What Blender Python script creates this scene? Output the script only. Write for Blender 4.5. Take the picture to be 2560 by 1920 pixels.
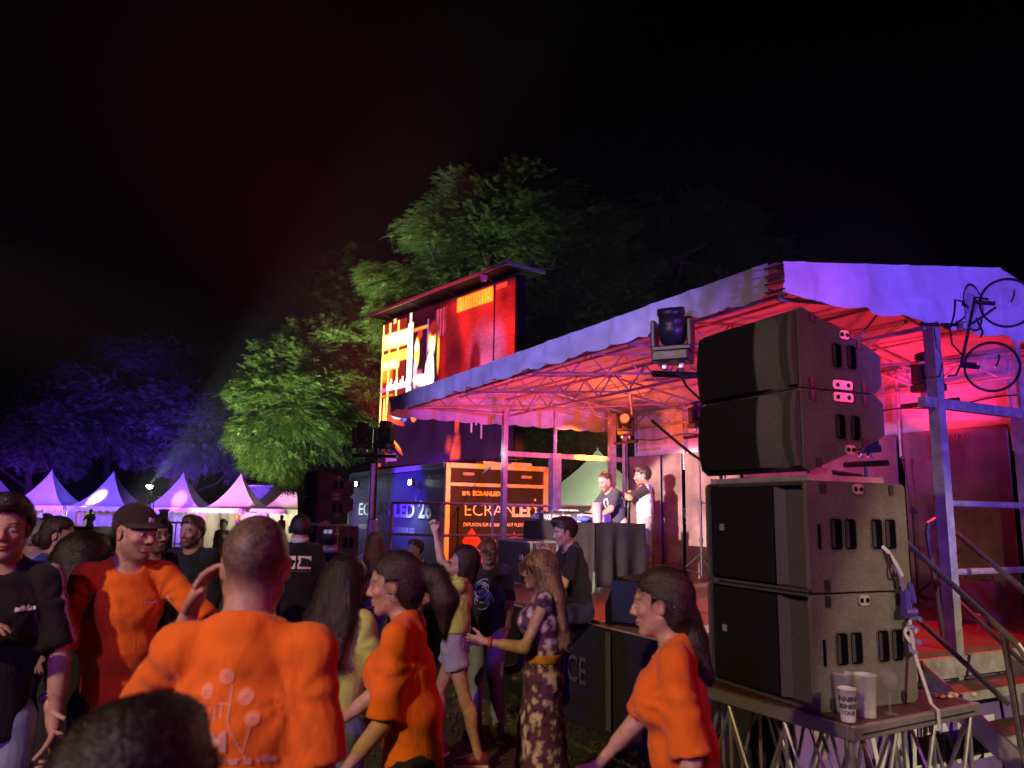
import bpy, math, random
import numpy as np
from mathutils import Vector, Matrix, noise as mnoise
from mathutils.bvhtree import BVHTree

SC = bpy.context.scene
COL = SC.collection
for _o in list(bpy.data.objects):
    bpy.data.objects.remove(_o)
R = math.radians

# ------------------------------------------------------------------ camera
PITCH, ROLL, CAM_Z = R(9.3), 0.016, 1.85
cam_data = bpy.data.cameras.new('camera')
cam_data.sensor_width = 36.0
cam_data.lens = 27.04
cam_data.clip_start = 0.05
cam_data.clip_end = 1000
cam = bpy.data.objects.new('camera', cam_data)
COL.objects.link(cam)
cam.matrix_world = Matrix.Translation((0, 0, CAM_Z)) @ Matrix.Rotation(math.pi / 2 + PITCH, 4, 'X') @ Matrix.Rotation(ROLL, 4, 'Z')
cam_data.dof.use_dof = True
cam_data.dof.focus_distance = 9.0
cam_data.dof.aperture_fstop = 3.2
SC.camera = cam
_CR = cam.matrix_world.to_3x3()


def ray(px, py):
    return _CR @ Vector(((px - 1280) / 1923.0, (960 - py) / 1923.0, -1.0))


def at(px, py, d):
    """a place in the world d metres in front of the photographer"""
    v = ray(px, py)
    return Vector((0, 0, CAM_Z)) + v * (d / v.y)


# ------------------------------------------------------------------ world, night sky
world = bpy.data.worlds.new('World')
SC.world = world
world.use_nodes = True
_nt = world.node_tree
_nt.nodes.clear()
_sky = _nt.nodes.new('ShaderNodeTexSky')
_sky.sky_type = 'NISHITA'
_sky.sun_disc = False
_sky.sun_elevation = R(-6)
_sky.sun_rotation = R(200)
_tint = _nt.nodes.new('ShaderNodeMix')
_tint.data_type = 'RGBA'
_tint.blend_type = 'MULTIPLY'
_tint.inputs['Factor'].default_value = 1.0
_tint.inputs['B'].default_value = (1.0, 0.35, 0.62, 1)
_bg = _nt.nodes.new('ShaderNodeBackground')
_bg.inputs['Strength'].default_value = 0.10
_wo = _nt.nodes.new('ShaderNodeOutputWorld')
_nt.links.new(_sky.outputs['Color'], _tint.inputs['A'])
_nt.links.new(_tint.outputs['Result'], _bg.inputs['Color'])
_nt.links.new(_bg.outputs['Background'], _wo.inputs['Surface'])

SC.view_settings.view_transform = 'Standard'
SC.view_settings.look = 'None'
SC.view_settings.exposure = 0.0
SC.view_settings.gamma = 1.0
SC.view_settings.use_curve_mapping = False
cy = SC.cycles
cy.use_denoising = True
cy.max_bounces = 6
cy.diffuse_bounces = 3
cy.glossy_bounces = 3
cy.transmission_bounces = 5
cy.transparent_max_bounces = 12
cy.volume_bounces = 0
cy.caustics_reflective = False
cy.caustics_refractive = False
cy.sample_clamp_indirect = 3.0
cy.use_light_tree = True

# ------------------------------------------------------------------ stage axes
A0 = Vector((0.64, 7.3, 0.0))
EU = Vector((0.469, -0.883, 0)).normalized()   # along the stage front, towards the near right corner
EV = Vector((-EU.y, EU.x, 0))                  # from the audience into the stage
STAGE_ROT = math.atan2(EU.y, EU.x)
FLOOR = 0.90


def S(x, y, z):
    return A0 + EU * x + EV * y + Vector((0, 0, z))


# ------------------------------------------------------------------ lamps of the festival (all outside the picture unless built below)
def aim(o, target):
    d = (Vector(target) - o.location)
    o.rotation_euler = d.to_track_quat('-Z', 'Y').to_euler()


def spot(name, loc, target, power, color, angle, blend=0.4, size=0.08):
    l = bpy.data.lights.new(name, 'SPOT')
    l.energy = power
    l.color = color
    l.spot_size = R(angle)
    l.spot_blend = blend
    l.shadow_soft_size = size
    o = bpy.data.objects.new(name, l)
    COL.objects.link(o)
    o.location = loc
    aim(o, target)
    return o


def point(name, loc, power, color, size=0.05):
    l = bpy.data.lights.new(name, 'POINT')
    l.energy = power
    l.color = color
    l.shadow_soft_size = size
    o = bpy.data.objects.new(name, l)
    COL.objects.link(o)
    o.location = loc
    return o


# flood lamps on masts behind the crowd, and the coloured front-of-house wash
spot('flood_mast_right', (8.5, -4.0, 5.5), (2.75, 4.8, 0.70), 3700, (1.0, 0.80, 0.48), 18.5, 0.3, 0.10)
spot('flood_mast_left', (-5.5, -4.0, 6.2), (-0.9, 3.5, 0.8), 2500, (1.0, 0.68, 0.30), 42, 0.6, 0.12)
spot('wash_purple_left', (-3.0, -5.0, 4.6), (-0.6, 4.6, 0.9), 1000, (0.42, 0.10, 1.0), 42, 0.6, 0.15)
spot('wash_magenta_right', (6.0, 2.5, 3.4), (-1.0, 3.5, 1.4), 220, (1.0, 0.05, 0.30), 80, 0.6, 0.15)
spot('blue_on_roof_side', (6.8, -7.0, 1.6), S(2.7, 1.6, 3.62), 8200, (0.20, 0.085, 1.0), 22, 0.4, 0.1)
spot('lavender_on_roof_front', (-10.0, -3.0, 4.5), S(-1.0, 0, 3.6), 6800, (0.34, 0.27, 1.0), 24, 0.6, 0.1)
spot('key_on_players', (-5.7, 1.4, 3.75), S(-2.70, 3.3, 1.66), 28000, (1.0, 0.62, 0.52), 11.2, 0.2, 0.05)
# ------------------------------------------------------------------ materials
MATS = {}


def mat(name, color, rough=0.6, metal=0.0, var=0.12, scale=12.0, bump=0.0, bscale=None, spec=0.5, stretch=None, attr=None, alpha=None, trans=0.0, sss=0.0, sheen=0.0, dirt=0.0, dscale=2.5):
    if name in MATS:
        return MATS[name]
    m = bpy.data.materials.new(name)
    m.use_nodes = True
    nt = m.node_tree
    b = nt.nodes['Principled BSDF']
    b.inputs['Roughness'].default_value = rough
    b.inputs['Metallic'].default_value = metal
    b.inputs['Specular IOR Level'].default_value = spec
    if sheen:
        b.inputs['Sheen Weight'].default_value = sheen
    tc = nt.nodes.new('ShaderNodeTexCoord')
    mp = nt.nodes.new('ShaderNodeMapping')
    nt.links.new(tc.outputs['Object'], mp.inputs['Vector'])
    if stretch:
        mp.inputs['Scale'].default_value = stretch
    nz = nt.nodes.new('ShaderNodeTexNoise')
    nz.inputs['Scale'].default_value = scale
    nz.inputs['Detail'].default_value = 5
    nt.links.new(mp.outputs['Vector'], nz.inputs['Vector'])
    mx = nt.nodes.new('ShaderNodeMix')
    mx.data_type = 'RGBA'
    mx.blend_type = 'MULTIPLY'
    mx.inputs['Factor'].default_value = 1.0
    rmp = nt.nodes.new('ShaderNodeMapRange')
    rmp.inputs['From Min'].default_value = 0.3
    rmp.inputs['From Max'].default_value = 0.7
    rmp.inputs['To Min'].default_value = 1 - var
    rmp.inputs['To Max'].default_value = 1 + var
    nt.links.new(nz.outputs['Fac'], rmp.inputs['Value'])
    if attr:
        at_ = nt.nodes.new('ShaderNodeAttribute')
        at_.attribute_name = attr
        nt.links.new(at_.outputs['Color'], mx.inputs['A'])
    else:
        mx.inputs['A'].default_value = (*color, 1)
    nt.links.new(rmp.outputs['Result'], mx.inputs['B'])
    col_out = mx.outputs['Result']
    if dirt:
        # broad stains and scuffs with shapes of their own
        nd = nt.nodes.new('ShaderNodeTexNoise')
        nd.inputs['Scale'].default_value = dscale
        nd.inputs['Detail'].default_value = 8
        nd.inputs['Roughness'].default_value = .7
        nt.links.new(tc.outputs['Object'], nd.inputs['Vector'])
        rd = nt.nodes.new('ShaderNodeMapRange')
        rd.inputs['From Min'].default_value = .38
        rd.inputs['From Max'].default_value = .66
        rd.inputs['To Min'].default_value = 1 - dirt
        rd.inputs['To Max'].default_value = 1 + dirt * .4
        nt.links.new(nd.outputs['Fac'], rd.inputs['Value'])
        m2 = nt.nodes.new('ShaderNodeMix')
        m2.data_type = 'RGBA'
        m2.blend_type = 'MULTIPLY'
        m2.inputs['Factor'].default_value = 1.0
        nt.links.new(col_out, m2.inputs['A'])
        nt.links.new(rd.outputs['Result'], m2.inputs['B'])
        col_out = m2.outputs['Result']
    nt.links.new(col_out, b.inputs['Base Color'])
    if bump:
        n2 = nt.nodes.new('ShaderNodeTexNoise')
        n2.inputs['Scale'].default_value = bscale or scale * 4
        n2.inputs['Detail'].default_value = 4
        nt.links.new(mp.outputs['Vector'], n2.inputs['Vector'])
        bp = nt.nodes.new('ShaderNodeBump')
        bp.inputs['Strength'].default_value = bump
        bp.inputs['Distance'].default_value = 0.01
        nt.links.new(n2.outputs['Fac'], bp.inputs['Height'])
        nt.links.new(bp.outputs['Normal'], b.inputs['Normal'])
    if alpha is not None:
        b.inputs['Alpha'].default_value = alpha
    if trans:
        b.inputs['Transmission Weight'].default_value = trans
    if sss:
        b.inputs['Subsurface Weight'].default_value = sss
        b.inputs['Subsurface Radius'].default_value = (0.012, 0.004, 0.002)
        b.inputs['Subsurface Scale'].default_value = 0.5
    MATS[name] = m
    return m


def cloth_translucent(name, color, amount=0.35, rough=0.6):
    """thin tarpaulin: light falling on one face glows through to the other"""
    if name in MATS:
        return MATS[name]
    m = mat(name, color, rough, 0, 0.10, 1.5, 0.25, 9)
    nt = m.node_tree
    b = nt.nodes['Principled BSDF']
    out = nt.nodes['Material Output']
    tr = nt.nodes.new('ShaderNodeBsdfTranslucent')
    tr.inputs['Color'].default_value = (*color, 1)
    ms = nt.nodes.new('ShaderNodeMixShader')
    ms.inputs['Fac'].default_value = amount
    nt.links.new(b.outputs['BSDF'], ms.inputs[1])
    nt.links.new(tr.outputs['BSDF'], ms.inputs[2])
    nt.links.new(ms.outputs['Shader'], out.inputs['Surface'])
    return m


def emis(name, color, strength, attr=None):
    if name in MATS:
        return MATS[name]
    m = bpy.data.materials.new(name)
    m.use_nodes = True
    nt = m.node_tree
    b = nt.nodes['Principled BSDF']
    b.inputs['Base Color'].default_value = (0.01, 0.01, 0.01, 1)
    b.inputs['Roughness'].default_value = 0.5
    b.inputs['Emission Strength'].default_value = strength
    if attr:
        a = nt.nodes.new('ShaderNodeAttribute')
        a.attribute_name = attr
        nt.links.new(a.outputs['Color'], b.inputs['Emission Color'])
    else:
        b.inputs['Emission Color'].default_value = (*color, 1)
    MATS[name] = m
    return m


# ------------------------------------------------------------------ mesh building
class MB:
    def __init__(s):
        s.v = []
        s.f = []

    def add(s, vs, fs):
        o = len(s.v)
        s.v.extend([tuple(v) for v in vs])
        s.f.extend([tuple(i + o for i in f) for f in fs])
        return s

    def box(s, c, size, rot=None, taper=None):
        hx, hy, hz = size[0] / 2, size[1] / 2, size[2] / 2
        c = Vector(c)
        vs = []
        for z in (-hz, hz):
            t = taper if (taper and z > 0) else 1.0
            for x, y in ((-hx, -hy), (hx, -hy), (hx, hy), (-hx, hy)):
                p = Vector((x * t, y * t, z))
                vs.append(c + (rot @ p if rot is not None else p))
        return s.add(vs, [(0, 3, 2, 1), (4, 5, 6, 7), (0, 1, 5, 4), (1, 2, 6, 5), (2, 3, 7, 6), (3, 0, 4, 7)])

    def bevbox(s, c, size, b=0.02, rot=None):
        """box with chamfered edges"""
        hx, hy, hz = size[0] / 2, size[1] / 2, size[2] / 2
        b = min(b, hx * .9, hy * .9, hz * .9)
        c = Vector(c)
        rings = []
        def ring(ix, iy, z, cb):
            pts = []
            for sx, sy in ((-1, -1), (1, -1), (1, 1), (-1, 1)):
                X, Y = sx * ix, sy * iy
                a, d = (X - sx * cb, Y), (X, Y - sy * cb)
                pts += ([d, a] if sx * sy > 0 else [a, d])
            return [(x, y, z) for x, y in pts]
        rr = [ring(hx - b, hy - b, -hz, b * .3), ring(hx, hy, -hz + b, b), ring(hx, hy, hz - b, b), ring(hx - b, hy - b, hz, b * .3)]
        vs = [c + (rot @ Vector(p) if rot is not None else Vector(p)) for r_ in rr for p in r_]
        fs = [tuple(range(7, -1, -1)), tuple(range(24, 32))]
        for k in range(3):
            for i in range(8):
                j = (i + 1) % 8
                fs.append((k * 8 + i, k * 8 + j, k * 8 + 8 + j, k * 8 + 8 + i))
        return s.add(vs, fs)

    def tube(s, p0, p1, r0, r1=None, n=8, cap=True):
        r1 = r0 if r1 is None else r1
        p0, p1 = Vector(p0), Vector(p1)
        d = (p1 - p0)
        if d.length < 1e-6:
            return s
        q = d.to_track_quat('Z', 'Y')
        vs = []
        for p, r in ((p0, r0), (p1, r1)):
            for i in range(n):
                a = 2 * math.pi * i / n
                vs.append(p + q @ Vector((r * math.cos(a), r * math.sin(a), 0)))
        fs = [(i, (i + 1) % n, n + (i + 1) % n, n + i) for i in range(n)]
        if cap:
            fs += [tuple(range(n - 1, -1, -1)), tuple(range(n, 2 * n))]
        return s.add(vs, fs)

    def path(s, pts, r, n=7, closed=False):
        pts = [Vector(p) for p in pts]
        m = len(pts)
        vs = []
        prev = None
        for i in range(m):
            a = pts[(i - 1) % m] if (closed or i > 0) else pts[i]
            b = pts[(i + 1) % m] if (closed or i < m - 1) else pts[i]
            d = (b - a).normalized()
            if prev is None:
                up = Vector((0, 0, 1)) if abs(d.z) < 0.9 else Vector((1, 0, 0))
                x = d.cross(up).normalized()
            else:
                x = (prev - d * prev.dot(d)).normalized()
            prev = x
            y = d.cross(x)
            rr = r[i] if isinstance(r, (list, tuple)) else r
            for k in range(n):
                t = 2 * math.pi * k / n
                vs.append(pts[i] + x * (rr * math.cos(t)) + y * (rr * math.sin(t)))
        fs = []
        for i in range(m if closed else m - 1):
            j = (i + 1) % m
            for k in range(n):
                l = (k + 1) % n
                fs.append((i * n + k, i * n + l, j * n + l, j * n + k))
        if not closed:
            fs += [tuple(range(n - 1, -1, -1)), tuple(range((m - 1) * n, m * n))]
        return s.add(vs, fs)

    def lathe(s, prof, n=16, c=(0, 0, 0), rot=None):
        c = Vector(c)
        vs = []
        for r, z in prof:
            for i in range(n):
                a = 2 * math.pi * i / n
                p = Vector((r * math.cos(a), r * math.sin(a), z))
                vs.append(c + (rot @ p if rot is not None else p))
        fs = []
        for k in range(len(prof) - 1):
            for i in range(n):
                j = (i + 1) % n
                fs.append((k * n + i, k * n + j, (k + 1) * n + j, (k + 1) * n + i))
        if prof[0][0] > 1e-5:
            fs.append(tuple(range(n - 1, -1, -1)))
        if prof[-1][0] > 1e-5:
            fs.append(tuple(range((len(prof) - 1) * n, len(prof) * n)))
        return s.add(vs, fs)

    def prism(s, poly, y0, y1, frame=None):
        """polygon in local x,z extruded along local y"""
        n = len(poly)
        vs = [Vector((x, y0, z)) for x, z in poly] + [Vector((x, y1, z)) for x, z in poly]
        if frame is not None:
            vs = [frame @ v for v in vs]
        fs = [tuple(range(n)), tuple(range(2 * n - 1, n - 1, -1))]
        for i in range(n):
            j = (i + 1) % n
            fs.append((i, i + n, j + n, j))
        return s.add(vs, fs)

    def build(s, name, m, parent=None, smooth=False, cols=None):
        return link_mesh(name, s.v, s.f, m, parent, smooth, cols)


def link_mesh(name, v, f, m, parent=None, smooth=False, cols=None):
    me = bpy.data.meshes.new(name)
    me.from_pydata([tuple(p) for p in v], [], f)
    if cols is not None:
        ca = me.color_attributes.new('Col', 'FLOAT_COLOR', 'POINT')
        ca.data.foreach_set('color', np.asarray(cols, np.float32).ravel())
    return link_me(name, me, m, parent, smooth)


def link_np(name, v, f, m, parent=None, smooth=False, cols=None):
    """v (n,3) array, f (k,3|4) int array"""
    me = bpy.data.meshes.new(name)
    v = np.asarray(v, np.float32)
    f = np.asarray(f, np.int32)
    k = f.shape[1]
    me.vertices.add(len(v))
    me.vertices.foreach_set('co', v.ravel())
    me.loops.add(f.size)
    me.loops.foreach_set('vertex_index', f.ravel())
    me.polygons.add(len(f))
    me.polygons.foreach_set('loop_start', np.arange(0, f.size, k, dtype=np.int32))
    me.polygons.foreach_set('loop_total', np.full(len(f), k, np.int32))
    me.update(calc_edges=True)
    if cols is not None:
        ca = me.color_attributes.new('Col', 'FLOAT_COLOR', 'POINT')
        ca.data.foreach_set('color', np.asarray(cols, np.float32).ravel())
    return link_me(name, me, m, parent, smooth)


def link_me(name, me, m, parent=None, smooth=False):
    if smooth:
        me.polygons.foreach_set('use_smooth', [True] * len(me.polygons))
    if m is not None:
        me.materials.append(m)
    o = bpy.data.objects.new(name, me)
    COL.objects.link(o)
    if parent is not None:
        o.parent = parent
    return o


def tag(o, label, cat, group=None, kind=None):
    if label:
        o['label'] = label
    if cat:
        o['category'] = cat
    if group:
        o['group'] = group
    if kind:
        o['kind'] = kind
    return o


def thing(name, label, cat, loc=(0, 0, 0), rz=0.0, group=None):
    o = bpy.data.objects.new(name, None)
    o.empty_display_size = 0.2
    COL.objects.link(o)
    o.location = loc
    o.rotation_euler = (0, 0, rz)
    return tag(o, label, cat, group)


def copy_tree(o, parent=None):
    c = o.copy()
    COL.objects.link(c)
    c.parent = parent
    for ch in list(o.children):
        copy_tree(ch, c)
    return c


def text_mesh(body, size, bold=0.0, shear=0.0, spacing=1.0, extrude=0.0, xscale=1.0, res=3):
    cu = bpy.data.curves.new('text', 'FONT')
    cu.body = body
    cu.size = size
    cu.offset = bold
    cu.shear = shear
    cu.space_character = spacing
    cu.extrude = extrude
    cu.resolution_u = res
    cu.align_x = 'LEFT'
    o = bpy.data.objects.new('text', cu)
    COL.objects.link(o)
    dg = bpy.context.evaluated_depsgraph_get()
    me = bpy.data.meshes.new_from_object(o.evaluated_get(dg))
    bpy.data.objects.remove(o)
    v = np.empty(len(me.vertices) * 3, np.float32)
    me.vertices.foreach_get('co', v)
    v = v.reshape(-1, 3)
    v[:, 0] *= xscale
    f = [tuple(p.vertices) for p in me.polygons]
    bpy.data.meshes.remove(me)
    return v, f


def text_on(body, size, m, parent, frame, name='lettering', **kw):
    """flat lettering: text x -> frame x, text y -> frame z, thickness along frame -y"""
    v, f = text_mesh(body, size, **kw)
    pts = [frame @ Vector((p[0], -p[2], p[1])) for p in v]
    return link_mesh(name, pts, f, m, parent)


def fbm(p, oct=3):
    return mnoise.fractal(p, 1.0, 2.0, oct)


METAL = mat('galvanised_steel', (0.50, 0.49, 0.46), 0.45, 0.30, 0.22, 9, 0.15, 40, dirt=.35, dscale=7)
ALU = mat('bare_aluminium', (0.62, 0.62, 0.60), 0.32, 0.85, 0.12, 20)
BLACKM = mat('black_painted_metal', (0.018, 0.018, 0.020), 0.42, 0.2, 0.2, 20)
RUBBER = mat('black_rubber', (0.015, 0.015, 0.015), 0.75, 0, 0.2, 20)
# ------------------------------------------------------------------ ground
def ground_z(x, y):
    t = min(max((y - 24) / 18.0, 0), 1)
    return -0.45 * t * t * (3 - 2 * t)


def build_ground():
    mb = MB()
    xs = [-220, -90, -50, -30, -20, -14, -10, -7, -5, -3.5, -2, -1, 0, 1, 2, 3.5, 5, 7, 10, 14, 20, 30, 50, 90, 220]
    ys = [-120, -40, -15, -6, -2, 0, 1, 2, 3, 4, 5, 6, 7, 8, 9, 10, 12, 14, 17, 20, 24, 28, 32, 36, 40, 44, 50, 60, 90, 140, 260]
    for y in ys:
        for x in xs:
            mb.v.append((x, y, ground_z(x, y) + (0.02 * mnoise.noise(Vector((x * .4, y * .4, 0))) - 0.012 if abs(x) < 20 and -6 < y < 24 else 0)))
    n = len(xs)
    for j in range(len(ys) - 1):
        for i in range(n - 1):
            mb.f.append((j * n + i, j * n + i + 1, (j + 1) * n + i + 1, (j + 1) * n + i))
    m = bpy.data.materials.new('trodden_park_ground')
    m.use_nodes = True
    nt = m.node_tree
    b = nt.nodes['Principled BSDF']
    b.inputs['Roughness'].default_value = 0.95
    tc = nt.nodes.new('ShaderNodeTexCoord')
    n1 = nt.nodes.new('ShaderNodeTexNoise')
    n1.inputs['Scale'].default_value = 1.3
    n1.inputs['Detail'].default_value = 7
    n2 = nt.nodes.new('ShaderNodeTexNoise')
    n2.inputs['Scale'].default_value = 38
    n2.inputs['Detail'].default_value = 5
    cr = nt.nodes.new('ShaderNodeValToRGB')
    cr.color_ramp.elements[0].position = 0.35
    cr.color_ramp.elements[0].color = (0.060, 0.044, 0.028, 1)
    cr.color_ramp.elements[1].position = 0.65
    cr.color_ramp.elements[1].color = (0.045, 0.060, 0.020, 1)
    mx = nt.nodes.new('ShaderNodeMix')
    mx.data_type = 'RGBA'
    mx.blend_type = 'OVERLAY'
    mx.inputs['Factor'].default_value = 0.7
    bp = nt.nodes.new('ShaderNodeBump')
    bp.inputs['Strength'].default_value = 0.8
    bp.inputs['Distance'].default_value = 0.04
    for nz in (n1, n2):
        nt.links.new(tc.outputs['Object'], nz.inputs['Vector'])
    nt.links.new(n1.outputs['Fac'], cr.inputs['Fac'])
    nt.links.new(cr.outputs['Color'], mx.inputs['A'])
    nt.links.new(n2.outputs['Color'], mx.inputs['B'])
    nt.links.new(mx.outputs['Result'], b.inputs['Base Color'])
    nt.links.new(n2.outputs['Fac'], bp.inputs['Height'])
    nt.links.new(bp.outputs['Normal'], b.inputs['Normal'])
    tag(mb.build('ground', m, None, True), 'trodden park lawn under the crowd', None, None, 'structure')
    # short grass and fallen leaves where the lawn shows between the legs
    rng = np.random.default_rng(4)
    N = 26000
    bx = rng.uniform(-5.5, 4.5, N)
    by = rng.uniform(2.2, 12.0, N)
    keep = (((bx - 0.64) * EV.x + (by - 7.3) * EV.y) < -0.06)
    bx, by = bx[keep], by[keep]
    N = len(bx)
    h = rng.uniform(.02, .07, N)
    an = rng.uniform(0, 6.28, N)
    w = .004
    lean = rng.uniform(-.04, .04, (N, 2))
    z0 = np.full(N, -.015)
    p0 = np.stack([bx - np.cos(an) * w, by - np.sin(an) * w, z0], 1)
    p1 = np.stack([bx + np.cos(an) * w, by + np.sin(an) * w, z0], 1)
    p2 = np.stack([bx + lean[:, 0], by + lean[:, 1], h], 1)
    v = np.stack([p0, p1, p2], 1).reshape(-1, 3)
    f = np.arange(N * 3).reshape(-1, 3)
    tag(link_np('grass', v, f, mat('grass_blade', (0.055, 0.085, 0.022), .7, 0, .5, 3)), 'short trampled grass between the dancers', 'grass', None, 'stuff')
    N = 5200
    bx = rng.uniform(-3.5, 3.0, N)
    by = rng.uniform(3.0, 11.0, N)
    keep = (((bx - 0.64) * EV.x + (by - 7.3) * EV.y) < -0.08)
    bx, by = bx[keep], by[keep]
    N = len(bx)
    L = rng.uniform(.012, .03, N)
    an = rng.uniform(0, 6.28, N)
    t1 = rng.uniform(-.5, .5, N)
    t2 = rng.uniform(-.5, .5, N)
    ux = np.stack([np.cos(an), np.sin(an), t1], 1) * L[:, None]
    uy = np.stack([-np.sin(an), np.cos(an), t2], 1) * L[:, None] * .5
    c = np.stack([bx, by, np.full(N, .018)], 1)
    v = np.stack([c - ux, c - uy, c + ux, c + uy], 1).reshape(-1, 3)
    tag(link_np('fallen_leaves', v, np.arange(N * 4).reshape(-1, 4), mat('dry_leaf', (0.16, 0.085, 0.035), .8, 0, .5, 5)), 'brown fallen leaves strewn on the lawn', 'leaves', None, 'stuff')


build_ground()

# ------------------------------------------------------------------ stage
stage = thing('open_air_stage', 'mobile concert stage with pale scalloped tarpaulin roof and red lit back wall', 'stage', A0, STAGE_ROT)
XL, XR, YB = -4.3, 2.55, 3.9
FLOORM = mat('phenolic_plywood_floor', (0.16, 0.075, 0.06), 0.42, 0, .25, 5, .12, 60)
WALLM = mat('phenolic_plywood_wall', (0.21, 0.16, 0.15), 0.45, 0, .28, 3.0, .1, 50, dirt=.4, dscale=1.8)
TARP = cloth_translucent('white_tarpaulin', (0.74, 0.73, 0.76), 0.22)
TARPV = mat('white_tarpaulin_valance', (0.74, 0.73, 0.78), 0.5, 0, .10, 2.2, .35, 9, dirt=.14, dscale=2.2)
pm = MB()
pm.box((0, 0, 0), (1.137, 1.296, 0.05))
nx = 6
first = None
for j in range(3):
    for i in range(nx):
        if first is None:
            first = pm.build('floor_panel', FLOORM, stage)
            o = first
        else:
            o = first.copy()
            COL.objects.link(o)
            o.parent = stage
        o.location = (XL + (i + .5) * (XR - XL) / nx, (j + .5) * 1.3, FLOOR - .025 + random.Random(i * 7 + j).uniform(-.002, .002))
# rim beams and trestle legs under the floor
for nm, p0, p1 in (('rim_beam', (XL, -.02, .80), (XR, -.02, .80)), ('rim_beam', (XR + .03, 0, .80), (XR + .03, YB, .80)), ('rim_beam', (XL - .03, 0, .80), (XL - .03, YB, .80))):
    mb = MB()
    a, b = Vector(p0), Vector(p1)
    d = b - a
    mb.box((a + b) / 2, (max(abs(d.x), .045), max(abs(d.y), .045), .14))
    mb.build(nm, METAL, stage)
for x, y in ((XR - .05, .15), (XR - .05, 1.2), (XR - .05, 2.3), (XR - .05, 3.5), (XL + .05, .2), (XL + .05, 3.5), (0, .2), (-2, .2)):
    mb = MB()
    mb.box((x, y, .365), (.10, .10, .73))
    mb.build('trestle_leg', METAL, stage)
# posts
def post(x, y, z0, z1, w, m=METAL, thin_to=None):
    mb = MB()
    mb.box((x, y, (z0 + z1) / 2), (w, w, z1 - z0))
    mb.box((x, y, z1 - .06), (w + .012, w + .012, .05))
    o = mb.build('post', m, stage)
    if thin_to:
        mb = MB()
        mb.tube((x, y, z1), (x, y, thin_to), .028, n=10)
        mb.build('pole', m, stage)
    return o


post(XR, 1.58, .45, 3.40, .085)
post(XR, 2.72, .10, 2.72, .12, thin_to=3.5)
post(XR, YB - .05, .10, 3.45, .10)
post(XL, 1.45, .10, 3.35, .075)
post(XL, 2.35, .10, 2.74, .15, thin_to=3.5)
post(XL, 3.45, .10, 3.45, .10)
post(XL + .12, 3.62, .10, 3.45, .06)
# side frames: beam at wall height and thin rails
def bar(x0, y0, z0, x1, y1, z1, r, nm='rail', m=METAL, n=8):
    mb = MB()
    mb.tube((x0, y0, z0), (x1, y1, z1), r, n=n)
    return mb.build(nm, m, stage)


for X in (XR, XL):
    mb = MB()
    mb.box((X, 2.6, 2.70), (.06, 2.4, .075))
    mb.build('side_beam', METAL, stage)
bar(XR + .02, 1.6, 1.95, XR + .02, 3.85, 1.95, .024)
bar(XR + .02, 1.6, 1.45, XR + .02, 3.85, 1.45, .024)
bar(XL, 1.5, 1.42, XL, 3.4, 1.42, .022)
bar(XL, 1.5, 1.92, XL, 3.4, 1.92, .022)
# back wall: plywood sheets
rnd = random.Random(3)
mb = MB()
mb.bevbox((0, 0, 0), (1.13, .022, 1.86), .004)
wp = None
for i in range(6):
    if wp is None:
        wp = mb.build('wall_panel', WALLM, stage)
        o = wp
    else:
        o = wp.copy()
        COL.objects.link(o)
        o.parent = stage
    o.location = (XL + .02 + (i + .5) * (XR + .45 - XL) / 6, YB + rnd.uniform(-.008, .008), FLOOR + .93 + rnd.uniform(-.01, .01))
    o.rotation_euler = (rnd.uniform(-.008, .008), 0, rnd.uniform(-.01, .01))
# a loose sheet leaning at the left end, and grommets in pairs at the panel tops
mb = MB()
mb.bevbox((XL + .42, YB - .12, FLOOR + .93), (.72, .02, 1.84), .004, Matrix.Rotation(R(7), 3, 'Z'))
mb.build('wall_panel', WALLM, stage)
HOLEM = mat('dark_hole', (0.30, 0.2, 0.2), .5)
for i in range(6):
    xc = XL + .02 + (i + .5) * (XR + .45 - XL) / 6
    for k in (-.05, .05):
        mb = MB()
        mb.path([(xc + .1 + k + .022 * math.cos(a), YB - .022, FLOOR + 1.78 + .022 * math.sin(a)) for a in np.linspace(0, 2 * math.pi, 10, endpoint=False)], .005, 5, True)
        mb.build('grommet', HOLEM, stage)
# upper back wall of tarpaulin between poles
for i in range(6):
    x0 = XL + .02 + i * (XR + .45 - XL) / 6
    x1 = x0 + (XR + .45 - XL) / 6
    mb = MB()
    nX, nZ = 12, 6
    for k in range(nZ + 1):
        for j in range(nX + 1):
            x = x0 + (x1 - x0) * j / nX
            z = 2.66 + (3.50 - 2.66) * k / nZ
            mb.v.append((x, YB + .06 + .02 * mnoise.noise(Vector((x * 5, z * 1.2, 2))) + .015 * math.sin(x * 23 + z), z))
    for k in range(nZ):
        for j in range(nX):
            a = k * (nX + 1) + j
            mb.f.append((a, a + 1, a + nX + 2, a + nX + 1))
    mb.build('back_tarpaulin', TARP, stage, True)
    bar(x0, YB + .015, 2.5, x0, YB + .015, 3.5, .02, 'curtain_pole')
mb = MB()
mb.path([(XL + (XR + .4 - XL) * t, YB - .01, 3.05 - .05 * math.sin(t * math.pi * 6) ** 2) for t in np.linspace(0, 1, 37)], .008, 5)
mb.build('cable', BLACKM, stage)

# roof
RX0, RX1 = -5.0, 2.62
def roof_z(y):
    if y < 2.4:
        return 3.50 + (3.88 - 3.50) * (y + .15) / 2.55
    return 3.88 - (3.88 - 3.50) * (y - 2.4) / 1.75


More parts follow.
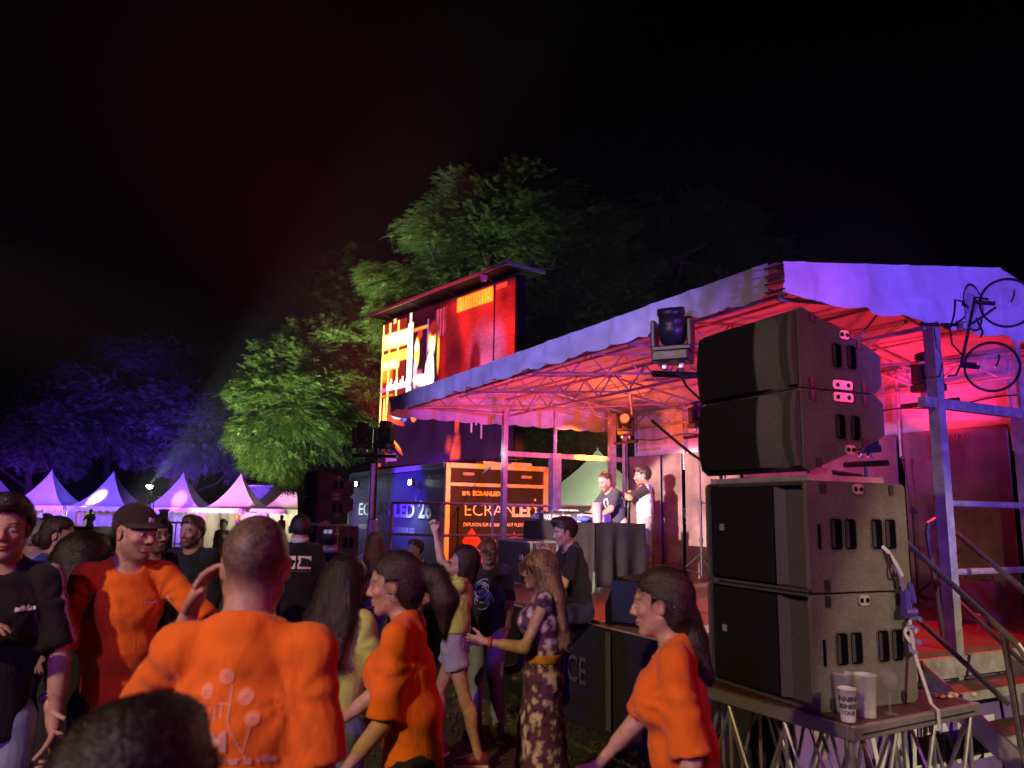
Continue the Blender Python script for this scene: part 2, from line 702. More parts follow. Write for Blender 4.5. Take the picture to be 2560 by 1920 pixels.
def build_roof():
    mb = MB()
    ys = list(np.linspace(-.15, 2.4, 12)) + list(np.linspace(2.55, 4.15, 8))
    xs = np.linspace(RX0, RX1, 50)
    for y in ys:
        for x in xs:
            sag = -.035 * abs(math.sin((x - RX0) / (RX1 - RX0) * math.pi * 4)) * math.sin(min(max((y + .15) / 4.3, 0), 1) * math.pi)
            mb.v.append((x, y, roof_z(y) + sag + .012 * mnoise.noise(Vector((x * 2, y * 2, 0)))))
    n = len(xs)
    for j in range(len(ys) - 1):
        for i in range(n - 1):
            mb.f.append((j * n + i, j * n + i + 1, (j + 1) * n + i + 1, (j + 1) * n + i))
    mb.build('roof_sheet', TARP, stage, True)


build_roof()


def valance(name, p0, p1, topf, seed, scal=.36, out=(0, -1), zb=3.27, amp=.026):
    """hanging scalloped strip from p0 to p1 (stage x,y), top height from topf(t)"""
    L = math.hypot(p1[0] - p0[0], p1[1] - p0[1])
    n = int(L / .03)
    nz = 12
    mb = MB()
    for k in range(nz + 1):
        for i in range(n + 1):
            t = i / n
            s = t * L
            zt = topf(t)
            zbot = zb + .030 * (1 - abs(math.sin(math.pi * s / scal)) ** .8) - .004 + .012 * mnoise.noise(Vector((s * .9, seed, 0)))
            z = zbot + (zt - zbot) * k / nz
            hang = 1 - k / nz
            q = Vector((s * 2.2, z * 4.5, seed))
            w = amp * (.25 + hang) * (1.4 * mnoise.noise(q) + .8 * mnoise.noise(q * 2.3) + .5 * math.sin(s * 11 + 3 * mnoise.noise(Vector((s, seed, 1)))) * hang)
            # creases that run down from the fixing points
            w += .016 * max(0, 1 - abs(((s / .55) % 1) - .5 + .5 * (1 - hang) * mnoise.noise(Vector((math.floor(s / .55), seed, 5)))) * 7)
            mb.v.append((p0[0] + (p1[0] - p0[0]) * t + out[0] * (.02 + w), p0[1] + (p1[1] - p0[1]) * t + out[1] * (.02 + w), z))
    for k in range(nz):
        for i in range(n):
            a = k * (n + 1) + i
            mb.f.append((a, a + 1, a + n + 2, a + n + 1))
    return mb.build(name, TARPV, stage, True)


valance('front_valance', (RX0, -.15), (RX1 - .05, -.15), lambda t: 3.51, 1.3)
valance('side_valance', (RX1, -.10), (RX1, 4.15), lambda t: roof_z(-.1 + 4.25 * t) + .005, 7.7, .40, (1, 0), 3.28, .03)
valance('side_valance', (RX0, -.15), (RX0, 4.15), lambda t: roof_z(-.15 + 4.3 * t) + .005, 4.1, .36, (-1, 0), 3.22)
# lacing that closes the corner of the two strips
for k in range(4):
    mb = MB()
    z = 3.30 + k * .055
    mb.tube((RX1 - .06, -.19, z), (RX1 + .04, -.11, z + .02), .006, n=5)
    mb.build('lacing', RUBBER, stage)

# roof trusses: lattice girders across, purlins under the sheet
def truss(p0, p1, h, n, r=.019, rb=.010):
    p0, p1 = Vector(p0), Vector(p1)
    e = bpy.data.objects.new('roof_truss', None)
    COL.objects.link(e)
    e.parent = stage
    up = Vector((0, 0, h))
    for a, b in ((p0, p1), (p0 + up, p1 + up)):
        mb = MB()
        mb.tube(a, b, r, n=8)
        mb.build('chord', METAL, e)
    for i in range(n):
        a = p0.lerp(p1, i / n)
        b = p0.lerp(p1, (i + .5) / n) + up
        c = p0.lerp(p1, (i + 1) / n)
        mb = MB()
        mb.tube(a, b, rb, n=6)
        mb.build('brace', METAL, e)
        mb = MB()
        mb.tube(b, c, rb, n=6)
        mb.build('brace', METAL, e)


truss((XL - .05, 1.5, 3.28), (XR, 1.5, 3.28), .26, 11)
truss((XL - .4, .02, 3.33), (XR, .02, 3.33), .13, 12, .016, .008)
truss((XL, 3.85, 3.22), (XR, 3.85, 3.22), .22, 9)
for x in (XL, -2.6, -.9, .8, XR - .05):
    truss((x, .0, 3.30), (x, 2.4, 3.52), .22, 5, .016, .008)
    truss((x, 2.4, 3.52), (x, 3.9, 3.28), .18, 4, .016, .008)
for y in (.45, .95, 1.9, 2.4, 2.85, 3.3):
    bar(RX0 + .1, y, roof_z(y) - .06, RX1 - .1, y, roof_z(y) - .06, .016, 'purlin')
for (xa, ya), (xb, yb) in (((-4.2, 3.8), (-1.2, 1.5)), ((-4.2, 1.5), (-1.2, 3.8)), ((-.9, 3.8), (2.4, 1.5)), ((-.9, 1.5), (2.4, 3.8))):
    bar(xa, ya, 3.36, xb, yb, 3.36, .014, 'diagonal_brace')
bar(RX0 + .05, -.1, 3.42, XL, 1.45, 3.30, .022, 'awning_arm')
bar(RX0 + .05, 3.9, 3.42, XL, 3.4, 3.30, .022, 'awning_arm')

# front cloth with lettering
def build_skirt():
    mb = MB()
    n = 180
    nz = 6
    x0, x1 = XL, XR
    for k in range(nz + 1):
        for i in range(n + 1):
            x = x0 + (x1 - x0) * i / n
            z = .86 * k / nz + .012
            mb.v.append((x, -.075 + .012 * math.sin(x * 9 + mnoise.noise(Vector((x, 0, 0))) * 4) * (1 - k / nz) + .01 * mnoise.noise(Vector((x * 2, z * 2, 9))), z))
    for k in range(nz):
        for i in range(n):
            a = k * (n + 1) + i
            mb.f.append((a, a + 1, a + n + 2, a + n + 1))
    sk = mb.build('front_cloth', mat('navy_stage_cloth', (0.016, 0.016, 0.035), .85, 0, .2, 8, .2, 50), stage, True)
    LM = mat('grey_print', (0.10, 0.097, 0.12), .8)
    text_on('VALENCE', .32, LM, sk, Matrix.Translation((-.86, -.105, .36)), 'lettering', bold=.002, spacing=1.05, xscale=.82)
    mb = MB()
    mb.box((.62, -.105, .46), (.07, .003, .78))
    mb.build('printed_stripe', LM, sk)


build_skirt()
# the side cloth under the right end, seen behind the speaker platform, purple of the wash put into its colour
mb = MB()
n = 60
for k in range(5):
    for i in range(n + 1):
        y = -.05 + 4.0 * i / n
        z = .74 * k / 4 + .012
        mb.v.append((XR - .02 + .03 * math.sin(y * 8) * (1 - k / 4) + .03 * mnoise.noise(Vector((y * 2, z * 3, 3))), y, z))
for k in range(4):
    for i in range(n):
        a = k * (n + 1) + i
        mb.f.append((a, a + 1, a + n + 2, a + n + 1))
sc_ = mb.build('side_cloth', mat('violet_lit_cloth', (0.20, 0.13, 0.42), .7, 0, .2, 4, .2, 20), stage, True)
# frame: text runs along +y of the stage (left to right from outside), facing +x
Fm = Matrix.Translation((XR + .035, .55, .16)) @ Matrix(((0, -1, 0, 0), (1, 0, 0, 0), (0, 0, 1, 0), (0, 0, 0, 1)))
text_on('VALENCE', .40, mat('white_print', (0.7, .7, .7), .7), sc_, Fm, 'lettering', bold=.004, xscale=.8, shear=.15)

# wing platform and guard rail left of the stage
wing = thing('wing_railing', 'grey steel guard rail of the side platform left of the stage', 'railing', (0, 0, 0))
RP = [at(980, 1258, 11.7), at(1103, 1259, 11.3), at(1232, 1266, 11.7), at(1345, 1271, 12.3)]
for p in RP:
    p.z = 1.93
for i, p in enumerate(RP):
    mb = MB()
    mb.tube((p.x, p.y, .82), p, .022, n=8)
    mb.build('baluster', METAL, wing)
for a, b in zip(RP[:-1], RP[1:]):
    for z in (1.93, 1.47, 1.02):
        mb = MB()
        mb.tube((a.x, a.y, z), (b.x, b.y, z), .02, n=8)
        mb.build('rail', METAL, wing)
mb = MB()
mb.v = [(RP[0].x, RP[0].y, .86), (RP[1].x, RP[1].y, .86), (S(XL, 0, 0).x, S(XL, 0, 0).y, .86), (S(XL, 1.6, 0).x, S(XL, 1.6, 0).y, .86), (RP[0].x + .3, RP[0].y + 1.2, .86)]
mb.v += [(x, y, .02) for x, y, z in mb.v[:5]]
mb.f = [(0, 1, 2, 3, 4), (9, 8, 7, 6, 5)] + [(i, i + 5, (i + 1) % 5 + 5, (i + 1) % 5) for i in range(5)]
mb.build('platform', mat('black_cloth', (0.02, .02, .022), .85), wing)

# ------------------------------------------------------------------ screen trailer
TCOR = Vector((-1.33, 16.0, 0))
trailer = thing('screen_trailer', 'long black box trailer with silver frame and white lettering under the big screen', 'trailer', TCOR, STAGE_ROT)
TL, TW, TZ0, TZ1 = 7.0, 2.45, .45, 2.80
TBODY = mat('glossy_black_livery', (0.022, 0.022, 0.030), .22, 0, .1, 3)
FRM = mat('trailer_frame_aluminium', (0.62, .60, .58), .42, .35, .12, 6)
WHITE = mat('white_vinyl', (0.78, .78, .80), .5)
mb = MB()
mb.bevbox((-TL / 2, TW / 2, (TZ0 + TZ1) / 2), (TL - .06, TW - .06, TZ1 - TZ0 - .06), .02)
mb.build('body', TBODY, trailer)
mb = MB()
mb.box((-TL / 2, .018, (TZ0 + TZ1) / 2), (TL - .2, .012, TZ1 - TZ0 - .26))
mb.build('side_panel', mat('blue_lit_side', (.045, .045, .10), .35, 0, .15, 2), trailer)  # panel added, paler and bluer than the black body so blue light shows
def tbox(nm, c, s, m=FRM, parent=None):
    mb = MB()
    mb.bevbox(c, s, .01)
    return mb.build(nm, m, parent or trailer)


for x, y in ((-.05, .05), (-.05, TW - .05), (-TL + .05, .05)):
    tbox('corner_post', (x, y, (TZ0 + TZ1) / 2), (.11, .11, TZ1 - TZ0))
tbox('top_rail', (-TL / 2, .03, TZ1 - .05), (TL - .14, .10, .12))
tbox('bottom_rail', (-TL / 2, .03, TZ0 + .05), (TL - .14, .10, .12))
tbox('top_rail', (-.03, TW / 2, TZ1 - .05), (.10, TW - .14, .11))
tbox('cross_rail', (-.02, TW / 2, 2.36), (.08, TW - .14, .075))
tbox('roof_box', (-.35, TW * .62, TZ1 + .045), (.4, 1.2, .07))
tbox('door_post', (-.02, TW * .56, 1.45), (.075, .09, 1.75))
tbox('bottom_rail', (-.03, TW / 2, TZ0 + .05), (.10, TW - .14, .12))
for k, (y, z) in enumerate(((.5, 2.58), (1.9, 2.56))):
    mb = MB()
    mb.bevbox((.012, y, z), (.05, .28, .07), .02)
    o = mb.build('marker_lamp', mat('grey_plastic', (.3, .3, .3), .4), trailer)
for x in (-5.4, -4.4):
    mb = MB()
    mb.lathe([(.0, -.1), (.30, -.1), (.38, -.06), (.38, .08), (.2, .1), (0, .1)], 20, (x, .18, .38), Matrix.Rotation(R(90), 3, 'X'))
    mb.build('wheel', RUBBER, trailer)
# lettering on the long side (faces -y); x grows to the near corner
def tl(px, py):
    """local trailer x,z of a pixel on the long side"""
    n = trailer_m.to_3x3() @ Vector((0, -1, 0))
    o = trailer_m.translation
    v = ray(px, py)
    c = Vector((0, 0, CAM_Z))
    t = (o - c).dot(n) / v.dot(n)
    return trailer_m.inverted() @ (c + v * t)


trailer_m = Matrix.Translation(TCOR) @ Matrix.Rotation(STAGE_ROT, 4, 'Z')
LT = mat('grey_livery_print', (0.60, .60, .64), .45)
z_l = tl(960, 1290).z


def fit_text(body, xa, xb, size, z, m, **kw):
    v, f_ = text_mesh(body, size, **kw)
    v = v.copy()
    v[:, 0] = (v[:, 0] - v[:, 0].min()) / (v[:, 0].max() - v[:, 0].min()) * (xb - xa) + xa
    link_mesh('lettering', [(x, -.004 + zz * 0, y + z) for x, y, zz in v], f_, m, trailer)


p1 = tl(1036, 1290)
fit_text('ECRAN', tl(897, 1290).x, tl(979, 1290).x, .46, z_l, LT, bold=.001)
fit_text('LED', tl(986, 1290).x, p1.x, .46, z_l, LT, bold=.016)
q0 = tl(1046, 1290)
fit_text('26', q0.x, tl(1079, 1290).x, .52, z_l, LT, bold=.014)
fit_text('DIFFUSION SUR ECRAN GÉANT PLEIN JOUR LED', tl(895, 1327).x, tl(1036, 1327).x, .17, z_l - .36, LT)
q2 = tl(1082, 1187)
text_on('ECRANLED26', .085, LT, trailer, Matrix.Translation((q2.x, -.006, 2.50)), 'lettering', bold=.004)
for dx in (-.12, -.22):
    mb = MB()
    mb.box((q2.x + dx, -.006, 2.53), (.07, .004, .07))
    mb.build('printed_square', LT, trailer)
# streaks of the star above the E
for (dx, dz, L_, a) in ((0, 0, .36, 52), (0, 0, .25, 125), (0, 0, .22, 90)):
    mb = MB()
    mb.box((p1.x + .05 + math.cos(R(a)) * L_ / 2, -.006, z_l + .36 + math.sin(R(a)) * L_ / 2), (L_, .003, .014), Matrix.Rotation(-R(a), 3, 'Y'))
    mb.build('printed_streak', LT, trailer)
# short end (faces +x): text runs along +y
EF = Matrix(((0, -1, 0, 0), (1, 0, 0, 0), (0, 0, 1, 0), (0, 0, 0, 1)))
def end_text(t, y, z, s, m, **kw):
    text_on(t, s, m, trailer, Matrix.Translation((-.012, y, z)) @ EF, 'lettering', **kw)


end_text('ECRAN', .42, 1.72, .36, WHITE, bold=-.003, xscale=1.05)
end_text('LED', 1.55, 1.72, .36, WHITE, bold=.014, xscale=1.05)
end_text('DIFFUSION SUR ECRAN GÉANT PLEIN JOUR LED', .42, 1.50, .105, WHITE, xscale=.80)
end_text('ECRANLED26', .62, 2.14, .13, mat('yellow_vinyl', (.7, .55, .2), .5), bold=.006)
for dy in (.42, .52):
    mb = MB()
    mb.box((-.012, dy, 2.18), (.004, .075, .085))
    mb.build('printed_square', MATS['yellow_vinyl'], trailer)
def diamond(y, z, w, h, col, nm):
    mb = MB()
    mb.v = [(-.010, y - w, z), (-.010, y, z - h), (-.010, y + w, z), (-.010, y, z + h)]
    mb.f = [(0, 1, 2, 3)]
    mb.build('printed_diamond', mat('print_' + nm, col, .5), trailer)


DIA = [(.62, 1.20, .22, .26, (.75, .03, .02), 'red'), (.85, .88, .15, .18, (.75, .03, .02), 'red'), (1.62, 1.20, .13, .19, (.30, .06, .65), 'violet'), (1.78, .92, .13, .19, (.28, .08, .7), 'violet'),
       (1.92, 1.24, .12, .19, (.05, .08, .7), 'blue'), (2.06, 1.00, .12, .19, (.05, .10, .7), 'blue'), (2.14, 1.32, .11, .19, (.03, .30, .75), 'azure'), (2.26, 1.08, .10, .19, (.03, .32, .7), 'azure'),
       (1.48, .84, .11, .15, (.65, .03, .35), 'pink'), (1.40, 1.06, .10, .13, (.65, .03, .35), 'pink'), (1.64, .62, .11, .15, (.65, .03, .35), 'pink'), (1.94, .70, .05, .08, (.3, .06, .65), 'violet'), (1.92, .90, .1, .14, (.06, .08, .65), 'blue'), (2.12, .76, .09, .15, (.05, .12, .65), 'blue')]
for d_ in DIA:
    diamond(*d_)
for (y, z, s_, c, nm) in ((1.93, 1.92, .03, (.7, .6, .3), 'sand'), (2.06, 1.98, .03, (.7, .1, .1), 'redbit'), (2.02, 1.88, .03, (.7, .1, .1), 'redbit'), (2.13, 2.07, .03, (.7, .7, .6), 'cream'), (1.85, 1.56, .03, (.7, .1, .1), 'redbit')):
    diamond(y, z, s_, s_, c, nm)

# work lamps on the long side: two lit floods
for i, (px, py, pw) in enumerate(((908, 1211, 30), (1046, 1206, 34))):
    lp = tl(px, py)
    wl = thing('work_lamp', 'small white-hot flood lamp on the trailer side ' + ('nearer the speaker stack' if i == 0 else 'above the number 26'), 'lamp', trailer_m @ Vector((lp.x, -.22, lp.z)), STAGE_ROT, 'lit floods on the trailer')
    mb = MB()
    mb.bevbox((0, .06, 0), (.2, .08, .16), .02)
    mb.build('housing', BLACKM, wl)
    mb = MB()
    mb.bevbox((0, .015, 0), (.15, .012, .11), .004)
    mb.build('lens', emis('work_lamp_white', (.78, 1.0, .93), 60), wl)
    mb = MB()
    mb.tube((0, .1, -.05), (0, .2, -.12), .012, n=6)
    mb.build('bracket', BLACKM, wl)
    w = trailer_m @ Vector((lp.x, -.32, lp.z))
    spot('work_lamp_light', w, w + EV * -2.2 + Vector((0, 0, -3.0)), pw * 5, (.8, 1.0, .9), 150, .4, .05)
pz = tl(980, 1215)
spot('blue_on_trailer', trailer_m @ Vector((-2.5, -2.6, 3.6)), trailer_m @ Vector((-2.3, 0, 2.1)), 1500, (.09, .015, 1.0), 48, .6, .1)

# ------------------------------------------------------------------ LED screen
SR = Vector((.04, 16.0, 0))
SL = Vector((-3.55, 20.5, 0))
SW = (SR - SL).length
sdir = (SR - SL).normalized()
srot = math.atan2(sdir.y, sdir.x)
SZ0, SZ1 = 2.92, 6.84
screen = thing('led_screen', 'giant glowing LED video wall showing the two disc jockeys in red and yellow', 'screen', (SL.x, SL.y, 0), srot)


def paint_screen(nx, nz):
    s = (np.arange(nx) + .5) / nx
    t = (np.arange(nz) + .5) / nz
    Sx, T = np.meshgrid(s, t)
    C = np.zeros((nz, nx, 3))
    C[:] = (.020, .003, .030)
    rng = np.random.default_rng(5)

    def rect(s0, s1, t0, t1, col, a=1.0, soft=.006, shear=0.0):
        tt = T - shear * (Sx - s0)
        m = np.clip((Sx - s0) / soft + .5, 0, 1) * np.clip((s1 - Sx) / soft + .5, 0, 1) * np.clip((tt - t0) / soft + .5, 0, 1) * np.clip((t1 - tt) / soft + .5, 0, 1) * a
        C[:] = C * (1 - m[..., None]) + np.array(col) * m[..., None]

    def blob(cx, cz, rx, rz, col, a=1.0, soft=.25, rot=0.0):
        x, z = Sx - cx, T - cz
        c_, s_ = math.cos(rot), math.sin(rot)
        x, z = x * c_ + z * s_, -x * s_ + z * c_
        d = np.sqrt((x / rx) ** 2 + (z / rz) ** 2)
        m = np.clip((1 - d) / soft + .5, 0, 1) * a
        C[:] = C * (1 - m[..., None]) + np.array(col) * m[..., None]

    def tri(pts, col, a=1.0):
        m = np.ones_like(Sx)
        n = len(pts)
        for i in range(n):
            (x0, z0), (x1, z1) = pts[i], pts[(i + 1) % n]
            e = (x1 - x0) * (T - z0) - (z1 - z0) * (Sx - x0)
            m *= np.clip(e / .002 + .5, 0, 1)
        m *= a
        C[:] = C * (1 - m[..., None]) + np.array(col) * m[..., None]

    W, Y, RD, OR = (3.4, 3.1, 2.6), (3.2, 1.5, .10), (.75, .02, .02), (1, .25, .02)
    # upper half: red wall right, black behind the players, window frames left
    rect(0, 1, .42, 1, (.03, .002, .006))
    rect(.50, 1, .44, .97, (.42, .006, .008), 1, .05)
    blob(.78, .80, .16, .16, (.62, .016, .014), .8, 1.0)
    blob(.95, .70, .09, .20, (.60, .012, .014), .8, .8)
    blob(.80, .60, .075, .15, (.55, .07, .20), .8, 1.2)
    blob(.885, .60, .05, .14, (.55, .08, .26), .8, 1.2)
    blob(.755, .54, .035, .16, (.20, .004, .01), .95, .5)
    blob(.60, .62, .07, .17, (.10, .004, .01), .95, .6)
    blob(.575, .80, .06, .14, (.16, .006, .01), .8, .8)
    rect(.46, .54, .80, .96, (.55, .03, .05), .9)
    for k in range(7):
        rect(.462 + k * .011, .467 + k * .011, .78, .96, (.75, .10, .30) if k % 2 else (.2, .01, .05), .8, .003)
    rect(.62, .86, .90, .985, (1.3, .36, .03), .95, .012)
    for k in range(12):
        rect(.63 + k * .019, .636 + k * .019, .90, .985, (.9, .16, .02), .7, .004)
    rect(.88, .95, .955, .985, (.8, .04, .02))
    rect(.868, .878, .45, 1, (.02, .0, .01))
    # left window frames, blown out
    rect(0, .22, .46, .98, (.35, .02, .015), .9)
    rect(.0, .235, .80, .90, (3.0, 1.9, .4), 1, .02)
    rect(.05, .235, .835, .89, W, 1, .02)
    rect(.0, .235, .70, .765, Y, 1, .015)
    rect(.0, .16, .655, .71, (3.0, 2.1, .7), 1, .02)
    rect(.0, .10, .58, .66, (1.6, .45, .03), .8, .04)
    rect(.235, .275, .46, .93, W, 1, .010)
    rect(.245, .262, .90, 1.0, (2.2, 1.6, .9), 1, .008)
    rect(.275, .40, .862, .885, (1, .30, .05), 1, .008)
    for x, w in ((.004, .012), (.062, .016), (.140, .014)):
        rect(x, x + w, .20, .98, (2.2, 1.3, .25), .95, .006)
    rect(.0, .28, .505, .530, (.75, .20, .60), .9, .01)
    for k in range(12):
        rect(.06 + k * .017, .071 + k * .017, .51, .545 + .02 * (k % 3), W, 1, .005)
    for z in (.47, .40, .33, .24):
        rect(.0, .12, z, z + .012, (1, .45, .04), .9, .006)
    rect(.100, .125, .965, 1, (1, .7, .2))
    # players
    rect(.285, .45, .46, .86, (.03, .004, .012), 1, .02)
    blob(.315, .72, .020, .095, (2.2, 1.2, .15), 1, .4)
    blob(.312, .76, .014, .03, W, 1, .5)
    blob(.305, .58, .016, .10, (.85, .65, .75), .9, .4)
    blob(.335, .835, .020, .035, (.5, .02, .02), 1, .5)
    rect(.318, .36, .48, .60, (.7, .08, .25), .8, .02)
    blob(.435, .76, .030, .085, (2.2, 1.0, .08), 1, .4)
    blob(.436, .74, .016, .05, W, 1, .6)
    blob(.445, .845, .034, .05, (.40, .02, .015), 1, .5)
    blob(.425, .57, .036, .11, W, 1, .35)
    blob(.37, .53, .075, .035, W, 1, .4, -.25)
    blob(.47, .64, .018, .13, (.03, .006, .01), .95, .5)
    blob(.486, .68, .010, .12, (.95, .45, .05), .9, .5)
    rect(.395, .405, .46, .92, (.55, .12, .60), .9, .005)
    rect(.262, .285, .46, .70, (.5, .2, .55), .5, .02)
    # lower half: dark violet field with torn scraps of the picture
    rect(0, 1, 0, .42, (.022, .0035, .030), 1, .02)
    rect(.0, .10, .12, .42, (1.02, 0.17, 0.034), .45, .05)
    for x, w in ((.004, .010), (.038, .012), (.062, .010)):
        rect(x, x + w, .16, .46, (3.4, 2.04, 0.34), .95, .005)
    tri([(.055, .23), (.075, .17), (.095, .23), (.078, .31)], (1.19, 0.085, 0.034))
    tri([(.02, .18), (.04, .12), (.055, .18), (.04, .24)], (1.36, 0.51, 0.034))
    tri([(.075, .10), (.088, .05), (.10, .10), (.088, .16)], (1.1, 0.051, 0.034))
    blob(.03, .25, .02, .04, (1.7, 0.935, 0.085), 1, .5)
    blob(.145, .155, .085, .012, (1.7, 0.578, 0.068), 1, .5, -.75)
    blob(.18, .11, .06, .008, (1.36, 0.102, 0.051), 1, .5, -.75)
    blob(.145, .30, .09, .02, (1.02, 0.068, 0.034), 1, .4, -.45)
    blob(.16, .33, .05, .022, (1.44, 1.19, 1.27), 1, .4, -.35)
    blob(.25, .325, .05, .014, (1.27, 0.935, 1.1), 1, .4, .1)
    blob(.23, .295, .018, .014, (0.102, 0.204, 1.36), 1, .4)
    blob(.31, .30, .025, .028, (1.36, 0.272, 0.085), 1, .4)
    blob(.30, .345, .03, .014, (1.53, 1.19, 1.02), 1, .4)
    blob(.37, .31, .015, .010, (1.44, 0.34, 0.34), 1, .4)
    for k in range(11):
        h_ = .03 + .035 * ((k * 7) % 5) / 5
        rect(.085 + k * .0085, .089 + k * .0085, .03, .03 + h_, (0.714, 0.17, 1.02), 1, .003)
    rect(.0, .035, .0, .022, (1.19, 0.085, 0.051), .9)
    tri([(.600, .02), (.665, .02), (.668, .12), (.645, .17), (.618, .12)], (1.1, 0.068, 0.051))
    tri([(.622, .105), (.65, .075), (.66, .125)], (0.051, 0.0085, 0.068))
    tri([(.572, .08), (.598, .07), (.600, .12), (.578, .125)], (1.02, 0.068, 0.051))
    rect(.625, .655, .17, .27, (0.85, 0.051, 0.034), .8, .01)
    for x, h_ in ((.735, .16), (.765, .12), (.80, .20), (.845, .11)):
        rect(x, x + .010, .32 - h_, .36, (0.935, 0.17, 0.51), .8, .006)
    # uneven video texture
    g = rng.standard_normal((12, 16))
    yy, xx = np.linspace(0, 11, nz), np.linspace(0, 15, nx)
    y0, x0 = np.minimum(yy.astype(int), 10), np.minimum(xx.astype(int), 14)
    fy, fx = (yy - y0)[:, None], (xx - x0)[None]
    lowf = g[y0][:, x0] * (1 - fy) * (1 - fx) + g[y0 + 1][:, x0] * fy * (1 - fx) + g[y0][:, x0 + 1] * (1 - fy) * fx + g[y0 + 1][:, x0 + 1] * fy * fx
    C *= np.clip(1 + .28 * lowf, .45, 1.6)[..., None]
    # panel joints and pixel noise
    C *= (1 + .16 * rng.standard_normal((nz, nx, 1))).clip(.6, 1.5)
    C[(np.arange(nz) % 22) == 0] *= .82
    C[:, (np.arange(nx) % 32) == 0] *= .82
    return C


def build_screen():
    nx, nz = 288, 198
    C = paint_screen(nx, nz)
    xs = np.linspace(0, SW, nx + 1)
    zs = np.linspace(SZ0, SZ1, nz + 1)
    X, Z = np.meshgrid(xs, zs)
    v = np.stack([X, np.zeros_like(X), Z], -1).reshape(-1, 3)
    a = (np.arange(nz)[:, None] * (nx + 1) + np.arange(nx)[None]).ravel()
    f = np.stack([a, a + 1, a + nx + 2, a + nx + 1], 1)
    o = link_np('display', v, f, emis('led_pixels', (1, 1, 1), 1.5, 'Pix'), screen)
    ca = o.data.color_attributes.new('Pix', 'FLOAT_COLOR', 'CORNER')
    cc = np.ones((nx * nz, 4, 4), np.float32)
    cc[:, :, :3] = C.reshape(-1, 1, 3)
    ca.data.foreach_set('color', cc.ravel())
    mb = MB()
    mb.box((SW / 2, .13, (SZ0 + SZ1) / 2), (SW + .1, .22, SZ1 - SZ0 + .06))
    mb.build('cabinet', BLACKM, screen)
    mb = MB()
    mb.box((SW / 2, .5, 2.2), (1.2, .5, 1.4))
    mb.build('mast', BLACKM, screen)
    # pitched cover with a silver front edge
    mb = MB()
    mb.prism([(-.12, SZ1 + .12), (-.12, SZ1 + .155), (SW + .25, SZ1 + .155), (SW + .25, SZ1 + .12)], -.42, .62)
    mb.build('cover', mat('dark_roof_sheet', (.012, .012, .014), .6, spec=.2), screen)
    mb = MB()
    mb.box((SW / 2 + .065, -.432, SZ1 + .137), (SW + .40, .02, .07))
    mb.build('cover_edge', mat('pale_edge_profile', (.55, .5, .5), .4, .3), screen)
    mb = MB()
    mb.box((SW + .262, .10, SZ1 + .137), (.02, 1.04, .07))
    mb.build('cover_edge', MATS['pale_edge_profile'], screen)
    for k in range(9):
        mb = MB()
        mb.bevbox((.9 + k * .28, .1, SZ1 + .22), (.16, .2, .10), .02)
        mb.build('roof_vent', BLACKM, screen)
    for k in range(4):
        mb = MB()
        mb.tube((.5 + k * 1.5, -.38, SZ1 + .12), (.5 + k * 1.5, .0, SZ1 + .02), .012, n=6)
        mb.build('cover_strut', BLACKM, screen)
    mb = MB()
    mb.lathe([(0, -.09), (.06, -.07), (.09, 0), (.09, .05), (0, .05)], 12, (SW - .75, -.3, SZ1 + .06))
    mb.build('camera_dome', mat('white_plastic', (.5, .5, .5), .3), screen)


build_screen()

spot('white_on_trailer_end', S(XL + .9, .5, 3.1), trailer_m @ Vector((0, 1.9, 1.0)), 420, (.75, .85, 1.0), 26, .7, .06)  # added white spot so the printed diamonds show their colours
# ------------------------------------------------------------------ loudspeakers
CAB = mat('textured_brown_grey_cabinet', (0.105, 0.097, 0.084), .62, 0, .24, 85, .4, 170, dirt=.28, dscale=5)
CABD = mat('matt_black_grille', (0.008, 0.007, 0.008), .8, 0, .3, 200, .4, 400, .15)
PORT = mat('dark_charcoal_cabinet', (0.055, .05, .048), .6, 0, .25, 90, .4, 200)
HOLE_SHADE = mat('recess_shade_black', (0.003, .003, .005), .9, spec=0.0)  # flat black standing in for the shade in pockets, holes and slots
GRIP = mat('handle_grip', (0.03, .028, .032), .7, spec=.2)
RIGM = mat('zinc_rigging_steel', (0.50, 0.47, 0.40), .35, .6, .2, 15)
BADGE = mat('badge_silver', (.55, .53, .5), .35, .6)


def rounded_rect(w, h, r, n=4):
    pts = []
    for cx, cz, a0 in ((w / 2 - r, -h / 2 + r, -90), (w / 2 - r, h / 2 - r, 0), (-w / 2 + r, h / 2 - r, 90), (-w / 2 + r, -h / 2 + r, 180)):
        for k in range(n + 1):
            a = R(a0 + 90 * k / n)
            pts.append((cx + r * math.cos(a), cz + r * math.sin(a)))
    return pts


SIDE = Matrix(((0, -1, 0, 0), (1, 0, 0, 0), (0, 0, 1, 0), (0, 0, 0, 1)))   # local x,z drawing -> cabinet side facing +x


def handle(t, x, y, z, w=.075, h=.15):
    """pocket handle in the right cheek: dark recess with a raised lip and screws"""
    fr = Matrix.Translation((x, y, z)) @ SIDE
    mb = MB()
    mb.prism(rounded_rect(w + .012, h + .012, .02), -.002, .004, fr)
    o = mb.build('handle', PORT, t)
    mb = MB()
    mb.prism(rounded_rect(w - .004, h - .004, .016), -.0035, -.0015, fr)
    mb.build('recess_shade', HOLE_SHADE, o)  # flat plate, its black paints the shade of the pocket
    mb = MB()
    mb.prism(rounded_rect(w * .28, h * .86, .008), -.0050, -.0040, Matrix.Translation((x, y - w * .28, z)) @ SIDE)
    mb.build('grip_edge', GRIP, o)


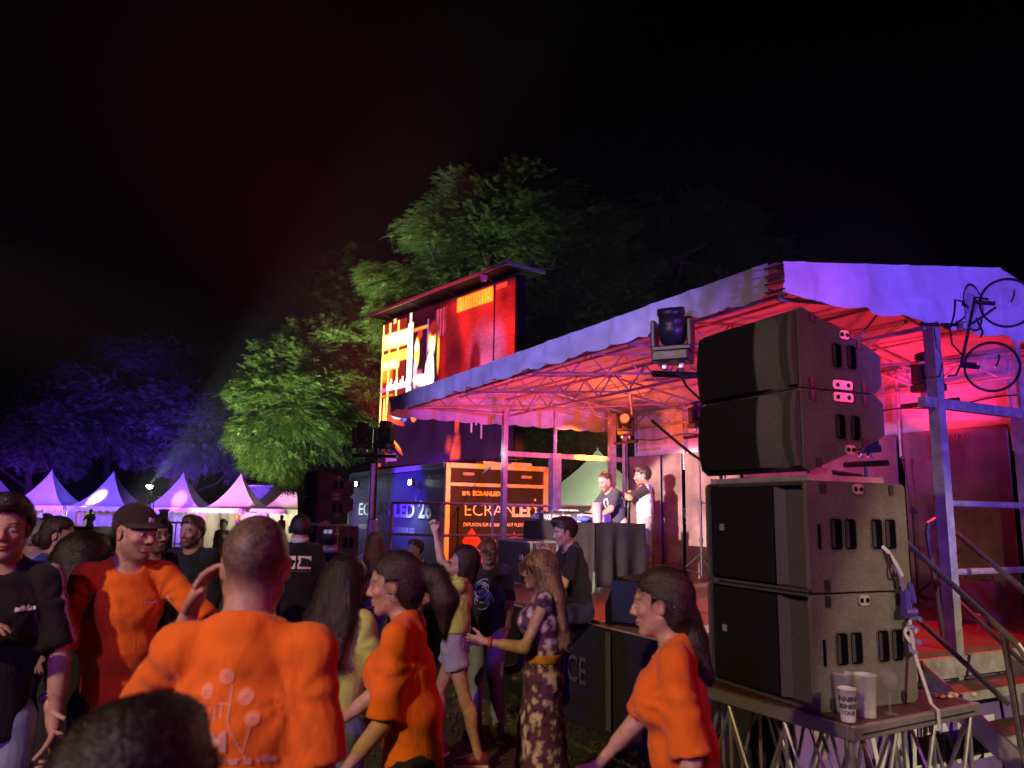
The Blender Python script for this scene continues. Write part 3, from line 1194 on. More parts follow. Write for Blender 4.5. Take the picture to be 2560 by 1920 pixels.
def rig_plate(t, x, y, z, w, h, ang=0):
    rot = Matrix.Translation((x, y, z)) @ Matrix.Rotation(ang, 4, 'X') @ SIDE
    mb = MB()
    mb.prism(rounded_rect(w, h, min(w, h) * .3), -.006, .004, rot)
    o = mb.build('rigging_plate', RIGM, t)
    for k in (-.28, .28):
        mb = MB()
        mb.prism([(k * w + .012 * math.cos(a), .012 * math.sin(a)) for a in np.linspace(0, 2 * math.pi, 9)[:-1]], -.0085, -.0065, rot)
        mb.build('rigging_hole', HOLE_SHADE, o)


def sub(name, label, W, D, H):
    t = thing(name, label, 'loudspeaker')
    # cabinet shell open-looking front: cheeks, top, bottom, back
    mb = MB()
    mb.prism([(y - D / 2, z) for y, z in rounded_rect(D - .004, H - .004, .028)] if False else rounded_rect(D, H - .006, .03), -.012, .012, Matrix.Translation((W / 2 - .012, D / 2, H / 2)) @ SIDE)
    mb.build('cheek', CAB, t)
    mb = MB()
    mb.prism(rounded_rect(D, H - .006, .03), -.012, .012, Matrix.Translation((-W / 2 + .012, D / 2, H / 2)) @ SIDE)
    mb.build('cheek', CAB, t)
    mb = MB()
    mb.bevbox((0, D / 2 + .03, H / 2), (W - .048, D - .08, H - .012), .012)
    mb.build('carcass', PORT, t)
    # front: black grille on the left two thirds, sloping port wall on the right
    xg = W * .17
    mb = MB()
    mb.bevbox(((-W / 2 + .03 + xg) / 2, .025, H / 2), (xg + W / 2 - .03, .03, H - .05), .006)
    g = mb.build('grille', CABD, t)
    mb = MB()
    mb.box((-W / 2 + .13, .007, H * .55), (.034, .004, .034))
    b = mb.build('badge', BADGE, g)
    mb = MB()
    mb.v = [(xg, .03, .02), (xg + .17, .20, .02), (W / 2 - .024, .26, .02), (xg, .03, H - .02), (xg + .17, .20, H - .02), (W / 2 - .024, .26, H - .02)]
    mb.f = [(0, 1, 4, 3), (1, 2, 5, 4)]
    mb.build('port_wall', PORT, t)
    for zz in (.008, H - .008):
        mb = MB()
        mb.bevbox((0, .02, zz), (W - .05, .03, .014), .004)
        mb.build('front_lip', PORT, t)
    for k, yy in enumerate((.175, .268, .445, .538)):
        handle(t, W / 2 + .0005, yy, H * .52)
    mb = MB()
    mb.prism(rounded_rect(.014, .12, .006), -.004, .002, Matrix.Translation((W / 2 + .001, .065, H * .50)) @ SIDE)
    mb.build('slot', HOLE_SHADE, t)
    for yy, zz in ((.10, .035), (.56, .035), (.10, H - .035), (.56, H - .035)):
        mb = MB()
        mb.prism(rounded_rect(.030, .055, .010), -.006, .002, Matrix.Translation((W / 2, yy, zz)) @ SIDE)
        c = mb.build('corner_catch', BLACKM, t)
    rig_plate(t, W / 2 + .003, .33, H - .035, .065, .05)
    return t


def top_box(name, label, W, D, Hf, Hb, flip):
    """trapezoid full-range box: one face level, the other sloping to a lower back"""
    t = thing(name, label, 'loudspeaker')
    sgn = -1 if flip else 1
    b = .012
    poly = [(0, 0), (D * .90, 0), (D, Hb * .18), (D, Hb * .86), (D * .90, Hb), (.03, Hf), (0, Hf - .02)]
    if flip:
        poly = [(y, -z) for y, z in poly][::-1]
    def cheek(x0, x1, m, nm):
        mb = MB()
        mb.prism(poly, x0, x1, SIDE)
        # SIDE maps drawing y -> -x
        return mb.build(nm, m, t)
    cheek(-W / 2, -W / 2 + .025, CAB, 'cheek')
    cheek(W / 2 - .025, W / 2, CAB, 'cheek')
    inner = [(y * .97 + .01, z * .975 + sgn * .004) for y, z in poly]
    cheek(-W / 2 + .025, W / 2 - .025, PORT, 'carcass')
    # front: bowed grille, then a fin with a deep valley
    z0, z1 = (.012 * sgn, (Hf - .025) * sgn)
    zlo, zhi = min(z0, z1), max(z0, z1)
    def front(nm, prof, m):
        mb = MB()
        nz = 8
        for k in range(nz + 1):
            z = zlo + (zhi - zlo) * k / nz
            bow = .02 * (1 - ((k / nz) * 2 - 1) ** 2)
            for x, y in prof:
                mb.v.append((x, y - bow, z))
        n = len(prof)
        for k in range(nz):
            for i in range(n - 1):
                mb.f.append((k * n + i, k * n + i + 1, (k + 1) * n + i + 1, (k + 1) * n + i))
        mb.f.append(tuple(range(n)))
        mb.f.append(tuple(range((nz + 1) * n - 1, nz * n - 1, -1)))
        return mb.build(nm, m, t, False)
    xs = np.linspace(-W / 2 + .01, W * .14, 10)
    g = front('grille', [(-W / 2 + .01, .03)] + [(x, -.018 - .03 * math.sin((x + W / 2) / (W * .64) * math.pi * .9)) for x in xs] + [(W * .14, .03)], CABD)
    front('fin', [(W * .145, .03), (W * .145, -.030), (W * .165, -.034), (W * .33, .012), (W * .335, .03)], PORT)
    front('fin', [(W * .335, .03), (W * .337, .012), (W * .46, -.028), (W * .488, -.022), (W * .49, .03)], PORT)
    mb = MB()
    mb.box((-W / 2 + .10, -.038, (zlo + zhi) / 2), (.034, .01, .034))
    mb.build('badge', BADGE, g)
    hz = sgn * Hf * .44
    for yy in (.245, .345):
        handle(t, W / 2 + .0005, yy, hz, .065, .125)
    for yy, zz in ((.07, .03), (.42, .03), (.09, Hf - .045), (.40, Hb + .015)):
        mb = MB()
        mb.prism(rounded_rect(.028, .05, .01), -.006, .002, Matrix.Translation((W / 2, yy, zz * sgn)) @ SIDE)
        mb.build('corner_catch', BLACKM, t)
    rig_plate(t, W / 2 + .003, .27, .028 * sgn, .13, .045)
    rig_plate(t, W / 2 + .003, .30, (Hf - .115) * sgn, .06, .045)
    return t


SPW, SPD, SUBH = .77, .66, .53
DECKZ = .95


def stack(org, rz, where, deckz, bump_gap=.048):
    """two subwoofers, a bumper and two full-range boxes; org = front left bottom corner"""
    M = Matrix.Translation(org) @ Matrix.Rotation(rz, 4, 'Z')
    objs = []
    for i in range(2):
        o = sub('subwoofer', ('lower' if i == 0 else 'upper') + ' brown grey subwoofer cabinet of the ' + where, SPW, SPD, SUBH)
        o.matrix_world = M @ Matrix.Translation((SPW / 2, 0, deckz + i * (SUBH + .004)))
        objs.append(o)
    z = deckz + 2 * SUBH + .004
    b = thing('rigging_bumper', 'zinc rigging frame between subwoofers and full-range boxes of the ' + where, 'rigging frame')
    b.matrix_world = M @ Matrix.Translation((SPW / 2, 0, z))
    for sx in (-1, 1):
        mb = MB()
        mb.box((sx * (SPW / 2 - .02), .28, .014), (.012, .5, .028))
        mb.build('side_bar', RIGM, b)
    for yy in (.06, .50):
        mb = MB()
        mb.box((0, yy, .014), (SPW - .05, .03, .026))
        mb.build('cross_bar', RIGM, b)
    mb = MB()
    mb.prism([(-.06, 0), (.10, 0), (.09, .045), (.02, .06), (-.05, .055)], -.008, .008, Matrix.Translation((SPW / 2 - .03, .10, .012)) @ SIDE)
    mb.build('hook_plate', RIGM, b)
    mb = MB()
    mb.tube((SPW / 2 - .03, .20, .045), (SPW / 2 - .03, .40, .03), .012, n=8)
    mb.build('pin', BLACKM, b)
    zt = z + bump_gap + .40
    lo = top_box('line_array_box', 'lower trapezoid full-range box of the ' + where, SPW, .55, .405, .235, True)
    lo.matrix_world = M @ Matrix.Translation((SPW / 2, -.005, zt))
    up = top_box('line_array_box', 'topmost trapezoid full-range box of the ' + where, SPW, .55, .405, .235, False)
    up.matrix_world = M @ Matrix.Translation((SPW / 2, -.005, zt + .006))
    for o in objs + [b, lo, up]:
        o['group'] = 'loudspeakers of the ' + where
    return M


STK = Vector((1.11, 4.42, 0))
stk_rot = math.atan2(-.917, .40)
MSTK = stack(STK, stk_rot, 'near right speaker stack', DECKZ)
LSTK = at(764, 1250, 12.6)
MST2 = stack(Vector((LSTK.x, LSTK.y, 0)), stk_rot + R(6), 'far left speaker stack', .50)

# cables that loop from the rigging
cab = thing('speaker_cable', 'black cable looped behind the near right full-range boxes', 'cable')
mb = MB()
mb.path([MSTK @ Vector((-.02, .1 + .25 * math.sin(t * 3), 2.42 - .28 * math.sin(t * math.pi))) + Vector((-.35 * t, .3 * t, .0)) for t in np.linspace(0, 1, 18)], .009, 6)
mb.build('lead', RUBBER, cab)

# ------------------------------------------------------------------ platform under the near stack
N0 = Vector((1.50, 3.53, 0))
dx_, dy_ = Vector((-.40, .917, 0)), Vector((.862, .506, 0)).normalized()
plat = thing('speaker_platform', 'folding aluminium riser with criss-cross rod legs carrying the near right speakers', 'platform', N0, math.atan2(dy_.y, dy_.x))
# local x = depth (to the right), local y = along the front edge away from the camera
PL, PD = 1.12, .96
mb = MB()
mb.box((PD / 2, PL / 2, DECKZ - .012), (PD - .05, PL - .05, .022))
mb.build('top_board', mat('dark_red_hex_board', (.07, .022, .018), .5, 0, .25, 30), plat)
for c, s in (((PD / 2, 0, DECKZ - .035), (PD + .03, .03, .06)), ((PD / 2, PL, DECKZ - .035), (PD + .03, .03, .06)), ((0, PL / 2, DECKZ - .035), (.03, PL - .03, .06)), ((PD, PL / 2, DECKZ - .035), (.03, PL - .03, .06))):
    mb = MB()
    mb.bevbox(c, s, .006)
    o = mb.build('edge_profile', ALU, plat)
    mb = MB()
    big = s[0] > s[1]
    mb.box((c[0], c[1] - (.0165 if big and c[1] < .1 else -.0165 if big else 0), c[2] - .004), (s[0] - .12 if big else .036, .003 if big else s[1] - .12, .008))
    if big:
        mb.build('groove', BLACKM, o)
def rod(p, q, r=.0095, nm='rod'):
    mb = MB()
    mb.tube(p, q, r, n=6)
    mb.build(nm, ALU, plat)


zt, zb = DECKZ - .065, .03
NX, NY = 3, 3
def node(i, j):
    return (.03 + (PD - .06) * i / NX, .03 + (PL - .06) * j / NY)


for i in range(NX + 1):
    for j in range(NY + 1):
        edge = i in (0, NX) or j in (0, NY)
        x, y = node(i, j)
        if edge:
            mb = MB()
            mb.tube((x, y, 0), (x, y, zt + .03), .0135 if (i in (0, NX) and j in (0, NY)) else .010, n=7)
            mb.tube((x, y, 0), (x, y, .03), .022, n=7)
            mb.tube((x, y, zt - .05), (x, y, zt + .01), .017, n=7)
            mb.build('leg', ALU, plat)
for j in range(NY + 1):
    for i in range(NX):
        if j in (0, NY) or i == 1:
            (x0, y0), (x1, y1) = node(i, j), node(i + 1, j)
            rod((x0, y0 + .012, zt), (x1, y1 + .012, zb + .02))
            rod((x1, y1 - .012, zt), (x0, y0 - .012, zb + .02))
for i in range(NX + 1):
    for j in range(NY):
        if i in (0, NX) or j == 1:
            (x0, y0), (x1, y1) = node(i, j), node(i, j + 1)
            rod((x0 + .012, y0, zt), (x1 + .012, y1, zb + .02))
            rod((x1 - .012, y1, zt), (x0 - .012, y0, zb + .02))

# ------------------------------------------------------------------ cups and glass on the platform
def cup(label, pos, r0, r1, h, m, beer=None, name='plastic_cup'):
    t = thing(name, label, 'cup', pos)
    mb = MB()
    mb.lathe([(0, 0), (r0, 0), (r0 * 1.01, .004), (r1, h), (r1 + .003, h + .001), (r1 + .002, h - .006), (r1 - .003, h - .004), (r0 - .003, .006), (0, .006)], 28)
    mb.build('wall', m, t, True)
    if beer:
        mb = MB()
        mb.lathe([(0, .007), (r0 - .004, .007), (r0 - .003 + (r1 - r0) * beer, h * beer), (0, h * beer)], 24)
        mb.build('beer', mat('leftover_beer', (.62, .42, .10), .2, 0, .05, 10, alpha=.9), t, True)
    return t


CUPW = mat('frosted_white_plastic', (.66, .65, .66), .35, 0, .05, 20, alpha=.97)
CUPC = mat('clear_frosted_plastic', (.62, .62, .63), .3, 0, .05, 20, alpha=.45)
pc = at(2122, 1806, 3.62)
def on_deck(px, py):
    v = ray(px, py)
    t = (DECKZ + .001 - CAM_Z) / v.z
    return Vector((0, 0, CAM_Z)) + v * t


pc = on_deck(2121, 1803)
c1 = cup('small white printed plastic cup on the platform corner', pc, .030, .039, .140, CUPW)
# lettering wrapped round the cup towards the camera
def wrap_text(body, size, z, parent, r_at, m, ang0, **kw):
    v, f = text_mesh(body, size, **kw)
    w = v[:, 0].max() - v[:, 0].min()
    pts = []
    for x, y, _ in v:
        zz = z + y
        rr = r_at(zz) + .0008
        a = ang0 + (x - w / 2) / rr
        pts.append((rr * math.cos(a), rr * math.sin(a), zz))
    return link_mesh('lettering', pts, f, m, parent)


fa = math.atan2(-pc.y, -pc.x)
BLK = mat('black_print', (.015, .015, .016), .6)
rf = lambda z: .030 + .009 * z / .140
wrap_text('RUNNING', .030, .088, c1, rf, BLK, fa - .25, bold=.0012)
wrap_text('BUSINESS', .028, .058, c1, rf, BLK, fa - .25, bold=.0012)
wrap_text('TOUR', .024, .032, c1, rf, BLK, fa + .1, bold=.001)
p = on_deck(2168, 1792)
cup('tall frosted plastic cup with a rest of beer on the platform', p, .037, .046, .185, CUPC, .16)
cup('frosted plastic cup standing right behind the printed cup', p + Vector((-.07, .075, 0)), .036, .045, .175, CUPC)
p = on_deck(2226, 1785)
gl = thing('wine_glass', 'empty stemmed wine glass on the platform edge', 'glass', p)
GLASS = mat('clear_glass', (.25, .25, .27), .03, 0, 0, 1, spec=1.0, alpha=.24)
mb = MB()
mb.lathe([(0, 0), (.034, .001), (.034, .003), (.006, .008), (.0045, .02), (.0045, .085), (.010, .092), (.030, .110), (.040, .135), (.041, .155), (.036, .190), (.0355, .190), (.0405, .155), (.039, .136), (.029, .112), (0, .095)], 24)
mb.build('bowl', GLASS, gl, True)
# scraps of food on the far corner
p = on_deck(2390, 1744)
fd = thing('food_scraps', 'reddish food scraps left on the far corner of the platform', 'food', p)
rr_ = random.Random(8)
FM = [mat('food_red', (.30, .07, .04), .6), mat('food_pale', (.45, .32, .24), .6)]
for k in range(9):
    mb = MB()
    a, r_ = rr_.uniform(0, 6.28), rr_.uniform(0.01, .09)
    mb.lathe([(0, 0), (.018, .003), (.02, .012), (.008, .02), (0, .021)], 7, (r_ * math.cos(a) * 1.3, r_ * math.sin(a) * .5, 0), Matrix.Rotation(a, 3, 'Z') @ Matrix.Diagonal((rr_.uniform(.6, 1.6), rr_.uniform(.5, 1), rr_.uniform(.6, 1.2))))
    mb.build('scrap', FM[k % 2], fd, True)

# ratchet strap from the handle over the platform edge
strap = thing('ratchet_strap', 'grey and blue ratchet strap hanging down the side of the near subwoofers', 'strap')
WEB = mat('grey_webbing', (.34, .34, .38), .7)
BLUEW = mat('blue_webbing', (.10, .09, .30), .7)
def ribbon(pts, w, nrm, m, nm, parent, th=.002):
    mb = MB()
    pts = [Vector(p) for p in pts]
    n = len(pts)
    for i, p in enumerate(pts):
        d = (pts[min(i + 1, n - 1)] - pts[max(i - 1, 0)]).normalized()
        s = d.cross(nrm).normalized() * w / 2
        o = nrm * th
        mb.v += [p - s, p + s, p + s + o, p - s + o]
    for i in range(n - 1):
        a = i * 4
        for k in range(4):
            mb.f.append((a + k, a + (k + 1) % 4, a + 4 + (k + 1) % 4, a + 4 + k))
    mb.f += [(3, 2, 1, 0), tuple((n - 1) * 4 + k for k in range(4))]
    return mb.build(nm, m, parent)


NX_ = MSTK.to_3x3() @ Vector((1, 0, 0))
def SK(y, z, off=.012):
    return MSTK @ Vector((SPW + off, y, z))


hz2 = DECKZ + SUBH * 1.50
ribbon([SK(.47, hz2 - .04, .0), SK(.50, hz2 - .075, .02), SK(.54, hz2 - .14, .03), SK(.57, hz2 - .19, .03)], .02, NX_, WEB, 'webbing', strap)
ribbon([SK(.51, hz2 - .08, .018), SK(.545, hz2 - .19, .035), SK(.56, hz2 - .26, .035)], .012, NX_, BLUEW, 'webbing', strap)
mb = MB()
mb.path([SK(.495, hz2 - .08, .02), SK(.515, hz2 - .13, .022), SK(.505, hz2 - .17, .022), SK(.52, hz2 - .20, .022), SK(.545, hz2 - .19, .022), SK(.545, hz2 - .165, .022)], .006, 6)
mb.build('hook', BLACKM, strap)
mb = MB()
mb.bevbox(SK(.575, hz2 - .31, .035), (.05, .035, .11), .01, MSTK.to_3x3())
mb.bevbox(SK(.60, hz2 - .27, .05), (.03, .03, .10), .008, MSTK.to_3x3() @ Matrix.Rotation(R(12), 3, 'X'))
mb.tube(SK(.545, hz2 - .36, .045), SK(.62, hz2 - .36, .045), .022, n=10)
mb.build('ratchet', mat('blue_ratchet', (.07, .05, .32), .4, .2), strap)
for k, (cy_, cz_) in enumerate(((.64, -.42), (.60, -.47), (.625, -.53))):
    pts = [SK(cy_ + .035 * math.cos(a), hz2 + cz_ + .03 * math.sin(a), .03 + .01 * math.sin(a * 2)) for a in np.linspace(.3, 5.6, 12)]
    ribbon(pts, .022, NX_, BLUEW if k != 1 else WEB, 'loop', strap)
e_pt = plat.matrix_world if False else None
pe = N0 + dy_ * (.60) + Vector((0, 0, DECKZ + .004)) - dx_ * .02
ribbon([SK(.60, hz2 - .40, .03), SK(.615, hz2 - .55, .03), pe + Vector((0, 0, .02)) + dx_ * .03, pe - dx_ * .004, pe - dx_ * .004 - Vector((0, 0, .09))], .022, (NX_ * 1.0), WEB, 'webbing', strap)

# ------------------------------------------------------------------ moving-head lamps on stands
MHM = mat('moving_head_plastic', (0.022, 0.022, 0.026), .38, 0, .15, 25)


def moving_head(label, pos, yaw, tilt, lens=None, size=1.0, name='moving_head_lamp', group='moving-head lamps'):
    t = thing(name, label, 'stage lamp', pos, yaw, group)
    s = size
    mb = MB()
    mb.bevbox((0, 0, .045 * s), (.30 * s, .26 * s, .09 * s), .012 * s)
    b = mb.build('base', MHM, t)
    mb = MB()
    mb.box((0, -.131 * s, .05 * s), (.10 * s, .004, .04 * s))
    mb.build('display', mat('label_grey', (.12, .12, .13), .4), b)
    mb = MB()
    mb.bevbox((0, 0, .115 * s), (.33 * s, .16 * s, .05 * s), .012 * s)
    for sx in (-1, 1):
        mb.bevbox((sx * .150 * s, 0, .235 * s), (.045 * s, .14 * s, .25 * s), .012 * s)
    mb.build('yoke', MHM, t)
    rot = Matrix.Rotation(tilt, 3, 'X')
    mb = MB()
    mb.lathe([(0, -.16 * s), (.07 * s, -.155 * s), (.105 * s, -.12 * s), (.118 * s, -.04 * s), (.118 * s, .02 * s), (.108 * s, .03 * s), (.108 * s, .10 * s), (.118 * s, .11 * s), (.112 * s, .16 * s), (.095 * s, .165 * s), (.09 * s, .15 * s), (0, .15 * s)], 24, (0, 0, .30 * s), rot)
    h = mb.build('head', MHM, t, True)
    mb = MB()
    mb.lathe([(0, .1555 * s), (.088 * s, .1545 * s), (.05 * s, .165 * s), (0, .170 * s)], 24, (0, 0, .30 * s), rot)
    mb.build('lens', lens or mat('lamp_lens_dark', (.02, .02, .05), .08), h, True)
    for sx in (-1, 1):
        mb = MB()
        mb.bevbox((sx * .07 * s, 0, -.03 * s), (.05 * s, .07 * s, .06 * s), .01)
        mb.tube((sx * .07 * s, .0, -.055 * s), (sx * .07 * s, .06 * s, -.075 * s), .012 * s, n=6)
        mb.build('clamp', RIGM, t)
    return t


def tripod(label, pos, h, bar_len=.0, bar_yaw=0.0, m=BLACKM, base=.45, group='lamp stands', name='lamp_stand', r=.018):
    t = thing(name, label, 'stand', pos, 0, group)
    mb = MB()
    mb.tube((0, 0, .12), (0, 0, h * .55), r, n=10)
    mb.tube((0, 0, h * .5), (0, 0, h), r * .78, n=10)
    mb.tube((0, 0, h * .53), (0, 0, h * .56), r * 1.5, n=10)
    mb.tube((0, 0, h * .28), (0, 0, h * .31), r * 1.5, n=10)
    mb.build('pole', m, t)
    for k in range(3):
        a = R(40 + 120 * k)
        mb = MB()
        mb.tube((0, 0, .42), (base * math.cos(a), base * math.sin(a), .012), .012, n=6)
        mb.tube((0, 0, .14), (base * .5 * math.cos(a), base * .5 * math.sin(a), .20), .008, n=6)
        mb.build('leg', m, t)
    mb = MB()
    mb.tube((r, 0, h * .545), (r + .05, 0, h * .545), .010, n=6)
    mb.build('knob', RUBBER, t)
    if bar_len:
        mb = MB()
        d = Vector((math.cos(bar_yaw), math.sin(bar_yaw), 0)) * bar_len / 2
        mb.tube(Vector((0, 0, h)) - d, Vector((0, 0, h)) + d, .024, n=8)
        mb.build('cross_bar', m, t)
    return t


def cable_hang(label, pts, r=.007):
    o = thing('lamp_cable', label, 'cable')
    mb = MB()
    mb.path(pts, r, 6)
    mb.build('lead', RUBBER, o)


# near lamp on a bar left of the big stack
p = at(1690, 936, 5.5)
tripod('black lamp stand hidden behind the near speaker stack with a short cross bar', (p.x + .32, p.y + .05, 0), p.z, 1.0, R(8))
moving_head('dark moving-head lamp with violet sheen on the bar beside the near speakers', (p.x - .02, p.y, p.z + .085), R(-25), R(18), None, .88)
cable_hang('black cable sagging from the near moving-head lamp', [p + Vector((.0, -.05, .03)), p + Vector((.06, -.07, -.10)), p + Vector((.16, -.08, -.20)), p + Vector((.30, -.05, -.24)), p + Vector((.42, 0, -.22))], .010)
# stage stands
HOT = emis('lamp_lens_hot', (1.0, .045, .015), 6)
def on_floor(px, d):
    q = at(px, 1300, d)
    return Vector((q.x, q.y, FLOOR))


def stage_lamp(px, py, d, label_s, label_l, yaw, tilt, lens=None, size=.8, bl=.6):
    q = on_floor(px, d)
    top = at(px, py, d).z
    tripod(label_s, q, top - FLOOR, bl, STAGE_ROT)
    return moving_head(label_l, (q.x, q.y, top + .085 * size / .88 + .03), yaw, tilt, lens, size), Vector((q.x, q.y, top))


hl, hp = stage_lamp(1566, 1106, 12.1, 'black tripod stand of the lit lamp behind the two disc jockeys', 'glowing moving-head lamp behind the disc jockeys', R(-15), R(80), HOT, .80)
stage_lamp(1752, 1090, 10.5, 'black tripod stand just left of the near speaker stack', 'unlit moving-head lamp at the left edge of the near speaker stack', R(20), R(-10), None, .78)
stage_lamp(2345, 1008, 7.6, 'black tripod stand behind the right corner post', 'black moving-head lamp half behind the right corner post', R(10), R(-8), None, .85)
stage_lamp(2172, 1160, 6.3, 'black lamp stand behind the near subwoofers', 'small moving-head lamp with violet lens peeking over the near subwoofers', R(200), R(70), mat('violet_lens', (.16, .10, .5), .15), .66, .4)
LH = hp + Vector((0, 0, .30))
fw = Vector((hp.x, hp.y, 0)) + Vector((-.25, -.30, 0))
spot('red_moving_head', (fw.x, fw.y, hp.z + .20), trailer_m @ Vector((0, 1.1, 1.5)), 4200, (1.0, .13, .007), 46, .5, .08)
point('red_moving_head_spill', (fw.x - .05, fw.y - .05, hp.z + .12), 42, (1.0, .15, .008), .08)
# left lighting mast with two heads
p = at(926, 1326, 11.9)
q = at(933, 1140, 11.9)
lm = thing('lighting_mast', 'silver lighting mast with a red topped bar in front of the trailer', 'mast', (p.x, p.y, 0))
mb = MB()
mb.tube((0, 0, .02), (0, 0, q.z - .12), .045, n=10)
mb.build('mast_tube', ALU, lm)
mb = MB()
mb.tube((.05, .02, .3), (.05, .02, q.z), .02, n=8)
mb.build('inner_tube', BLACKM, lm)
mb = MB()
mb.bevbox((.03, -.02, 1.55), (.14, .10, .28), .02)
mb.build('winch', RIGM, lm)
mb = MB()
mb.tube((-.35, .12, q.z + .01), (.38, -.12, q.z - .01), .026, n=8)
mb.build('cross_bar', BLACKM, lm)
for k in range(3):
    a = R(30 + 120 * k)
    mb = MB()
    mb.tube((0, 0, .5), (.6 * math.cos(a), .6 * math.sin(a), .02), .02, n=6)
    mb.build('leg', ALU, lm)
for k, dxx in enumerate((-.20, .16)):
    moving_head('black moving-head lamp on the ' + ('outer' if k == 0 else 'inner') + ' end of the left lighting mast', (p.x + dxx, p.y - dxx * .33, q.z + .11), R(30 - 60 * k), R(12 - 24 * k), None, .9)
cable_hang('black cable loop under the left lighting mast', [q + Vector((-.32, .1, -.02)), q + Vector((-.5, .1, -.18)), q + Vector((-.42, .1, -.3)), q + Vector((-.2, .05, -.2))], .008)

# microphone stands
def mic_stand(label, base, h, boom, mic_dir):
    t = thing('microphone_stand', label, 'microphone stand', base, 0, 'microphone stands')
    mb = MB()
    mb.tube((0, 0, .05), (0, 0, h), .010, n=8)
    mb.build('pole', BLACKM, t)
    for k in range(3):
        a = R(20 + 120 * k)
        mb = MB()
        mb.tube((0, 0, .12), (.30 * math.cos(a), .30 * math.sin(a), .012), .009, n=6)
        mb.build('leg', BLACKM, t)
    e = Vector((0, 0, h)) + Vector(boom)
    mb = MB()
    mb.tube(Vector((0, 0, h)) - Vector(boom) * .25, e, .007, n=8)
    mb.bevbox((0, 0, h), (.05, .05, .06), .012)
    mb.build('boom', BLACKM, t)
    d = Vector(mic_dir).normalized()
    mb = MB()
    mb.tube(e, e + d * .12, .013, .019, n=10)
    o = mb.build('microphone', mat('mic_body', (.05, .05, .05), .4, .5), t)
    mb = MB()
    mb.lathe([(0, -.024), (.018, -.015), (.025, 0), (.018, .018), (0, .025)], 12, e + d * .14)
    mb.build('grille_ball', mat('mic_mesh', (.15, .15, .15), .4, .8), o, True)
    return t


q = on_floor(2282, 8.4)
mic_stand('black microphone stand in front of the dark right wall panels', q, 1.02, (-.06, -.02, .42), (-.1, -.1, .5))
q = at(1142, 1400, 11.8)
mic_stand('black microphone stand with slanted boom at the left end of the stage', (q.x, q.y, .9), .95, (.36, .05, .55), (.3, 0, .25))

# ------------------------------------------------------------------ disc jockey table and what lies on it
tx0, ty0 = -2.62, 1.75      # stage coordinates of the table centre
TBW, TBD, TBZ = 1.75, .75, FLOOR + .80
tbl = thing('dj_table', 'table under a black draped cloth carrying the turntables', 'table', S(tx0, ty0, 0), STAGE_ROT)
mb = MB()
mb.box((0, 0, TBZ - .015), (TBW, TBD, .03))
mb.build('table_top', BLACKM, tbl)
def cloth_drop(nm, x0, x1, yy, z0, z1, seed, amp=.022, side=False):
    mb = MB()
    n, nz = 70, 10
    for k in range(nz + 1):
        for i in range(n + 1):
            t = i / n
            x = x0 + (x1 - x0) * t
            z = z0 + (z1 - z0) * k / nz
            hang = 1 - k / nz
            w = amp * (hang ** .7) * (math.sin(x * 24 + 4 * mnoise.noise(Vector((x * 2, seed, 0)))) + .7 * mnoise.noise(Vector((x * 6, z * 1.5, seed))))
            if side:
                mb.v.append((yy + w, x, z))
            else:
                mb.v.append((x, yy - w - .02 * hang, z))
    for k in range(nz):
        for i in range(n):
            a = k * (n + 1) + i
            mb.f.append((a, a + 1, a + n + 2, a + n + 1))
    mb.build(nm, mat('black_table_cloth', (.012, .011, .013), .8, 0, .2, 6, .1, 60, .2), tbl, True)


cloth_drop('cloth', -TBW / 2 - .01, .05, -TBD / 2 - .015, FLOOR + .50, TBZ + .002, 2.0, .008)
cloth_drop('cloth', .05, TBW / 2 + .02, -TBD / 2 - .015, FLOOR + .03, TBZ + .002, 5.0, .030)
cloth_drop('cloth', -TBD / 2, TBD / 2, TBW / 2 + .02, FLOOR + .05, TBZ + .002, 9.0, .02, True)
mb = MB()
mb.box((0, 0, TBZ + .004), (TBW + .03, TBD + .03, .006))
mb.build('cloth_top', MATS['black_table_cloth'], tbl)
for sx in (-1, 1):
    for sy in (-1, 1):
        mb = MB()
        mb.tube((sx * (TBW / 2 - .06), sy * (TBD / 2 - .06), FLOOR), (sx * (TBW / 2 - .06), sy * (TBD / 2 - .06), TBZ - .03), .018, n=8)
        mb.build('leg', METAL, tbl)
# flight case in front, silver edges
fc = thing('flight_case', 'black flight case with silver edges in front of the disc jockey table', 'case', S(tx0 - .38, ty0 - .62, FLOOR), STAGE_ROT)
cw, cd, ch = .95, .40, .56
mb = MB()
mb.box((0, 0, ch / 2), (cw - .01, cd - .01, ch - .01))
mb.build('case_body', mat('black_laminate', (.03, .028, .03), .4), fc)
for sy in (-1, 1):
    for z in (.012, ch - .012):
        mb = MB(); mb.box((0, sy * (cd / 2 - .008), z), (cw, .024, .024)); mb.build('edge_trim', ALU, fc)
    for sx in (-1, 1):
        mb = MB(); mb.box((sx * (cw / 2 - .01), sy * (cd / 2 - .008), ch / 2), (.03, .022, ch - .05)); mb.build('edge_trim', ALU, fc)
for sx in (-1, 1):
    for z in (.012, ch - .012):
        mb = MB(); mb.box((sx * (cw / 2 - .008), 0, z), (.022, cd - .05, .022)); mb.build('edge_trim', ALU, fc)
mb = MB(); mb.bevbox((.22, -cd / 2 - .004, ch * .62), (.09, .01, .07), .004); mb.build('catch', ALU, fc)
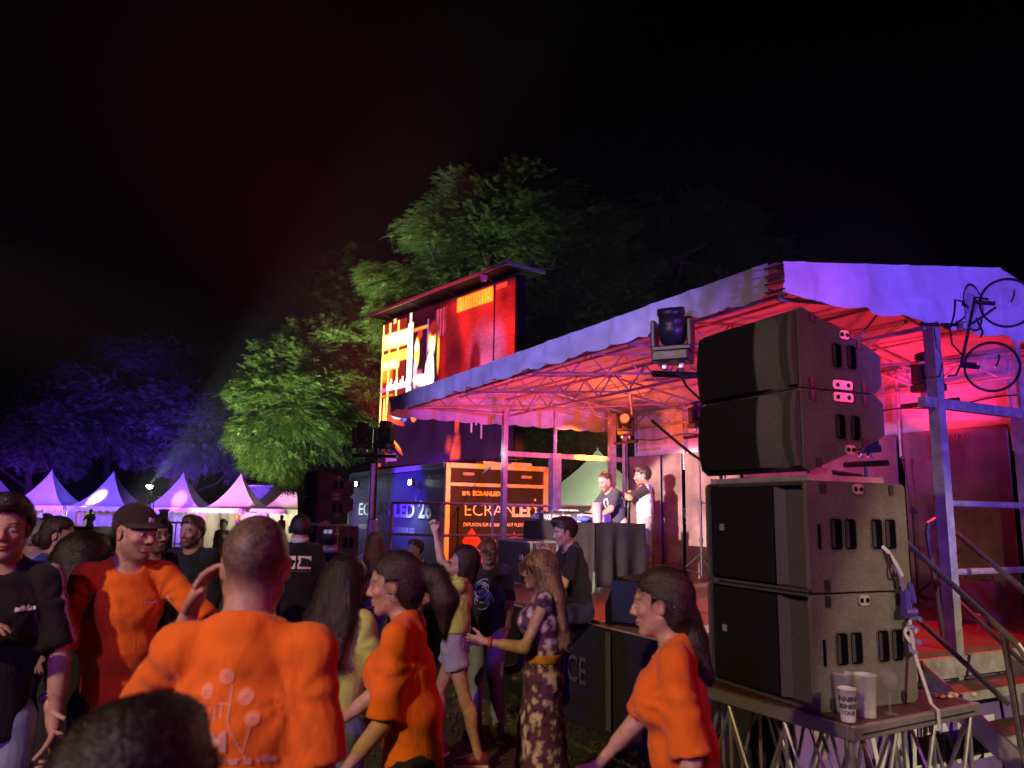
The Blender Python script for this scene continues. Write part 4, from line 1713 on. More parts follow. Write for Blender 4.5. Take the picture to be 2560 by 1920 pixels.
# console with lettered front
con = thing('dj_console', 'white fronted console with turntables and hand lettering', 'dj console', S(tx0 - .22, ty0 - .05, TBZ + .008), STAGE_ROT)
mb = MB(); mb.bevbox((0, 0, .05), (1.22, .52, .10), .01); mb.build('case_tray', mat('white_tray', (.72, .72, .73), .45), con)
fp = mb = MB(); mb.box((0, -.268, .055), (1.20, .008, .10)); plate = mb.build('front_plate', mat('black_front', (.05, .05, .05), .5), con)
text_on('ROCK  VINYL - DJ SET', .088, WHITE, plate, Matrix.Translation((-.22, -.274, .028)), 'lettering', bold=.002, xscale=.78)
text_on('APÉRO', .085, WHITE, plate, Matrix.Translation((-.57, -.274, .030)), 'lettering', bold=.002, xscale=.8)
for sx in (-1, 1):
    mb = MB(); mb.lathe([(0, .10), (.15, .10), (.155, .105), (.155, .118), (.15, .122), (.05, .121), (0, .124)], 28, (sx * .38, 0, 0)); d_ = mb.build('platter', mat('vinyl_black', (.02, .02, .02), .25), con, True)
    mb = MB(); mb.path([(sx * .38 + .19, .16, .13), (sx * .38 + .20, .05, .15), (sx * .38 + .13, -.08, .135)], .007, 6); mb.build('tone_arm', ALU, d_)
mb = MB(); mb.bevbox((0, 0, .115), (.24, .36, .05), .008); mx_ = mb.build('mixer', BLACKM, con)
for k in range(12):
    mb = MB(); mb.lathe([(.011, 0), (.009, .018), (0, .019)], 8, (-.08 + .053 * (k % 4), -.10 + .09 * (k // 4), .14)); mb.build('knob', WHITE, mx_)
mb = MB(); mb.bevbox((-.55, .12, .13), (.12, .10, .07), .01); mb.build('preamp', WHITE, con)
PINKC = mat('pink_lit_cup', (.62, .42, .42), .3, 0, .05, 10, alpha=.75)  # pink of the stage light put into the plastic colour
cup('large pink lit plastic cup at the right end of the disc jockey table', S(tx0 + .55, ty0 - .12, TBZ + .008), .055, .072, .25, PINKC, .15)
cup('small plastic cup beside the blue cloth on the disc jockey table', S(tx0 + .40, ty0 - .05, TBZ + .008), .035, .043, .12, PINKC)
cup('small plastic cup at the left end of the disc jockey table', S(tx0 - .80, ty0 - .12, TBZ + .008), .035, .045, .14, PINKC)
bg = thing('blue_cloth_bag', 'crumpled blue cloth bag on the disc jockey table', 'bag', S(tx0 + .30, ty0 - .22, TBZ + .008), STAGE_ROT)
def crumple(nm, size, seed, m, parent, c=(0, 0, 0), amp=.35):
    mb = MB()
    nu, nv = 18, 10
    for j in range(nv + 1):
        for i in range(nu):
            th = math.pi * j / nv
            ph = 2 * math.pi * i / nu
            d = Vector((math.sin(th) * math.cos(ph), math.sin(th) * math.sin(ph), math.cos(th)))
            r = 1 + amp * mnoise.noise(d * 2.2 + Vector((seed, 0, 0))) + amp * .5 * mnoise.noise(d * 5 + Vector((seed, 3, 0)))
            p = Vector((d.x * size[0], d.y * size[1], d.z * size[2])) * r
            p.z = max(p.z + size[2] * .8, 0)
            mb.v.append(Vector(c) + p)
    for j in range(nv):
        for i in range(nu):
            k = (i + 1) % nu
            mb.f.append((j * nu + i, (j + 1) * nu + i, (j + 1) * nu + k, j * nu + k))
    return mb.build(nm, m, parent, True)


crumple('cloth_body', (.20, .12, .05), 3.1, mat('blue_cloth', (.05, .08, .32), .7), bg)

# things left on the stage floor
b1 = thing('pale_tote_bag', 'pale carrier bag with handles on the stage behind the stair rail', 'bag', S(1.6, 3.45, FLOOR), STAGE_ROT)
BAGM = mat('pale_canvas', (.42, .36, .33), .8, 0, .15, 12, .2, 40)
mb = MB()
n = 20
for k in range(9):
    z = .36 * k / 8
    for i in range(n):
        a = 2 * math.pi * i / n
        sx = .24 * (abs(math.cos(a)) ** .6) * (1 if math.cos(a) > 0 else -1)
        sy = .11 * (abs(math.sin(a)) ** .6) * (1 if math.sin(a) > 0 else -1)
        w = 1 + .10 * mnoise.noise(Vector((math.cos(a) * 2, math.sin(a) * 2, z * 6))) - .12 * (k / 8)
        mb.v.append((sx * w, sy * w * (1 - .4 * k / 8), z))
for k in range(8):
    for i in range(n):
        j = (i + 1) % n
        mb.f.append((k * n + i, k * n + j, (k + 1) * n + j, (k + 1) * n + i))
mb.f.append(tuple(range(8 * n, 9 * n)))
mb.build('bag_body', BAGM, b1, True)
for sy in (-.05, .05):
    mb = MB()
    mb.path([(.14 * math.cos(a), sy, .34 + .13 * math.sin(a)) for a in np.linspace(math.pi, 0, 12)], .011, 6)
    mb.build('handle', BAGM, b1)
b2 = thing('paper_bag', 'folded pale paper bag on the stage floor beside the dj table', 'bag', S(-1.35, 3.2, FLOOR), STAGE_ROT)
mb = MB()
mb.prism([(-.22, 0), (.24, 0), (.20, .12), (.02, .24), (-.16, .15)], -.14, .14)
mb.build('bag_body', mat('pale_paper', (.5, .42, .38), .8), b2)
b3 = thing('equipment_case', 'small grey equipment case by the foot of the tripod stand', 'case', S(.05, 3.5, FLOOR), STAGE_ROT)
mb = MB(); mb.bevbox((0, 0, .14), (.42, .26, .28), .02); mb.build('case_body', mat('grey_case', (.32, .28, .28), .6), b3)
mb = MB(); mb.path([(-.08, 0, .28), (-.07, 0, .32), (.07, 0, .32), (.08, 0, .28)], .010, 6); mb.build('handle', BLACKM, b3)
wedge = thing('stage_monitor', 'black wedge monitor with blue lettered cloth at the stage edge', 'stage monitor', S(.62, .30, FLOOR), STAGE_ROT)
mb = MB(); mb.prism([(-.26, 0), (.26, 0), (.20, .34), (-.14, .40), (-.26, .16)], -.26, .26, Matrix.Rotation(R(25), 4, 'Z')); mb.build('cabinet', CABD, wedge)
mb = MB(); mb.bevbox((.10, -.275, .20), (.30, .012, .34), .004, Matrix.Rotation(R(25), 3, 'Z')); bc = mb.build('blue_cloth', mat('royal_blue_cloth', (.008, .012, .07), .8), wedge)
text_on('BONNE', .085, WHITE, bc, Matrix.Rotation(R(25), 4, 'Z') @ Matrix.Translation((.13, -.288, .08)) @ Matrix.Rotation(R(-80), 4, 'Y'), 'lettering', bold=.001)
sh = thing('sports_shoe', 'pale striped sports shoe standing near the stage edge by the speakers', 'shoe', S(1.28, .62, FLOOR), STAGE_ROT + R(150))
def shoe_mesh(parent, m_up, m_sole, L=.28, W=.095):
    mb = MB()
    prof = [(0, .034, .075), (.06, .040, .085), (.12, .040, .080), (.17, .044, .060), (.22, .046, .048), (.26, .038, .040), (.285, .012, .026)]
    n = 10
    for x, w, h in prof:
        for i in range(n):
            a = math.pi * i / (n - 1)
            mb.v.append((w * math.cos(a), x * L / .285 - .07, .018 + h * math.sin(a) ** .8))
    for k in range(len(prof) - 1):
        for i in range(n - 1):
            mb.f.append((k * n + i, (k + 1) * n + i, (k + 1) * n + i + 1, k * n + i + 1))
    mb.f.append(tuple(range(n)))
    mb.build('upper', m_up, parent, True)
    mb = MB()
    out = [(x, w) for x, w, h in prof]
    poly = [(w + .004, x * L / .285 - .072) for x, w in out] + [(-w - .004, x * L / .285 - .072) for x, w in reversed(out)]
    mb.v = [(x, y, 0) for x, y in poly] + [(x, y, .022) for x, y in poly]
    k = len(poly)
    mb.f = [tuple(range(k - 1, -1, -1)), tuple(range(k, 2 * k))] + [(i, (i + 1) % k, k + (i + 1) % k, k + i) for i in range(k)]
    mb.build('sole', m_sole, parent)


shoe_mesh(sh, mat('pink_white_leather', (.62, .5, .5), .5), WHITE)
for k, (sx, sy) in enumerate(((1.75, 2.05), (2.05, 2.75))):
    cup(('clear plastic beer cup on the red lit stage floor ' + ('by the stair post' if k == 0 else 'beside the tote bag')), S(sx, sy, FLOOR + .002), .035, .043, .13, PINKC, .4)
q = N0 + dx_ * 1.02 + dy_ * .06 + Vector((0, 0, DECKZ + .002))
cup('tall pale plastic cup on the far end of the platform left of the subwoofers', q, .04, .05, .20, PINKC, .1)
# ------------------------------------------------------------------ stairs at the right end
st = thing('stage_stairs', 'steel stage stairs with brown treads and tubular handrails at the right end', 'stairs', A0, STAGE_ROT)
TRD = mat('brown_tread_board', (.12, .055, .045), .55, 0, .2, 10, .2, 60)
for k in range(4):
    z = FLOOR - .21 * (k + 1)
    if z < .05:
        break
    x = XR + .16 + .26 * k
    mb = MB(); mb.box((x, 1.62, z), (.27, .98, .03)); tr = mb.build('tread', TRD, st)
    mb = MB(); mb.box((x + .145, 1.62, z - .012), (.018, 1.0, .055)); mb.build('nosing', METAL, tr)
for yy in (1.12, 2.12):
    mb = MB()
    a, b = Vector((XR + .02, yy, FLOOR - .10)), Vector((XR + 1.15, yy, .03))
    d = (b - a)
    mb.box((a + b) / 2, (d.length, .03, .14), Matrix.Rotation(math.atan2(-d.z, d.x), 3, 'Y'))
    mb.build('stringer', METAL, st)
STEELD = mat('dark_worn_steel', (.16, .15, .15), .35, .6, .2, 12)
hr = thing('stair_handrail', 'dark tubular handrail on the near side of the stage stairs', 'handrail', (0, 0, 0), 0, 'handrails of the stage stairs')
mb = MB()
P1, P2 = at(2228, 1322, 5.75), at(2545, 1612, 4.95)
mb.path([P1, P1.lerp(P2, .5), P2, P2 + Vector((.05, -.05, -.12)), P2 + Vector((.05, -.05, -.6))], .021, 8)
mb.build('rail', STEELD, hr)
mb = MB()
P3, P4 = at(2255, 1510, 5.75), at(2520, 1760, 4.95)
mb.path([P3, P4], .018, 8)
mb.build('lower_rail', STEELD, hr)
for a_, b_ in ((P1, Vector((P1.x, P1.y, .2))), (P2.lerp(P1, .1), Vector((P2.x, P2.y, .05)))):
    mb = MB()
    mb.tube(a_, b_, .02, n=8)
    mb.build('upright', STEELD, hr)
hr2 = thing('stair_handrail', 'bent tubular handrail on the far side of the stage stairs', 'handrail', (0, 0, 0), 0, 'handrails of the stage stairs')
Q0, Q1, Q2, Q3 = at(2362, 1620, 6.2), at(2318, 1330, 6.2), at(2340, 1299, 6.2), at(2600, 1510, 5.3)
mb = MB()
mb.path([Q0, Q1, at(2322, 1309, 6.2), Q2, at(2356, 1303, 6.15), Q3], .021, 8)
mb.build('rail', STEELD, hr2)
mb = MB()
mb.path([at(2338, 1447, 6.2), at(2560, 1660, 5.4)], .018, 8)
mb.build('lower_rail', STEELD, hr2)
# pallets, crate and cables under the stage at the far right
for k in range(3):
    bx_ = thing('road_crate', ['dark crate pushed under the stage at the far right', 'brown crate beside the stair stringer', 'low grey crate at the foot of the stairs'][k], 'crate', S(XR + .35 + .25 * k, 2.75 + .35 * k, 0), STAGE_ROT + .1 * k, 'crates by the stage stairs')
    mb = MB(); mb.bevbox((0, 0, .22), (.55, .4, .40), .02); mb.build('crate_body', mat('crate_brown%d' % k, ((.05, .035, .03), (.09, .05, .03), (.08, .08, .085))[k], .7), bx_)
    mb = MB(); mb.bevbox((0, 0, .43), (.57, .42, .04), .008); mb.build('lid', METAL if k == 2 else RUBBER, bx_)

# ------------------------------------------------------------------ twin clear dishes on a black stand at the right edge
dish = thing('dish_stand', 'bent black stand carrying two black rimmed clear dishes at the right edge', 'dish stand')
CLEAR = mat('clear_acrylic', (.75, .72, .78), .12, 0, 0, 1, alpha=.16)
for k, (px, py, d, r_) in enumerate(((2518, 757, 5.6, .18), (2480, 917, 5.6, .18))):
    c = at(px, py, d)
    nrm = (Vector((-.35, -1.0, -.12))).normalized()
    q_ = nrm.to_track_quat('Z', 'Y').to_matrix()
    mb = MB()
    mb.path([c + q_ @ Vector((r_ * math.cos(a), r_ * math.sin(a), 0)) for a in np.linspace(0, 2 * math.pi, 40, endpoint=False)], .010, 6, True)
    o = mb.build('rim', RUBBER, dish, True)
    mb = MB()
    mb.lathe([(r_, 0), (r_ * .9, -.03), (r_ * .6, -.075), (r_ * .25, -.10), (0, -.105)], 36, c, q_)
    mb.build('clear_dish', CLEAR, o, True)
    mb = MB()
    mb.lathe([(.075, -.03), (.085, .10), (.082, .10), (.072, -.028)], 24, c + q_ @ Vector((0, .03, -.02)), q_)
    mb.build('clear_shroud', CLEAR, o, True)
    mb = MB()
    e = c + q_ @ Vector((-r_ * .55, .02, .02))
    mb.tube(c + q_ @ Vector((-r_ * 1.15, .02, .0)), c + q_ @ Vector((-r_ * .45, .0, .0)), .017, n=8)
    mb.build('pickup_arm', RUBBER, o)
    mb = MB()
    mb.path([c + q_ @ Vector((.02, .0, .02)), c + q_ @ Vector((.04, .05, .03)), c + q_ @ Vector((.05, .09, .0))], .006, 6)
    mb.build('pickup', RUBBER, o)
mb = MB()
g = [at(2438, 743, 5.6), at(2404, 908, 5.6), at(2390, 938, 5.6), at(2370, 940, 5.6)]
mb.path([at(2470, 748, 5.6), g[0], at(2421, 827, 5.6), g[1]], .011, 7)
mb.path([g[1], at(2440, 910, 5.6)], .011, 7)
mb.path([at(2408, 822, 5.6), at(2452, 795, 5.6), at(2490, 768, 5.6)], .009, 7)
mb.path([at(2374, 815, 5.6), at(2380, 860, 5.6), at(2408, 890, 5.6), at(2404, 908, 5.6)], .007, 7)
mb.path([at(2440, 795, 5.6), at(2457, 830, 5.6), at(2452, 843, 5.6)], .008, 7)
mb.path([g[1], g[2], g[3]], .008, 7)
mb.path([at(2300, 810, 5.75), at(2408, 812, 5.65)], .013, 7)
mb.build('bent_tube', RUBBER, dish)
mb = MB()
mb.bevbox(at(2408, 815, 5.6), (.05, .05, .07), .012)
mb.build('clamp', RIGM, dish)
# ------------------------------------------------------------------ pagoda tents
TENTC = cloth_translucent('white_tent_fabric', (0.78, 0.77, 0.78), 0.05)
CURT = cloth_translucent('cream_curtain', (0.72, 0.70, 0.62), 0.2)


def tent(label, pos, w=3.0, rz=0.0, z_eave=2.25, peak=1.95, curtains=(), fabric=None, group='pagoda tents along the far side'):
    t = thing('pagoda_tent', label, 'tent', pos, rz, group)
    h = w / 2
    fab = fabric or TENTC
    # four concave roof panels
    for s in range(4):
        rot = Matrix.Rotation(math.pi / 2 * s, 3, 'Z')
        mb = MB()
        n, m = 8, 10
        for k in range(m + 1):
            r_ = 1 - k / m
            z = z_eave + peak * (1 - r_) ** 1.75 + (.0 if k else 0)
            for i in range(n + 1):
                u = -1 + 2 * i / n
                sag = -.05 * (1 - u * u) * r_ * (1 - r_) * 3
                mb.v.append(rot @ Vector((u * h * r_ + (.02 * u if k == m else 0), -h * r_ - sag * 0 - .004, z + sag)))
        for k in range(m):
            for i in range(n):
                a = k * (n + 1) + i
                mb.f.append((a, a + 1, a + n + 2, a + n + 1))
        mb.build('roof_panel', fab, t, True)
        # scalloped valance
        mb = MB()
        n = 48
        for k in range(3):
            for i in range(n + 1):
                u = -h + w * i / n
                zb = z_eave - .26 + .07 * (1 - abs(math.sin(math.pi * (u + h) / (w / 9))))
                z = z_eave + (zb - z_eave) * k / 2
                mb.v.append(rot @ Vector((u, -h - .012 - .01 * math.sin(u * 9) * k, z)))
        for k in range(2):
            for i in range(n):
                a = k * (n + 1) + i
                mb.f.append((a, a + 1, a + n + 2, a + n + 1))
        mb.build('valance', fab, t)
    for sx in (-1, 1):
        for sy in (-1, 1):
            mb = MB()
            mb.tube((sx * (h - .03), sy * (h - .03), 0), (sx * (h - .03), sy * (h - .03), z_eave), .032, n=8)
            mb.build('leg', ALU, t)
    mb = MB()
    mb.lathe([(.05, z_eave + peak - .25), (.02, z_eave + peak - .02), (.012, z_eave + peak + .06), (0, z_eave + peak + .07)], 8)
    mb.build('finial', fab, t)
    # curtains: (side index, u0, u1)
    for s, u0, u1 in curtains:
        rot = Matrix.Rotation(math.pi / 2 * s, 3, 'Z')
        mb = MB()
        n = 44
        for k in range(7):
            z = .03 + (z_eave - .06) * k / 6
            for i in range(n + 1):
                u = u0 + (u1 - u0) * i / n
                mb.v.append(rot @ Vector((u * h, -h + .05 + .045 * math.sin(i * 1.1 + .3 * k) * (1 - .06 * k), z)))
        for k in range(6):
            for i in range(n):
                a = k * (n + 1) + i
                mb.f.append((a, a + 1, a + n + 2, a + n + 1))
        mb.build('curtain', CURT, t, True)
    return t


TD = 41.0
def far(px, d):
    q = at(px, 1265, d)
    return Vector((q.x, q.y, ground_z(q.x, q.y)))


TENTS = [(-28, 'leftmost tent, cut by the picture edge'), (120, 'violet tent with a pink right flank, leftmost full tent of the row'), (276, 'blue violet tent with a white light patch on its roof'), (452, 'violet tent with a round pink light patch on its roof'), (597, 'pink and white tent with balloons at its corner'), (735, 'white and pink tent beside the far left speakers')]
tents = []
CUR = [(), ((2, -1, 1), (0, .35, 1), (3, -1, 1)), ((2, -1, 1), (0, -1, -.7), (3, -.2, 1)), ((0, -1, -.35), (2, -1, 1), (0, .85, 1)), ((2, -1, 1), (3, -1, 1), (0, -1, -.8)), ((2, -1, 1), (0, -1, -.6), (1, -1, 1))]
for (px, lb), cu in zip(TENTS, CUR):
    q = far(px, TD)
    tents.append((tent(lb, q, 3.0, R(4), 2.15, 1.80, cu), q))
# blocks of light on and in the tents
spot('tent_blue_a', tents[1][1] + Vector((.8, -6, 2.3)), tents[1][1] + Vector((0, -.3, 3.0)), 4800, (.22, .06, 1), 60, .6)
spot('tent_blue_b', tents[2][1] + Vector((1.0, -6, 2.3)), tents[2][1] + Vector((0, -.3, 3.0)), 4800, (.10, .05, 1), 60, .6)
spot('tent_blue_c', tents[3][1] + Vector((.3, -6, 2.3)), tents[3][1] + Vector((0, -.3, 3.0)), 4800, (.20, .06, 1), 55, .6)
spot('tent_pink_a', tents[1][1] + Vector((6, -4, 1.0)), tents[1][1] + Vector((.6, -.1, 2.9)), 6000, (1, .25, .75), 14, .5)
spot('tent_white_b', tents[2][1] + Vector((-2.2, -7, 1.2)), tents[2][1] + Vector((-.25, -.7, 2.6)), 16000, (1, .55, .75), 6, .5)
spot('tent_pink_c', tents[3][1] + Vector((1.0, -7, 1.2)), tents[3][1] + Vector((.25, -.8, 2.55)), 14000, (1, .12, .55), 7, .5)
spot('tent_pink_d', tents[4][1] + Vector((-2.5, -6, 1.0)), tents[4][1] + Vector((-.2, -.2, 2.8)), 6000, (1, .30, .85), 34, .7)
spot('tent_pink_e', tents[5][1] + Vector((-3.5, -5, 1.0)), tents[5][1] + Vector((-.5, -.2, 2.8)), 4200, (1, .2, .8), 30, .7)
spot('tent_warm_e', tents[5][1] + Vector((4.0, -5, 1.5)), tents[5][1] + Vector((.4, -.2, 2.6)), 1500, (.9, .8, .45), 36, .7)
for i, pw in ((1, 40), (3, 36), (4, 80), (5, 80)):
    point('tent_bulb', tents[i][1] + Vector((.1, .2, 1.9)), pw, (1.0, .88, .55), .08)
point('bar_lamp', tents[2][1] + Vector((-.2, -1.2, 1.75)), 26, (1, .10, .06), .1)
spot('tree_blue_a', far(60, 44) + Vector((0, 0, .5)), at(70, 1130, 50), 1500, (.20, .03, 1), 56, .8, .2)
spot('tree_blue_b', far(375, 43.5) + Vector((0, 0, .5)), at(430, 1110, 50), 800, (.30, .04, .95), 56, .8, .2)
spot('tree_blue_c', far(545, 43) + Vector((0, 0, .5)), at(540, 1130, 47), 900, (.32, .04, .95), 56, .8, .2)
# balloons
for k, (px, py, c, nm) in enumerate(((604, 1278, (.30, .16, .55), 'violet'), (593, 1293, (.75, .55, .04), 'yellow'), (595, 1307, (.32, .18, .55), 'violet'))):
    q = at(px, py, 39.2)
    o = thing('balloon', ['violet balloon highest at the corner of the pink tent', 'yellow balloon at the corner of the pink tent', 'violet balloon lowest at the corner of the pink tent'][k], 'balloon', q, 0, 'balloons on the pink tent')
    mb = MB()
    mb.lathe([(0, -.20), (.02, -.19), (.10, -.10), (.15, .02), (.12, .12), (0, .17)], 14)
    mb.build('bladder', mat('balloon_' + nm, c, .3), o, True)
    mb = MB()
    mb.tube((0, 0, -.19), (.05, 1.2, -.3), .004, n=4)
    mb.build('string', WHITE, o)
# notice sheets on the tent wall
for k, (px, py, w_, h_) in enumerate(((618, 1312, 22, 60), (650, 1300, 30, 34))):
    q = at(px, py, 39.35)
    o = thing('notice_sheet', ['tall pale notice sheet at the corner of the pink tent', 'pale notice board inside the pink tent'][k], 'notice', q)
    mb = MB()
    mb.box((0, 0, 0), (w_ * .02, .01, h_ * .02))
    mb.build('sheet', mat('pale_sheet', (.6, .6, .55), .8), o)
    mb = MB()
    for j in range(8):
        mb.box((-.03 + .02 * (j % 3), -.008, h_ * .01 - .1 - j * .12), (w_ * .012, .002, .02))
    mb.build('print_lines', mat('grey_ink', (.2, .2, .2), .8), o)
# bottle-shaped black stove and a trestle bar between the crowd and the tents
q = far(411, 25)
o = thing('bottle_stove', 'black bottle-shaped stove standing before the tents', 'stove', q)
mb = MB()
mb.lathe([(.30, 0), (.32, .1), (.32, 1.0), (.30, 1.15), (.20, 1.32), (.13, 1.42), (.13, 1.62), (.16, 1.64), (.16, 1.70), (0, 1.71)], 18)
mb.build('shell', BLACKM, o, True)
mb = MB()
mb.lathe([(.0, 0), (.13, 0), (.15, .02), (.12, .03), (0, .015)], 16, (0, -.31, .95), Matrix.Rotation(R(90), 3, 'X'))
mb.build('mouth', RUBBER, o, True)
q = far(452, 26)
o = thing('trestle_bar', 'grey trestle table with tubular legs before the violet tent', 'table', q)
mb = MB(); mb.box((0, 0, 1.28), (1.5, .6, .05)); mb.build('table_top', METAL, o)
for sx in (-.65, 0, .65):
    mb = MB()
    mb.path([(sx, -.25, 0), (sx, -.25, 1.25), (sx, .25, 1.25), (sx, .25, 0)], .02, 6)
    mb.build('leg', METAL, o)
mb = MB(); mb.tube((-.65, -.25, .6), (.65, -.25, .6), .015); mb.build('stretcher', METAL, o)
q = far(225, 37)
o = thing('bar_counter', 'dark bar counter inside the blue violet tent', 'bar', q)
mb = MB(); mb.bevbox((.3, 0, .55), (2.6, .6, 1.1), .02); mb.build('front', mat('dark_wood', (.05, .03, .025), .6), o)
mb = MB(); mb.bevbox((.3, 0, 1.12), (2.7, .7, .05), .01); mb.build('counter_top', METAL, o)

# grey green tent behind the stage
q = at(1462, 1200, 21.0)
tg = tent('grey green tent behind the disc jockeys', (q.x + .35, q.y, 0), 3.6, STAGE_ROT + R(20), 1.95, 1.55, ((0, -1, 1), (3, -1, 1)), cloth_translucent('sage_tent_fabric', (.52, .56, .50), .2), 'tents behind the stage')
spot('tent_behind_stage', (1.2, 16.8, 4.6), (q.x + .1, q.y, 2.0), 110, (.85, 1, .85), 80, .7, .1)
# white container between the tents
q = far(690, 46)
o = thing('white_cabin', 'white site cabin rising behind the right tents', 'cabin', q)
mb = MB(); mb.bevbox((0, 0, 1.7), (3.2, 2.4, 3.4), .03); mb.build('walls', mat('cabin_white', (.6, .6, .62), .6), o)
mb = MB(); mb.box((0, 0, 3.44), (3.4, 2.6, .08)); mb.build('roof', METAL, o)
mb = MB(); mb.box((-.4, -1.21, 1.9), (.9, .03, .9)); mb.build('window', mat('dark_glass', (.03, .03, .04), .1), o)

# far beam lamp on a truss tower
q = at(372, 1222, 34)
bt = thing('beam_tower', 'truss tower behind the tents with a bright white beam lamp', 'tower', (q.x, q.y, ground_z(q.x, q.y)))
h = q.z - ground_z(q.x, q.y)
for sx in (-1, 1):
    for sy in (-1, 1):
        mb = MB(); mb.tube((sx * .15 + .05, sy * .15, 0), (sx * .15 + .05, sy * .15, h - .35), .025, n=6); mb.build('tower_tube', METAL, bt)
for k in range(9):
    z = .2 + k * .28
    mb = MB(); mb.tube((-.1, -.15, z), (.2, -.15, z + .26), .012, n=5); mb.build('brace', METAL, bt)
mb = MB(); mb.box((.05, 0, h - .34), (.9, .4, .05)); mb.build('shelf', METAL, bt)
mb = MB(); mb.bevbox((0, 0, h - .22), (.26, .24, .16), .02); mb.build('lamp_base', MHM, bt)
rotb = Vector((.42, -.55, .75)).normalized().to_track_quat('Z', 'Y').to_matrix()
mb = MB(); mb.lathe([(0, -.15), (.10, -.12), (.12, 0), (.12, .12), (0, .121)], 14, (0, 0, h), rotb); mb.build('lamp_head', MHM, bt, True)
mb = MB(); mb.lathe([(0, .126), (.13, .124), (.09, .16), (0, .175)], 14, (0, 0, h), rotb); mb.build('lamp_lens', emis('beam_white', (.80, 1.0, .95), 90), bt, True)
spot('beam_light', q + Vector((.12, -.2, .18)), at(520, 1045, 32.0), 22000, (.72, 1.0, .92), 22, .5, .04)

# ------------------------------------------------------------------ trees
LEAF = mat('leaf_green', (0.062, 0.105, 0.026), .55, 0, .35, 2.0)
LEAF.node_tree.nodes['Principled BSDF'].inputs['Specular IOR Level'].default_value = .3
_lt = LEAF.node_tree
_tr = _lt.nodes.new('ShaderNodeBsdfTranslucent')
_tr.inputs['Color'].default_value = (0.08, 0.15, 0.022, 1)
_ms = _lt.nodes.new('ShaderNodeMixShader')
_ms.inputs['Fac'].default_value = .35
_lt.links.new(_lt.nodes['Principled BSDF'].outputs['BSDF'], _ms.inputs[1])
_lt.links.new(_tr.outputs['BSDF'], _ms.inputs[2])
_lt.links.new(_ms.outputs['Shader'], _lt.nodes['Material Output'].inputs['Surface'])
BARK = mat('bark', (0.07, 0.05, 0.038), .9, 0, .3, 14, .8, 30)


def fronds(lumps, n, seed, L=.34, leaf=.075, nl=5):
    """pinnate fronds: a rachis with paired leaflets, spread through the lumps of the crown"""
    rng = np.random.default_rng(seed)
    # every lump of the crown is a heap of flat leaf sprays with gaps between them
    cs, rs = [], []
    for c, r in lumps:
        k = int(16 + 14 * r)
        dd = rng.standard_normal((k, 3))
        dd /= np.linalg.norm(dd, axis=1)[:, None]
        dd *= (r * rng.uniform(.35, 1.0, k))[:, None]
        cs.append(np.array(list(c))[None] + dd * np.array([1, 1, .85]))
        rs.append(r * rng.uniform(.20, .40, k))
    cs, rs = np.concatenate(cs), np.concatenate(rs)
    idx = rng.choice(len(rs), n, p=rs ** 2 / (rs ** 2).sum())
    C, RR = cs[idx], rs[idx]
    d = rng.standard_normal((n, 3))
    d /= np.linalg.norm(d, axis=1)[:, None]
    rad = RR * rng.uniform(.1, 1.0, n) ** .5
    P = C + d * rad[:, None] * np.array([1.25, 1.25, .42])
    # two fifths of the leaves fill the heart of each lump
    nf = int(n * .4)
    li = rng.integers(0, len(lumps), nf)
    LC = np.array([list(c) for c, _ in lumps])[li]
    LR = np.array([r for _, r in lumps])[li]
    P[:nf] = LC + d[:nf] * (LR * rng.uniform(.0, 1.0, nf) ** .45)[:, None] * .92
    C[:nf] = P[:nf]
    P[:, 2] -= .18 * ((P[:, :2] - C[:, :2]) ** 2).sum(1) / (RR + .1)
    d = P - np.array([list(c) for c, _ in lumps]).mean(0)
    d /= np.linalg.norm(d, axis=1)[:, None] + 1e-9
    # frond direction: outward, nearly level, drooping
    ax = d + .5 * rng.standard_normal((n, 3))
    ax[:, 2] = ax[:, 2] * .35 - .12
    ax /= np.linalg.norm(ax, axis=1)[:, None]
    up = np.array([0, 0, 1.0]) + .35 * rng.standard_normal((n, 3))
    side = np.cross(ax, up)
    side /= np.linalg.norm(side, axis=1)[:, None] + 1e-9
    nrm = np.cross(side, ax)
    Ls = L * rng.uniform(.6, 1.25, n)
    V = []
    F = []
    base = 0
    for k in range(nl):
        t = (k + .8) / nl
        c0 = P + ax * (Ls * t)[:, None] - nrm * (Ls * .22 * t * t)[:, None]
        sz = leaf * (1.15 - .55 * abs(t - .45)) * rng.uniform(.8, 1.2, n)
        for sg in (-1, 1):
            tip = side * sg + ax * .55 - nrm * rng.uniform(.0, .5, n)[:, None]
            tip /= np.linalg.norm(tip, axis=1)[:, None]
            wdir = np.cross(tip, nrm)
            a = c0
            b = c0 + tip * (sz * .5)[:, None] + wdir * (sz * .22)[:, None]
            c = c0 + tip * sz[:, None]
            e = c0 + tip * (sz * .5)[:, None] - wdir * (sz * .22)[:, None]
            V.append(np.stack([a, b, c, e], 1).reshape(-1, 3))
            F.append(np.arange(n * 4).reshape(-1, 4) + base)
            base += n * 4
    return np.concatenate(V), np.concatenate(F)


